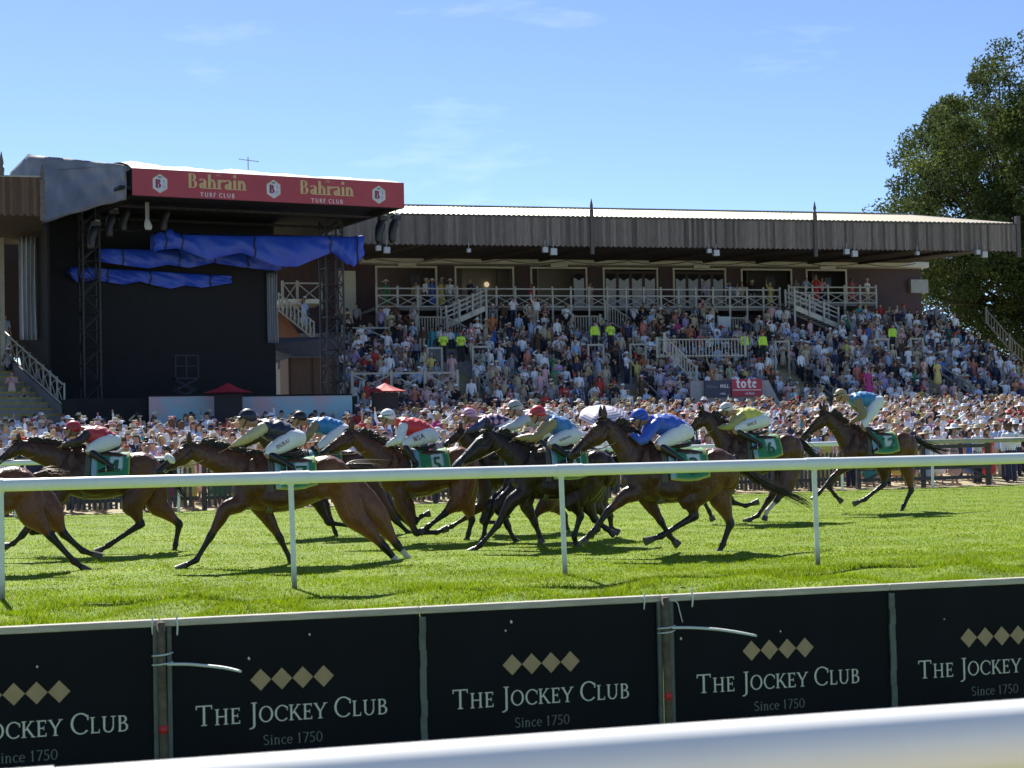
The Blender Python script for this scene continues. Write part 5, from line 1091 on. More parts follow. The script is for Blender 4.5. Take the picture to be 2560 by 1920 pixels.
# blue tarpaulins wrapped round the flown gear
def blue(lab, topp, botp, d, seed, thick=.5):
    T_ = [ons(*p, d) for p in topp]; B_ = [ons(*p, d) for p in botp]; TT = catmull([tuple(p) for p in T_], 10) if len(T_) > 2 else np.linspace(T_[0], T_[1], 41); TT = np.array([TT[0]+(TT[-1]-TT[0])*0 if False else TT[int(i*(len(TT)-1)/119)]*(1-(i*(len(TT)-1)/119)%1)+TT[min(len(TT)-1, int(i*(len(TT)-1)/119)+1)]*((i*(len(TT)-1)/119)%1) for i in range(120)]); n = len(TT); BX = np.array([tuple(p) for p in B_]); r = random.Random(seed); K = 14; V = []
    for j in range(K+1):
        f = j/K
        for i in range(n):
            x, y, z = TT[i]; zb2 = np.interp(x, BX[:, 0], BX[:, 2]); bell = math.sin(f*math.pi*.9)**.6
            ph_ = x*2.2+seed; wr = .07*math.sin(ph_)*bell+.035*math.sin(x*4.1-f*4+seed+math.sin(x*1.3))*bell+.016*math.sin(x*13+f*3+3*math.sin(ph_))*bell+.012*math.sin(x*7-f*12+2*math.sin(x*2.7))*bell
            V.append((x+.03*math.sin(f*9+x), y-.35*bell*thick-wr-.02, z+(zb2-z)*f))
    for i in range(n): x, y, z = TT[i]; V.append((x, y+thick, z+.02))
    for i in range(n): x, y, z = TT[i]; V.append((x, y+thick, np.interp(x, BX[:, 0], BX[:, 2])+.15))
    F = [(j*n+i, (j+1)*n+i, (j+1)*n+i+1, j*n+i+1) for j in range(K) for i in range(n-1)]+[((K+1)*n+i, i, i+1, (K+1)*n+i+1) for i in range(n-1)]+[((K+1)*n+i, (K+1)*n+i+1, (K+2)*n+i+1, (K+2)*n+i) for i in range(n-1)]
    mb = MB(); mb.add([Vector(v) for v in V], F); o = mb.build('blue_tarpaulin', BLUE, None, smooth=True); o.location = C0; o.rotation_euler = (0, 0, SA); tag(o, lab, 'tarpaulin', 'blue tarpaulins hung across the stage')
    for kx in (.12, .33, .52, .71, .9):      # lashing ropes round the bundle
        i = int(kx*(n-1)); q = MB(); q.tube([Vector(V[j*n+i])+Vector((0, -.03, .0)) for j in range(K+1)], .03, 6); q.build('lashing', TRUSS, o, smooth=True)
    return o
blue('uppermost blue tarpaulin, brightest, reaching past the right tower', [(383, 586), (424, 572), (456, 585), (620, 589), (800, 590), (870, 592), (906, 588)], [(383, 630), (400, 626), (440, 622), (470, 632), (520, 650), (560, 640), (600, 632), (690, 665), (740, 668), (830, 630), (838, 636), (880, 668), (906, 640)], 5.2, 1)
blue('second blue tarpaulin, lower left of the brightest one', [(246, 621), (450, 625), (600, 630), (735, 630)], [(246, 655), (300, 662), (370, 672), (420, 662), (470, 670), (530, 658), (600, 668), (690, 678), (735, 660)], 6.9, 2)
blue('lowest and darkest blue tarpaulin at the left of the stage', [(170, 672), (200, 668), (350, 676), (578, 690)], [(170, 690), (190, 706), (240, 700), (270, 706), (310, 712), (350, 704), (380, 712), (425, 722), (460, 714), (500, 720), (578, 708)], 8.2, 3, .25)
# pale curtains at both ends of the opening
def curtain(lab, xs, y0, y1, d, m):
    a, c = ons(xs[0], y0, d), ons(xs[1], y0, d); z1 = ons(xs[0], y1, d).z; n = 40; V = []
    for j in range(13):
        f = j/12
        for i in range(n+1):
            t = i/n; x = a.x+(c.x-a.x)*(t*(1-.15*f*(1-f)*2)); V.append((x, d+.10*math.sin(t*26)+.05*math.sin(t*9+f*3), a.z+(z1-a.z)*f))
    mb = MB(); mb.add(V, [(j*(n+1)+i, (j+1)*(n+1)+i, (j+1)*(n+1)+i+1, j*(n+1)+i+1) for j in range(12) for i in range(n)]); o = mb.build('stage_curtain', m, None, smooth=True); o.location = C0; o.rotation_euler = (0, 0, SA); sm = o.modifiers.new('s', 'SOLIDIFY'); sm.thickness = .01; tag(o, lab, 'curtain', 'pale curtains at the stage sides')
CUR = mat('silver_curtain', (.33, .35, .39), .5, var=.25, scale=3, stretch=(4, 4, .5))
curtain('silver grey curtain at the left end of the stage', (47, 92), 592, 850, 8.0, CUR); curtain('silver grey curtain at the right end of the stage opening', (668, 694), 682, 858, 8.3, CUR)
# flown lights, camera dome
def moving_light(px, py, d, lab, s=1.0, hook=True):
    p = ons(px, py, d); root = empty('stage_light', C0+E1*p.x+E2*d+Vector((0, 0, p.z)), SA); tag(root, lab, 'stage light', 'lights hanging from the stage roof'); k = s
    mb = MB(); mb.box(-.18*k, .18*k, -.18*k, .18*k, .42*k, .62*k); mb.build('base', TRUSS, root)
    mb = MB(); mb.loft([(-.06*k, 0, .40*k, .17*k, .17*k), (-.1*k, 0, .2*k, .22*k, .2*k), (-.2*k, -.03, -.1*k, .19*k, .19*k), (-.22*k, -.05, -.5*k, .17*k, .17*k)], 12, 3, (0, 1, 0)); mb.build('head', mat('rain_cover', (.010, .010, .012), .35), root, smooth=True)
    mb = MB(); mb.ell((.06*k, -.05, .62*k), (.13*k, .12*k, .09*k)); mb.build('clamp', FLO, root, smooth=True)
    mb = MB(); mb.tube([(0, 0, .62*k), (0, 0, min(zb_-p.z+.3, 2.2))], .03, 6); mb.build('hanger', TRUSS, root)
moving_light(957, 575, 2.2, 'black hooded light hanging right, left one of the pair', 1.0); moving_light(990, 573, 2.2, 'black hooded light hanging right, right one of the pair', 1.0)
for px, py, lab in ((285, 560, 'dark covered light hanging at the left behind the tarpaulin corner'), (320, 545, 'dark covered light second from the left under the roof'), (240, 590, 'dark light half hidden behind the left lattice tower'), (420, 545, 'dark light hanging right of the white dome camera')): moving_light(px, py, 4.5, lab, 1.0)
p = ons(368, 560, 2.5); root = empty('dome_camera', C0+E1*p.x+E2*2.5+Vector((0, 0, p.z)), SA); tag(root, 'white dome camera on a pole hanging below the banner', 'camera')
mb = MB(); mb.loft([(0, 0, .16, .10, .10), (.02, 0, .0, .15, .15), (.05, 0, -.14, .17, .17)], 12, 2, (0, 1, 0)); mb.build('housing', FLO, root, smooth=True); mb = MB(); mb.ell((.06, 0, -.24), (.12, .12, .10)); mb.build('dome', GOG, root, smooth=True); mb = MB(); mb.tube([(-.03, 0, .2), (-.03, 0, zb_-p.z+.1)], .05, 6); mb.tube([(.06, 0, .2), (.06, 0, zb_-p.z+.1)], .03, 6); mb.build('pole', FLB, root)
# scissor lift parked on the stage
p = ons(455, 1000, 7.0); root = empty('scissor_lift', C0+E1*p.x+E2*6.6+Vector((0, 0, 2.8)), SA); tag(root, 'dark blue work lift parked on the back of the stage', 'lift')
LB = mat('lift_blue', (.011, .018, .034), .6, var=.3)
mb = MB(); mb.box(-.5, .55, -.35, .35, 0, .35); mb.build('chassis', LB, root)
for s in (-.3, .3):
    mb = MB()
    for i in range(3): mb.bar((-.45, s, .35+i*.45), (.45, s, .8+i*.45), .06); mb.bar((.45, s+.07, .35+i*.45), (-.45, s+.07, .8+i*.45), .06)
    mb.build('scissor_arms', LB, root)
mb = MB(); mb.box(-.5, .55, -.35, .35, 1.72, 1.8); mb.build('platform', LB, root)
mb = MB()
for x in (-.5, .0, .55): mb.box(x-.03, x+.03, -.38, -.32, 1.8, 2.8)
for z in (2.3, 2.78): mb.box(-.5, .55, -.37, -.33, z, z+.05)
mb.build('guard_rail', LB, root)
# long pale hoarding strips along the stage foot
def strip(px0, px1, lab, yt=(1000, 992), v=71.5):
    a, c = atv(px0, yt[0], v), atv(px1, yt[1], v); m = MATS.get('strip_print')
    if not m:
        m = mat('strip_print', (.5, .6, .68), .6, var=.1); nt = m.node_tree; b = nt.nodes['Principled BSDF']; t1 = nt.nodes.new('ShaderNodeTexCoord'); n1 = nt.nodes.new('ShaderNodeTexNoise'); n1.inputs['Scale'].default_value = .55; r1 = nt.nodes.new('ShaderNodeValToRGB'); r1.color_ramp.elements[0].position = .42; r1.color_ramp.elements[1].position = .6; r1.color_ramp.elements[0].color = (.30, .50, .58, 1); r1.color_ramp.elements[1].color = (.55, .38, .42, 1)
        nt.links.new(t1.outputs['Object'], n1.inputs[0]); nt.links.new(n1.outputs[0], r1.inputs[0]); nt.links.new(r1.outputs[0], b.inputs['Base Color'])
    root = empty('stage_hoarding', ((a.x+c.x)/2, v, 0)); tag(root, lab, 'hoarding', 'pale printed hoardings at the stage foot'); W = c.x-a.x; mb = MB(); mb.box(-W/2, W/2, 0, .05, 1.0, a.z); mb.build('panel', m, root); mb = MB(); mb.box(-W/2, W/2, -.03, .08, a.z, a.z+.07); mb.build('top_edge', BLACK, root)
strip(372, 552, 'pale blue and pink printed hoarding left of the left parasol post', (992, 992)); strip(588, 880, 'pale blue and pink printed hoarding between the two red parasols', (992, 990))
# red parasols
def parasol(px, py, half, v, lab):
    p = atv(px, py, v); q = atv(px+half, py, v); R_ = q.x-p.x; gz_ = ground_h(0, v); root = empty('parasol', (p.x, v, gz_)); tag(root, lab, 'parasol', 'red parasols in the crowd'); H = p.z-gz_; n = 8; mb = MB(); V = [(0, 0, H)]+[(R_*1.0*math.cos(2*math.pi*(k+.3)/n), R_*math.sin(2*math.pi*(k+.3)/n), H-R_*.38) for k in range(n)]; F = []
    S = 6
    for k in range(n):
        a, c = Vector(V[1+k]), Vector(V[1+(k+1) % n]); t0 = Vector(V[0]); o = len(mb.v); g_ = []
        for i in range(S+1):
            for j in range(S+1):
                f = i/S; e = a.lerp(c, j/S); pt = t0.lerp(e, f); pt.z -= .10*R_*math.sin(f*math.pi)*.4+.06*R_*math.sin(math.pi*j/S)*f*0; pt += (Vector((0, 0, H))-Vector((pt.x, pt.y, H)))*0.06*math.sin(math.pi*j/S)*f; g_.append(pt)
        mb.add(g_, [(i*(S+1)+j, (i+1)*(S+1)+j, (i+1)*(S+1)+j+1, i*(S+1)+j+1) for i in range(S) for j in range(S)])
    o = mb.build('canopy', mat('parasol_red', (.42, .02, .035), .7, var=.12, scale=3), root); sm = o.modifiers.new('s', 'SOLIDIFY'); sm.thickness = .012
    mb = MB(); mb.tube([(0, 0, 0), (0, 0, H-.05)], .03, 8); mb.build('pole', TRUSS, root); mb = MB(); mb.box(-.55, .55, -.3, .3, 0, H-R_*.45); mb.build('wrapped_stand', mat('dark_wrap', (.025, .02, .022), .7), root)
    pass
parasol(570, 957, 64, 70.3, 'red parasol in front of the black stage'); parasol(962, 957, 55, 74, 'red parasol at the foot of the terrace, right of the stage')
# brown hut with a grey lean-to roof right of the stage
a, c = atv(722, 985, 84), atv(838, 985, 84); root = empty('hut', ((a.x+c.x)/2, 84, 0)); tag(root, 'small brown hut with slanted dark roof behind the right lattice tower', 'hut'); W = c.x-a.x; zr = atv(720, 895, 84).z
mb = MB(); mb.box(-W/2, W/2, 0, 3, 1.8, zr); mb.build('wall', mat('hut_brown', (.13, .075, .05), .8, var=.25, scale=3, stretch=(6, 6, .5)), root); mb = MB(); x0 = atv(655, 868, 84).x-root.location.x; mb.add([(x0, -1.2, zr+.55), (W/2+.3, -1.2, zr+1.0), (W/2+.3, 3.2, zr+1.25), (x0, 3.2, zr+1.2), (x0+1.4, -1.4, zr+.02), (W/2+.3, -1.4, zr+.1)], [(0, 4, 5, 1), (0, 1, 2, 3)]); o = mb.build('roof', mat('hut_roof', (.07, .065, .075), .7), root); sm = o.modifiers.new('s', 'SOLIDIFY'); sm.thickness = .08; mb = MB()
for x in (-W/2+.02, 0, W/2-.1): mb.box(x, x+.08, -.04, -.003, 1.8, zr)
mb.build('batten', mat('hut_batten', (.06, .035, .025), .8), root)
# brick ramp wall with pale handrail, seen through the stage's right side
mb = MB(); q = [atv(684, 780, 90), atv(684, 858, 90), atv(768, 862, 90), atv(700, 772, 90)]; mb.add([q[0], q[1], q[2], q[3]], [(0, 1, 2, 3)]); o = mb.build('ramp_wall', mat('orange_brick', (.30, .13, .07), .85, var=.25, scale=9, bump=.3)); sm = o.modifiers.new('s', 'SOLIDIFY'); sm.thickness = .2; tag(o, 'orange brick wall of the ramp right of the stage opening', 'wall')
def slope_rail(pa, pb, v, lab, h=.95):
    a, c = atv(*pa, v), atv(*pb, v); root = empty('stair_railing', a); tag(root, lab, 'railing', 'sloping railings beside the stage'); d = c-a; n = 9
    for hh in (.05, h): mb = MB(); mb.bar((0, 0, hh), d+Vector((0, 0, hh)), .07, .09); mb.build('rail', SHPAINT, root)
    for i in range(n+1):
        q = d*i/n; mb = MB(); mb.box(q.x-.035, q.x+.035, -.10, -.04, q.z, q.z+h+.05); mb.build('post', SHPAINT, root)
    for i in range(n): q, q2 = d*i/n, d*(i+1)/n; mb = MB(); mb.bar(q+Vector((0, .05, .1)), q2+Vector((0, .05, h-.1)), .035); mb.bar(q+Vector((0, .09, h-.1)), q2+Vector((0, .09, .1)), .035); mb.build('cross_brace', SHPAINT, root)
slope_rail((697, 778), (785, 850), 89.5, 'pale railing sloping down right of the stage opening')

# ================================================================ neighbouring stand at the left edge
ls = empty('grandstand', (-2, 70, 0)); tag(ls, 'end of a second stand with brown fascia and steep stairs at the left edge', 'grandstand'); LO = Vector((-2, 70, 0))
fascia(ls, LO, -8, .36, 66, 10.36, 11.9, (.11, .066, .045), 9, .14)
mb = MB(); mb.add([(-6, -4.05, 11.9), (2.36, -4.05, 11.92), (1.6, 3, 12.6), (-6, 3, 12.6)], [(0, 1, 2, 3)]); o = mb.build('roof', GREYROOF, ls); sm = o.modifiers.new('s', 'SOLIDIFY'); sm.thickness = .06
mb = MB(); mb.add([(-6, -3.9, 10.7), (2.3, -3.9, 10.7), (2.3, 14, 11.4), (-6, 14, 11.4)], [(0, 1, 2, 3)]); o = mb.build('soffit', mat('brown_soffit', (.05, .03, .022), .8), ls); sm = o.modifiers.new('s', 'SOLIDIFY'); sm.thickness = .05
finial(107, 10.2, 65.93, LO, ls, 12.45); finial(5, 11.9, 65.93, LO, ls, 12.85)
a = atv(8, 700, 80); mb = MB(); mb.box(a.x+1.85, a.x+2.05, 9.9, 10.1, 4.0, 11.2); mb.build('post', SHPAINT, ls)
a = atv(50, 700, 86); mb = MB(); mb.box(-6, a.x+2.0, 16.0, 16.2, 6.0, 13.0); mb.build('wall', mat('brown_wall', (.035, .022, .018), .8, var=.2), ls)
mb = MB(); ys = MB(); n = 16
for i in range(n):
    v = 73.5+i*.72-70; z = 3.0+i*.255; mb.box(-5, 2.95, v, v+.74, 0, z); ys.box(-5, 2.95, v-.01, v+.10, z-.07, z+.008)
TURN = math.radians(20); PV = Vector((2.95, 3.5, 0))
def turned(o): R3 = Matrix.Rotation(TURN, 3, 'Z'); o.rotation_euler = (0, 0, TURN); o.location = PV-R3 @ PV
turned(mb.build('stairs', CONC, ls)); turned(ys.build('step_nosing', YEL, ls))
mb = MB(); P_ = [(3.4, 1.2), (3.4, 3.3), (15.2, 7.6), (15.2, 1.2)]; mb.add([(2.96, y, z) for y, z in P_]+[(3.2, y, z) for y, z in P_], [(0, 1, 2, 3), (7, 6, 5, 4), (1, 5, 6, 2), (0, 4, 5, 1)]); turned(mb.build('stair_wall', mat('grey_wall', (.16, .16, .165), .8, var=.2), ls))
root = empty('stair_railing', (1.05, 73.4, 3.3), TURN); tag(root, 'pale slatted railing descending right beside the left edge stairs', 'railing', 'sloping railings beside the stage')
d = Vector((0, 11.4, 4.2))
for hh in (.08, .95): mb = MB(); mb.bar((0, 0, hh), d+Vector((0, 0, hh)), .06, .07); mb.build('rail', SHPAINT, root)
for i in range(15): q = d*i/14; mb = MB(); mb.box(.04, .10, q.y-.03, q.y+.03, q.z, q.z+1.0); mb.build('post', SHPAINT, root)
for i in range(14): q, q2 = d*i/14, d*(i+1)/14; mb = MB(); mb.bar(q+Vector((.0, 0, .15)), q2+Vector((.0, 0, .85)), .03); mb.bar(q+Vector((-.05, 0, .85)), q2+Vector((-.05, 0, .15)), .03); mb.build('cross_brace', SHPAINT, root)
# ================================================================ fence in front of the crowd
FW_ = mat('fence_wood', (.085, .078, .072), .85, var=.35, scale=4, stretch=(6, 6, 1), bump=.3)
def picket(x0, x1, v, lab):
    root = empty('picket_fence', (x0, v, 0)); tag(root, lab, 'fence', 'weathered picket fences before the crowd'); r = random.Random(int(x0*10)); mb = MB(); n = int((x1-x0)/.13)
    for i in range(n):
        x = i*.13+r.uniform(-.01, .01); h = 1.08+r.uniform(-.03, .02); mb.prism([(x, .08), (x+.075, .08), (x+.075, h-.05), (x+.0375, h), (x, h-.05)], -.012, .012)
    mb.build('pickets', FW_, root)
    for z in (.30, .88): mb = MB(); mb.box(0, x1-x0, .014, .06, z-.045, z+.045); mb.build('rail', FW_, root)
    for x in np.arange(.05, x1-x0, 2.4): mb = MB(); mb.box(x-.06, x+.06, .062, .18, -.1, 1.15); mb.build('post', FW_, root)
for i in range(7): picket(-3.2+i*3.6, -3.2+i*3.6+3.5, 43.0, 'weathered picket fence panel '+['at the left edge behind the leading horse', 'behind the red jockey', 'behind the navy jockey', 'behind the white capped jockey', 'behind the grey and red capped jockeys', 'behind the royal blue jockey', 'behind the last horse'][i])
root = empty('field_gate', (22.3, 43.0, 0)); tag(root, 'open wooden gate with diagonal brace at the right end of the fence', 'gate'); 
for z in (.25, .55, .85, 1.15): mb = MB(); mb.box(0, 4.2, -.03, .03, z-.05, z+.05); mb.build('bar', FW_, root)
for x in (0, 2.05, 4.15): mb = MB(); mb.box(x-.06, x+.06, .032, .12, 0, 1.25); mb.build('upright', FW_, root)
mb = MB(); mb.bar((0.1, -.05, .2), (2.0, -.05, 1.15), .09, .04); mb.bar((2.1, -.05, 1.15), (4.1, -.05, .2), .09, .04); mb.build('brace', FW_, root)

# ================================================================ spectators
SK = [mat('skin_'+n, c, .5, var=.12, scale=9) for n, c in (('fair', (.52, .31, .22)), ('rosy', (.50, .26, .19)), ('olive', (.34, .19, .12)), ('brown', (.14, .07, .04)))]
COLS = {'white': (.82, .83, .87), 'pale blue': (.38, .50, .72), 'pale pink': (.66, .42, .44), 'navy': (.025, .03, .07), 'black': (.014, .014, .017), 'grey': (.25, .26, .29), 'beige': (.50, .42, .30), 'red': (.55, .05, .045), 'bright blue': (.06, .16, .50), 'orange': (.65, .20, .06), 'green': (.06, .24, .12), 'lilac': (.40, .32, .55), 'yellow': (.62, .52, .16), 'coral': (.62, .22, .17), 'cream': (.66, .60, .48), 'teal': (.06, .30, .36), 'magenta': (.45, .04, .22), 'brown': (.10, .055, .03), 'blond': (.46, .32, .14), 'dark': (.022, .015, .011), 'ginger': (.28, .10, .035), 'straw': (.66, .56, .38)}
def fab(n): return mat('fabric_'+n.replace(' ', '_'), COLS[n], .75, var=.14, scale=12, bump=.35, bscale=14)
def hairm(n): return mat('hair_'+n, COLS[n], .5, var=.3, scale=25, stretch=(3, 3, .6))
POSES = {
 'down': (((-.235, .01, 1.15), (-.235, -.07, .89)), ((.235, .01, 1.15), (.235, -.07, .89))),
 'fold': (((-.25, -.02, 1.15), (.06, -.20, 1.19)), ((.25, -.02, 1.15), (-.07, -.215, 1.23))),
 'face': (((-.27, -.16, 1.24), (-.055, -.17, 1.555)), ((.27, -.16, 1.24), (.055, -.17, 1.555))),
 'shade': (((-.36, -.10, 1.47), (-.10, -.13, 1.675)), ((.235, .01, 1.15), (.20, -.12, .92))),
 'up': (((-.28, -.02, 1.60), (-.30, -.06, 1.90)), ((.235, .01, 1.15), (.235, -.07, .89))),
 'phone': (((-.24, -.10, 1.16), (-.045, -.32, 1.36)), ((.24, -.10, 1.16), (.045, -.32, 1.36))),
 'drink': (((-.235, .01, 1.15), (-.235, -.07, .89)), ((.245, -.06, 1.15), (.13, -.27, 1.22)))}
def fig_parts(pose, woman):
    k = .93 if woman else 1.0; sw = .165 if woman else .195; P = POSES[pose]; X = (1, 0, 0); out = {}
    b = MB(); cb = lambda *rows: b.loft(rows, 10, 2, X)
    cb((0, 0, .92, .10, .155), (0, 0, 1.08, .085, .125), (0, 0, 1.28, .10, .155), (0, 0, 1.42, .075, .14), (0, .005, 1.475, .052, .058), (0, -.01, 1.56, .05, .052))
    b.ell((0, -.015, 1.625), (.075, .092, .112), 12, 8); b.loft([(0, -.02, 1.60, .075, .06), (0, -.04, 1.53, .045, .04)], 8, 0, X); b.loft([(0, -.095, 1.64, .012, .011), (0, -.122, 1.605, .015, .017)], 6, 0, X)
    for s in (-1, 1): b.ell((s*.074, -.005, 1.615), (.012, .022, .032), 6, 4)
    for s, (el, ha) in zip((-1, 1), P):
        sh = Vector((s*(sw-.015), 0, 1.405)); el, ha = Vector(el), Vector(ha)
        b.loft([(*sh, .048, .045), (*el, .036, .035), (*el.lerp(ha, .35), .035, .033), (*ha, .025, .025), (*(ha+(ha-el).normalized()*.07), .016, .036)], 8, 2, (0, 1, 0) if pose == 'down' else X)
        b.loft([(s*.09, 0, .90, .09, .085), (s*.09, 0, .5, .058, .055), (s*.095, .01, .10, .04, .038), (s*.10, -.05, .045, .035, .04), (s*.10, -.15, .035, .028, .04)], 8, 2, X)
    bo = remesh(b, 'body', .021, SK[0], None, it=2)
    # five fingers on each hand, kept in the same mesh
    f = MB()
    for s, (el, ha) in zip((-1, 1), P):
        el, ha = Vector(el), Vector(ha); d = (ha-el).normalized(); tip = ha+d*.075; sd = d.cross(Vector((0, 1, 0)) if abs(d.y) < .8 else Vector((0, 0, 1))).normalized(); cu = d.cross(sd).normalized(); cu = cu if cu.y > 0 or pose == 'down' else -cu
        for j, ln in enumerate((.062, .072, .066, .05)): p = tip+sd*(-.026+.0175*j)-d*.02; f.tube([p, p+d*ln*.6, p+d*ln+cu*.012], [.009, .0085, .006], 5)
        p = ha+sd*.03+d*.02; f.tube([p, p+sd*.022+d*.035, p+sd*.02+d*.06], [.011, .010, .007], 5)
    bm = bmesh.new(); bm.from_mesh(bo.data); m2 = bpy.data.meshes.new('t'); m2.from_pydata(f.v, [], f.f); bm.from_mesh(m2); bm.to_mesh(bo.data); bm.free(); bpy.data.meshes.remove(m2); bo.data.polygons.foreach_set('use_smooth', [True]*len(bo.data.polygons))
    out['body'] = bo.data; bpy.data.objects.remove(bo)
    t = MB()
    t.loft([(0, 0, .93, .118, .175), (0, 0, 1.08, .112 if not woman else .098, .158 if not woman else .135), (0, -.005, 1.27, .128, .182 if not woman else .165), (0, 0, 1.39, .105, sw-.01), (0, .005, 1.45, .06, .075)], 14, 3, X)
    for s, (el, ha) in zip((-1, 1), P):
        sh = Vector((s*(sw-.02), 0, 1.395)); el, ha = Vector(el), Vector(ha); end = ha.lerp(el, .1) if not woman else el.lerp(sh, .35)
        rows = [(*sh, .066, .062), (*el.lerp(sh, .5), .056, .054)] + ([(*el, .050, .048), (*end, .036, .034)] if not woman else [(*end, .055, .052)])
        t.loft(rows, 10, 2, (0, 1, 0) if pose == 'down' else X)
    o = remesh(t, 'top', .024, None, None, it=2); out['top'] = o.data; bpy.data.objects.remove(o)
    q = MB()
    if woman: q.loft([(0, 0, 1.02, .10, .14), (0, 0, .85, .13, .19), (0, 0, .55, .17, .23), (0, 0, .42, .18, .24)], 14, 3, X)
    else:
        q.loft([(0, 0, 1.0, .112, .165), (0, 0, .88, .12, .175)], 14, 2, X)
        for s in (-1, 1): q.loft([(s*.09, 0, .90, .105, .092), (s*.092, 0, .5, .080, .075), (s*.097, .01, .09, .065, .062)], 10, 2, X)
    o = q.build('bottom', None, smooth=True); out['bottom'] = o.data; bpy.data.objects.remove(o)
    return out
FIG = {(p, w_): fig_parts(p, w_) for p in POSES for w_ in (False, True)}
def mesh_of(mb, name='part', smooth=True):
    o = mb.build(name, None, smooth=smooth); me = o.data; bpy.data.objects.remove(o); me.materials.clear(); me.materials.append(None); return me
def cap_mesh(lo, bulge, back=0.0, long_=0.0):
    mb = MB(); rs = []
    for i in range(7):
        a = math.radians(lo+(88-lo)*i/6); rs.append([Vector((.082*bulge*math.cos(a)*math.cos(2*math.pi*k/14), -.012+back+.100*bulge*math.cos(a)*math.sin(2*math.pi*k/14), 1.635+.112*bulge*math.sin(a)+(.03*math.cos(a) if math.sin(2*math.pi*k/14) < -.3 else -.045*math.cos(a)))) for k in range(14)])
    mb.rings(rs)
    if long_: mb.loft([(0, .055, 1.66, .075, .09), (0, .075, 1.55, .05, .10), (0, .075, 1.55-long_, .025, .085)], 10, 2, (1, 0, 0))
    return mesh_of(mb)
HM = {'short': cap_mesh(2, 1.07), 'long': cap_mesh(-6, 1.10, .008, .17), 'bald': None}
def hat_mesh(kind):
    mb = MB()
    if kind == 'trilby':
        mb.rings([[Vector((r*.92*math.cos(u), -.015+r*math.sin(u), z)) for u in np.linspace(0, 2*math.pi, 17)[:-1]] for r, z in ((.165, 1.672), (.172, 1.678), (.168, 1.683), (.103, 1.690), (.099, 1.74), (.088, 1.775), (.05, 1.765), (.01, 1.762))])
    elif kind == 'cap':
        rs = [[Vector((.09*math.cos(a)*math.cos(u), -.012+.108*math.cos(a)*math.sin(u), 1.665+.085*math.sin(a))) for u in np.linspace(0, 2*math.pi, 15)[:-1]] for a in np.radians([-5, 15, 35, 55, 75, 88])]; mb.rings(rs); mb.prism([(-.07, 1.668), (.07, 1.668), (.07, 1.678), (-.07, 1.678)], -.185, -.09)
    elif kind == 'fascinator':
        mb.rings([[Vector((.05+r*math.cos(u), -.03+r*math.sin(u), z+.5*r*math.cos(u))) for u in np.linspace(0, 2*math.pi, 15)[:-1]] for r, z in ((.01, 1.735), (.10, 1.745), (.115, 1.752), (.02, 1.765))])
        for k in range(5): a = k*1.1; mb.loft([(.06, -.03, 1.75, .012, .02), (.06+.07*math.cos(a), -.03+.06*math.sin(a), 1.82, .02, .03), (.06+.12*math.cos(a), -.03+.10*math.sin(a), 1.80, .004, .006)], 5, 2, (1, 0, 0))
    elif kind == 'sunhat':
        mb.rings([[Vector((r*math.cos(u), -.015+r*math.sin(u), z-.02*math.cos(2*u)*(r > .15))) for u in np.linspace(0, 2*math.pi, 19)[:-1]] for r, z in ((.235, 1.65), (.24, 1.657), (.235, 1.664), (.10, 1.69), (.098, 1.74), (.07, 1.775), (.01, 1.785))])
    return mesh_of(mb)
HATS = {k: hat_mesh(k) for k in ('trilby', 'cap', 'fascinator', 'sunhat')}
_t = MB(); _t.add([(-.02, -.135, 1.43), (.02, -.135, 1.43), (.032, -.150, 1.10), (0, -.148, 1.05), (-.032, -.150, 1.10)], [(0, 4, 3, 2, 1)]); _t.add([(-.02, -.130, 1.43), (.02, -.130, 1.43), (.032, -.145, 1.10), (0, -.143, 1.05), (-.032, -.145, 1.10)], [(0, 1, 2, 3, 4)]); TIEM = mesh_of(_t, smooth=False)
_t = MB(); _t.add([(-.075, -.085, 1.45), (.075, -.085, 1.45), (.035, -.158, 1.20), (0, -.162, 1.08), (-.035, -.158, 1.20)], [(0, 4, 3, 2, 1)]); SHIRTF = mesh_of(_t, smooth=False)
_t = MB()
for s in (-1, 1): _t.ell((s*.034, -.108, 1.640), (.030, .012, .021), 8, 5)
_t.bar((-.075, -.07, 1.645), (-.06, -.105, 1.645), .008); _t.bar((.075, -.07, 1.645), (.06, -.105, 1.645), .008); GLM = mesh_of(_t)
_t = MB(); _t.box(-.035, .035, -.395, -.380, 1.37, 1.50); PHM = mesh_of(_t, smooth=False)
_t = MB(); _t.loft([(.13, -.31, 1.24, .028, .028), (.13, -.31, 1.38, .036, .036)], 10, 0, (1, 0, 0), dome=False); DRM = mesh_of(_t)
_t = MB()
for s in (-1, 1): _t.tube([(s*.034, -.12, 1.64), (s*.034, -.25, 1.62)], [.022, .028], 8)
_t.box(-.034, .034, -.20, -.15, 1.62, 1.645); BINM = mesh_of(_t)
def put(name, me, m, parent):
    o = bpy.data.objects.new(name, me); col.objects.link(o); o.parent = parent
    if len(me.materials) == 0: me.materials.append(None)
    o.material_slots[0].link = 'OBJECT'; o.material_slots[0].material = m
    return o
LM = [(25, 'picture edge'), (190, 'leftmost jockey'), (300, 'grey muzzle'), (440, 'noseband horse'), (640, 'navy jockey'), (775, 'blue jockey'), (970, 'white-capped jockey'), (1090, 'whip tip'), (1180, 'pink-capped jockey'), (1285, 'grey-capped jockey'), (1370, 'red-capped jockey'), (1510, 'striped umbrella'), (1610, 'royal-blue jockey'), (1735, 'forked ears'), (1835, 'yellow jockey'), (1965, 'gap'), (2060, 'last horse'), (2140, 'upright jockey'), (2330, 'far post'), (2470, 'gate brace')]
LM = [l for l in LM if l[1] not in ('whip tip', 'gap', 'forked ears', 'grey muzzle', 'noseband horse')]
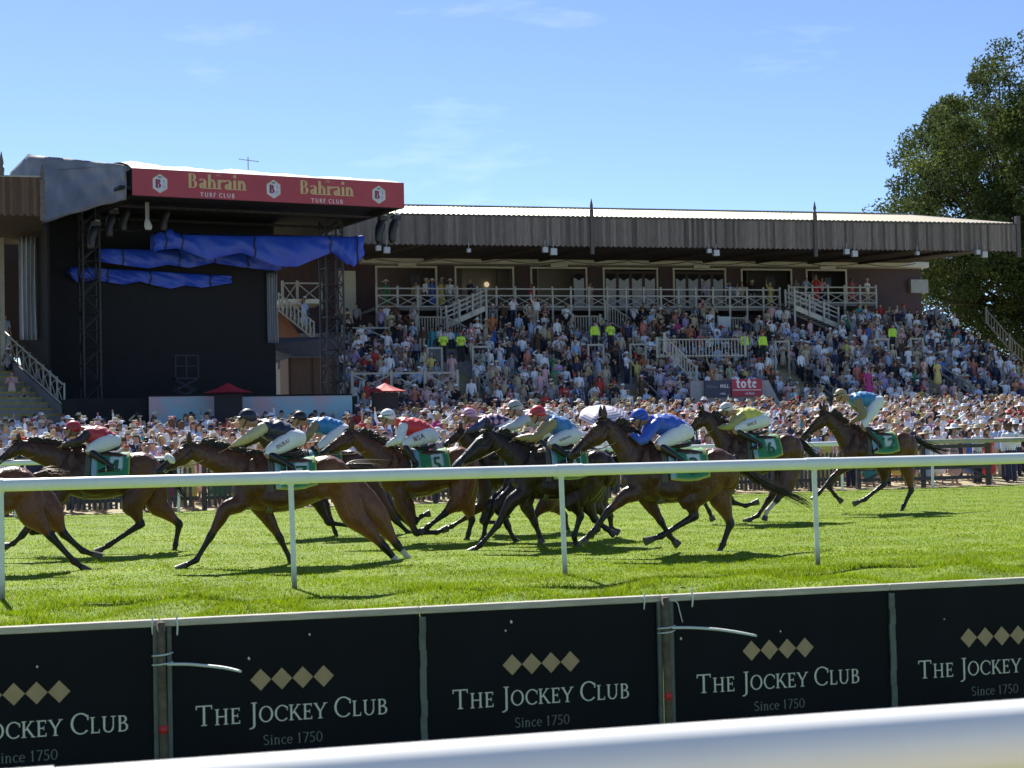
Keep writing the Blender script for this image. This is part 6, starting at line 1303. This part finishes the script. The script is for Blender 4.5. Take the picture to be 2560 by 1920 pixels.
ORD = ['front', 'second', 'third', 'fourth', 'fifth', 'sixth', 'seventh', 'eighth', 'ninth', 'tenth', 'eleventh']
used_labels = set(); PR = random.Random(21)
def pick(ws): t = PR.random()*sum(w_ for _, w_ in ws); 
def wchoice(ws):
    t = PR.random()*sum(w_ for _, w_ in ws)
    for v_, w_ in ws:
        t -= w_
        if t <= 0: return v_
    return ws[-1][0]
MENTOP = [('white', 62), ('pale blue', 15), ('pale pink', 7), ('navy', 6), ('grey', 5), ('beige', 5), ('lilac', 3), ('bright blue', 3), ('black', 3), ('green', 1)]
WOMTOP = [('white', 30), ('pale pink', 16), ('red', 10), ('cream', 10), ('coral', 8), ('orange', 6), ('green', 6), ('pale blue', 10), ('yellow', 6), ('magenta', 4), ('teal', 5), ('black', 6), ('beige', 6), ('bright blue', 4)]
def spectator(x, y, row, px):
    for tries in range(200):
        wom = PR.random() < .40; pose = wchoice([('down', 30), ('fold', 16), ('face', 10), ('shade', 9), ('up', 4), ('phone', 14), ('drink', 17)])
        top = wchoice(WOMTOP if wom else MENTOP); suit = (not wom) and PR.random() < .16; tie = (not wom) and PR.random() < .40; tc_ = wchoice([('navy', 4), ('red', 2), ('bright blue', 2), ('magenta', 1), ('green', 1), ('black', 1)])
        if suit: top = wchoice([('navy', 5), ('black', 3), ('grey', 3), ('beige', 2)])
        if tie and tc_ == top: tc_ = 'red' if top != 'red' else 'navy'
        hair = wchoice([('dark', 5), ('brown', 5), ('blond', 4 if wom else 2), ('grey', 0 if wom else 3), ('ginger', 1)])
        hat = wchoice([(None, 50), ('fascinator', 22), ('sunhat', 16)]) if wom else wchoice([(None, 60), ('trilby', 30), ('cap', 11)]); hc = wchoice([('straw', 9), ('white', 8), ('navy', 1), ('beige', 3)]) if hat in ('trilby', 'sunhat') else wchoice([('navy', 3), ('grey', 2), ('white', 2), ('beige', 2), ('red', 1)]) if hat == 'cap' else wchoice([('red', 4), ('pale pink', 4), ('cream', 3), ('orange', 2), ('bright blue', 2), ('magenta', 2), ('yellow', 2)])
        bald = (not wom) and hat is None and PR.random() < .16; shades = PR.random() < .33
        lm = min(LM, key=lambda l: abs(l[0]-px)); side = 'right of' if px-lm[0] > 25 else 'left of' if px-lm[0] < -25 else 'behind'
        cl = f'{top} dress' if wom else (f'{top} suit' if suit else f'{top} shirt'); cl2 = f' {tc_} tie' if tie else ''
        hd = (f'{hc} {hat}' if hat else 'bald head' if bald else f'{"long" if wom else "short"} {hair} hair')
        ps = {'down': '', 'fold': ' folded arms', 'face': ' binoculars raised', 'shade': ' shading eyes', 'up': ' arm raised', 'phone': ' holding phone', 'drink': ' holding cup'}[pose]
        lab = f'person in {cl},{cl2+"," if cl2 else ""} {hd},{ps+"," if ps else ""} {ORD[min(row, 10)]} row {side} {lm[1]}'.replace(',,', ',')
        if len(lab.split()) > 16: continue
        if lab not in used_labels: break
    used_labels.add(lab)
    F_ = FIG[(pose, wom)]; k = PR.uniform(.95, 1.06)*(.955 if wom else 1.0); m = wchoice([(SK[0], 5), (SK[1], 5), (SK[2], 3), (SK[3], 1)])
    root = empty('person', (x, y, ground_h(x, y)), PR.uniform(-.45, .45)); root.scale = (k*PR.uniform(.95, 1.1), k, k); tag(root, lab, 'spectator', 'spectators standing behind the far rail')
    put('body', F_['body'], m, root); put('dress_top' if wom else ('jacket' if suit else 'shirt'), F_['top'], fab(top), root)
    put('skirt' if wom else 'trousers', F_['bottom'], fab(top if wom else ('beige' if PR.random() < .35 else top if suit else 'navy')), root)
    if hat in ('trilby', 'sunhat', 'cap'): put('hat', HATS[hat], fab(hc), root)
    if not bald: put('hair', HM['long' if wom else 'short'], hairm(hair) if hair != 'grey' else fab('grey'), root).scale = (1, 1, 1) if not hat else (.97, .97, .985)
    if hat == 'fascinator': put('fascinator', HATS[hat], fab(hc), root)
    if suit: put('shirt_front', SHIRTF, fab('white'), root)
    if tie: put('tie', TIEM, fab(tc_), root).location = (0, -.03 if suit else 0, 0)
    if shades and pose != 'face': put('sunglasses', GLM, GLOSSBLK, root)
    if pose == 'phone': q = put('phone', PHM, GLOSSBLK, root); 
    if pose == 'face': put('binoculars', BINM, GLOSSBLK, root)
    if pose == 'drink': put('cup', DRM, mat('clear_cup', (.55, .48, .30), .2), root)
    return root
# stand positions: rows behind the fence; the nearest are people of their own, the rest one crowd
spots = []
row = 0; v = 43.85
while v < 79.5:
    xa = v*math.tan(YAW-.305)-.8; xb = v*math.tan(YAW+.305)+.8; x = xa+PR.uniform(0, .5)
    while x < xb:
        y = v+PR.uniform(-.32, .32); px, py, _ = proj((x, y, 1.6+ground_h(x, y)))
        ok = -25 < px < 2585 and not (v > 69 and px < 885 and px > 90) and not (v > 72 and px < 160)
        ok = ok and not (1440 < px < 1580 and 47 < v < 51 and PR.random() < .7)
        if ok and PR.random() > (.10 if row < 8 else .22): spots.append((row, x, y, px))
        x += PR.uniform(.50, .78)*(1+.004*(v-44))
    v += 1.22+.016*(v-44); row += 1
near = spots[:286]; far_ = spots[286:]
for r_, x, y, px in near: spectator(x, y, r_, px)
# the striped umbrella held over the crowd
p = atv(1510, 1045, 47.6); root = empty('umbrella', (p.x, 47.6, p.z-.75)); tag(root, 'white umbrella with purple stripes opened above the crowd', 'umbrella')
UM = mat('umbrella_stripes', attr=True, rough=.5, var=.08); mb = MB(); n = 8; R_ = .80; V = []; cs = []; rings_ = 24
ca, sa_ = math.cos(.42), math.sin(.42)
for i in range(rings_+1):
    for k in range(n*6):
        a = 2*math.pi*k/(n*6); r0 = R_*math.sin(min(1.35, 1.35*i/rings_))/math.sin(1.35); poly = math.cos(math.pi/n)/math.cos(((a+math.pi/n*0) % (2*math.pi/n))-math.pi/n); rr_ = r0*(poly if i > 1 else 1); z = .44*math.cos(1.35*i/rings_)-.10; px_, py_, pz_ = rr_*math.cos(a), rr_*math.sin(a), z
        V.append((px_, py_*math.cos(.35)-pz_*math.sin(.35), py_*math.sin(.35)+pz_*math.cos(.35)+.75)); cs.append((.13, .07, .24) if (i % 3 == 0 and i > 3) else (.66, .64, .70))
N_ = n*6; mb.add(V, [(i*N_+k, (i+1)*N_+k, (i+1)*N_+(k+1) % N_, i*N_+(k+1) % N_) for i in range(rings_) for k in range(N_)]); mb.c = cs; o = mb.build('canopy', UM, root, smooth=True); sm = o.modifiers.new('s', 'SOLIDIFY'); sm.thickness = .006
mb = MB(); mb.tube([(0, .25, -.1), (0, -.12, 1.12)], .011, 6); mb.build('shaft', TRUSS, root)

# ---- the rest of the crowd as one body of people: simple figures, many colours
def lite(pose, seated, wom):
    """light figure: list of (verts, faces, slot); slots skin, top, bottom, hair, hat"""
    parts = []; X = (1, 0, 0)
    def part(slot, f): mb = MB(); f(mb); parts.append((np.array(mb.v), mb.f, slot))
    dz = -.42 if seated else 0; P = POSES[pose]
    part('skin', lambda m: (m.ell((0, -.015, 1.625+dz), (.078, .092, .118), 8, 6), m.loft([(0, 0, 1.44+dz, .05, .055), (0, 0, 1.56+dz, .05, .05)], 6, 0, X)))
    part('top', lambda m: m.loft([(0, 0, .92+dz, .12, .175), (0, 0, 1.1+dz, .11, .15), (0, 0, 1.3+dz, .125, .18 if not wom else .16), (0, 0, 1.40+dz, .09, .17), (0, 0, 1.455+dz, .055, .07)], 8, 0, X))
    for s, (el, ha) in zip((-1, 1), P):
        el = Vector(el)+Vector((0, 0, dz)); ha = Vector(ha)+Vector((0, 0, dz)); sh = Vector((s*.175, 0, 1.39+dz))
        part('top', lambda m: m.loft([(*sh, .062, .06), (*el, .05, .05)] + ([] if wom else [(*ha.lerp(el, .2), .04, .04)]), 6, 0, X if pose != 'down' else (0, 1, 0)))
        part('skin', lambda m: m.loft([(*el, .036, .036), (*ha, .028, .028), (*(ha+(ha-el).normalized()*.10), .03, .03)], 5, 0, X if pose != 'down' else (0, 1, 0), dome=False))
    if seated:
        for s in (-1, 1): part('bottom', lambda m: m.loft([(s*.09, .02, .56, .09, .09), (s*.10, -.40, .55, .075, .075), (s*.10, -.42, .1, .055, .055)], 6, 0, X))
    elif wom: part('bottom', lambda m: m.loft([(0, 0, 1.0, .10, .14), (0, 0, .7, .15, .21), (0, 0, .40, .18, .24)], 8, 0, X))
    else:
        for s in (-1, 1): part('bottom', lambda m: m.loft([(s*.09, 0, .95, .11, .095), (s*.095, 0, .5, .08, .075), (s*.1, 0, .05, .06, .06)], 6, 0, X))
    hm = HM['long' if wom else 'short']; V = np.array([v_.co for v_ in hm.vertices])+np.array([0, 0, dz]); parts.append((V, [tuple(p.vertices) for p in hm.polygons], 'hair'))
    return parts
LITE = {(p, s, w_): lite(p, s, w_) for p in ('down', 'fold', 'face', 'shade', 'up', 'phone') for s in (False, True) for w_ in (False, True)}
HATP = {k: (np.array([v_.co for v_ in m.vertices]), [tuple(p.vertices) for p in m.polygons]) for k, m in HATS.items()}
def crowd(name, people, lab):
    VV, FF, CC = [], [], []; off = 0; r = random.Random(5)
    for (x, y, z, seated, dull) in people:
        wom = PR.random() < .45; pose = wchoice([('down', 40), ('fold', 18), ('face', 8), ('shade', 8), ('up', 3), ('phone', 18)]); top = wchoice(WOMTOP if wom else MENTOP); hairc = wchoice([('dark', 5), ('brown', 6), ('blond', 4 if wom else 1), ('grey', 2)])
        if dull and PR.random() < .40: top = wchoice([('brown', 3), ('black', 4), ('navy', 4), ('grey', 4), ('beige', 4), ('lilac', 1)])
        sk = wchoice([((.52, .31, .22), 4), ((.46, .24, .17), 4), ((.32, .18, .12), 2), ((.14, .07, .04), 1)]); cm = {'skin': sk, 'top': COLS[top], 'bottom': COLS[top] if wom else COLS[wchoice([('navy', 4), ('black', 3), ('beige', 2), ('grey', 2)])], 'hair': COLS[hairc]}
        a = PR.uniform(-.6, .6); k = PR.uniform(.93, 1.06); ca_, s_ = math.cos(a)*k, math.sin(a)*k; patt = wom and PR.random() < .35; c2 = np.array(COLS[wchoice(WOMTOP)])
        def addp(V, F, c):
            nonlocal off
            W = np.empty_like(V); W[:, 0] = ca_*V[:, 0]-s_*V[:, 1]+x; W[:, 1] = s_*V[:, 0]+ca_*V[:, 1]+y; W[:, 2] = k*V[:, 2]+z; VV.append(W); FF.extend([tuple(i+off for i in f) for f in F]); cc = np.tile(np.array(c), (len(V), 1))
            if patt and c == cm['top']: cc[(np.sin(V[:, 0]*60)+np.sin(V[:, 2]*55+V[:, 0]*30)) > .6] = c2
            CC.append(cc); off += len(V)
        for V, F, sl in LITE[(pose, seated, wom)]: addp(V, F, cm[sl])
        if PR.random() < .45:
            hk = wchoice([('fascinator', 4), ('sunhat', 4)]) if wom else wchoice([('trilby', 6), ('cap', 3)]); V, F = HATP[hk]; addp(V+np.array([0, 0, -.42 if seated else 0]), F, COLS[wchoice([('straw', 5), ('white', 4), ('navy', 1), ('red', 1), ('pale pink', 1)])])
    mb = MB(); mb.v = [tuple(p) for p in np.vstack(VV)]; mb.f = FF; mb.mi = [0]*len(FF); mb.c = [tuple(c) for c in np.vstack(CC)]
    o = mb.build(name, mat('crowd_cloth', attr=True, rough=.75, var=.12, scale=10), None, smooth=True); tag(o, lab, 'crowd', kind='stuff'); return o
people = [(x, y, ground_h(x, y), False, False) for _, x, y, _ in far_]
for i in range(NROW):
    v = TV0+(i+.62)*TD_; z = TZ0+i*TR; x = 13.0 if i > 3 else 15.5
    while x < tx1-.4:
        px, py, _ = proj((x, v, z+1.2)); ais = any(abs(x-a) < w_/2+.1 and r0-1 <= i < r1 for a, r0, r1, w_ in AISLES)
        hatch = (1735 < px < 1965 and i < 3) or (1040 < px < 1135 and i in (9, 10, 11) ) or (px > 2600) or (1095 < px < 1190 and 7 <= i <= 9) or (1480 < px < 1570 and 7 <= i <= 8 and PR.random() < .5)
        stair = (i >= 13 and ((1040 < px < 1220) or (1430 < px < 1560) or (1790 < px < 1890) or (1975 < px < 2110)))
        thin = .50 if px < 1010 and i > 10 else .42 if i >= 14 else .05
        if not ais and not hatch and not stair and PR.random() > thin and px > 850: people.append((x+PR.uniform(-.1, .1), v+PR.uniform(-.12, .12), z, PR.random() < (.62 if i not in (0, 1) else .3) and i < 14, True))
        elif ais and PR.random() < .12: people.append((x, v, z, False, True))
        x += PR.uniform(.48, .62)
for px, n_ in ((965, 1), (1040, 2), (1065, 2), (1080, 1), (1103, 1), (1125, 1), (1175, 1), (1760, 1), (1825, 1), (1843, 1), (1855, 1), (1880, 1), (1925, 1), (1990, 1), (2015, 1), (2040, 1), (2055, 1), (2130, 1), (2168, 1), (1475, 1), (1330, 1)):
    for k in range(n_): q = atv(px+k*9, 720, 98.4); people.append((q.x, 98.4+k*.2, 9.36 if px < 1960 else 9.72, False, True))
for i in range(6):      # the few on the left stairs and landing
    q = [(20, 880, 79), (30, 940, 76), (60, 960, 76), (25, 975, 75.5), (760, 760, 93.5), (12, 800, 82)][i]; p = atv(*q[:2], q[2]); people.append((p.x, q[2], p.z-1.5, i in (2, 3), True))
crowd('crowd', people, 'dense crowd filling the terrace, the balcony and the far rows of the enclosure')
# people told apart: stewards and a few standing figures on the stand
def standout(px, pyf, v, lab, top, bottom, hair='dark', pose='down', wom=False, vest=False, hat=None):
    p = atv(px, pyf, v); F_ = FIG[(pose, wom)]; root = empty('person', p); tag(root, lab, 'steward' if vest else 'spectator'); put('body', F_['body'], SK[1], root); put('shirt' if not vest else 'vest', F_['top'], mat('hi_vis', (.55, .85, .06), .6, var=.1) if vest else fab(top), root); put('trousers' if not wom else 'skirt', F_['bottom'], fab(bottom), root)
    if hat: put('hat', HATS[hat], fab(top), root)
    put('hair', HM['short'], hairm(hair), root)
for a in ((1109, 908, 87.8, 'steward in yellow green vest standing left of the pair by the second stair'), (1153, 908, 87.9, 'steward in yellow green vest standing right of the pair by the second stair'), (1488, 880, 89.3, 'steward in yellow green vest left of the middle frames'), (1527, 880, 89.3, 'steward in yellow green vest beside the middle frames and green dress'), (1862, 905, 87, 'steward in yellow green vest partly behind the slatted railing end'), (1908, 905, 87, 'steward in bright vest right of the slatted railing end'), (2232, 882, 89.5, 'steward in bright vest at the top of the farthest right stair')):
    standout(*a[:3], a[3], 'black', 'black', vest=True, pose='fold' if a[0] % 2 else 'down')
standout(1757, 816, 96.0, 'man in pale pink shirt and beige trousers standing alone under the balcony', 'pale pink', 'beige', pose='fold'); standout(100, 1016, 77.2, 'man in purple shirt and white trousers on the left edge stairs', 'lilac', 'white', pose='fold')
standout(1340, 815, 95.5, 'person in white shirt with one arm raised under the balcony', 'white', 'beige', pose='up'); standout(1283, 815, 95.5, 'person in white shirt, hands at face, under the balcony stair', 'white', 'navy', pose='face'); standout(2172, 1000, 82, 'woman in long magenta dress near the upright jockey on the terrace', 'magenta', 'magenta', 'brown', wom=True); standout(2345, 975, 83.5, 'woman in long yellow dress standing right on the terrace', 'yellow', 'yellow', 'brown', wom=True)

# ================================================================ trees
LEAF = mat('leaf', attr=True, rough=.7, var=.25, scale=1.5, spec=.1); BARK = mat('bark', (.09, .07, .05), .9, var=.4, scale=6, stretch=(4, 4, .6), bump=.6)
nt = LEAF.node_tree; b = nt.nodes['Principled BSDF']; tr = nt.nodes.new('ShaderNodeBsdfTranslucent'); mxs = nt.nodes.new('ShaderNodeMixShader'); mxs.inputs[0].default_value = .3; out = nt.nodes['Material Output']; nt.links.new(b.inputs['Base Color'].links[0].from_socket, tr.inputs[0]); nt.links.new(b.outputs[0], mxs.inputs[1]); nt.links.new(tr.outputs[0], mxs.inputs[2]); nt.links.new(mxs.outputs[0], out.inputs['Surface'])
def tree(lab, x, y, zbase, ztop, zlow, rad, nclump, per, seed, leaf=.34, tint=(.066, .094, .030)):
    r = np.random.default_rng(seed); root = empty('tree', (x, y, zbase)); tag(root, lab, 'tree'); H = ztop-zbase; cz = (ztop+zlow)/2-zbase; hz = (ztop-zlow)/2
    mb = MB(); mb.loft([(0, 0, -.2, .75, .75), (.1, 0, 1.2, .55, .55), (.0, .1, cz*.6, .45, .45), (.2, 0, cz*1.1, .28, .28), (.3, .1, cz*1.5, .08, .08)], 10, 3, (0, 1, 0)); 
    cl = []
    while len(cl) < nclump:
        p = r.uniform(-1, 1, 3); d = np.linalg.norm(p)
        if d > 1 or d < .25: continue
        if r.random() > d**1.2: continue
        p = p*(1+.10*math.sin(p[0]*7+seed)+.08*math.sin(p[2]*9+p[1]*5)); q = np.array([p[0]*rad*(1-.15*max(0, p[2])), p[1]*rad, cz+p[2]*hz]); cl.append(q)
    for i in range(0, nclump, 6):
        q = cl[i]; s0 = np.array([0, 0, cz*r.uniform(.5, 1.0)]); m_ = (s0*.5+q*.5)+r.uniform(-.6, .6, 3); mb.loft([(*s0, .22, .22), (*m_, .12, .12), (*q, .03, .03)], 6, 3, (0.3, 1, .2))
    mb.build('trunk', BARK, root, smooth=True)
    N_ = nclump*per; C = np.repeat(np.array(cl), per, 0); cr_ = np.repeat(r.uniform(.75, 1.7, nclump), per); d = r.standard_normal((N_, 3)); d /= np.linalg.norm(d, axis=1)[:, None]; rr_ = r.random(N_)**.45; P_ = C+d*(rr_*cr_)[:, None]*np.array([1.15, 1.15, .8]); sz = leaf*r.uniform(.5, 1.2, N_)
    a = r.standard_normal((N_, 3)); a /= np.linalg.norm(a, axis=1)[:, None]; b_ = np.cross(a, r.standard_normal((N_, 3))); b_ /= np.linalg.norm(b_, axis=1)[:, None]
    V = np.stack([P_-a*sz[:, None]*.5, P_+b_*sz[:, None]*.3, P_+a*sz[:, None]*.5, P_-b_*sz[:, None]*.3], 1)
    me = bpy.data.meshes.new('crown'); me.vertices.add(N_*4); me.vertices.foreach_set('co', V.ravel()); me.loops.add(N_*4); me.loops.foreach_set('vertex_index', np.arange(N_*4, dtype=np.int32)); me.polygons.add(N_); me.polygons.foreach_set('loop_start', np.arange(0, N_*4, 4, dtype=np.int32))
    tone = np.repeat(r.uniform(.6, 1.4, nclump), per)*r.uniform(.7, 1.3, N_); cc = np.array(tint)[None]*tone[:, None]; yl = np.repeat(r.random(nclump) < .25, per); cc[yl] *= np.array([1.35, 1.25, .9]); cc = np.repeat(cc, 4, 0)
    at = me.color_attributes.new('Col', 'FLOAT_COLOR', 'POINT'); at.data.foreach_set('color', np.hstack([cc, np.ones((len(cc), 1))]).astype(np.float32).ravel()); me.update(calc_edges=True); me.materials.append(LEAF); o = bpy.data.objects.new('crown', me); col.objects.link(o); o.parent = root; return root
tree('tall broad leafy tree rising behind the right end of the grandstand', 77.5, 119, 0, 31.2, 6.0, 12.4, 800, 290, 2, .30)
tree('low dark tree beyond the terrace end at the right edge', 86, 128, 0, 9.5, 1.0, 6.5, 150, 220, 5)
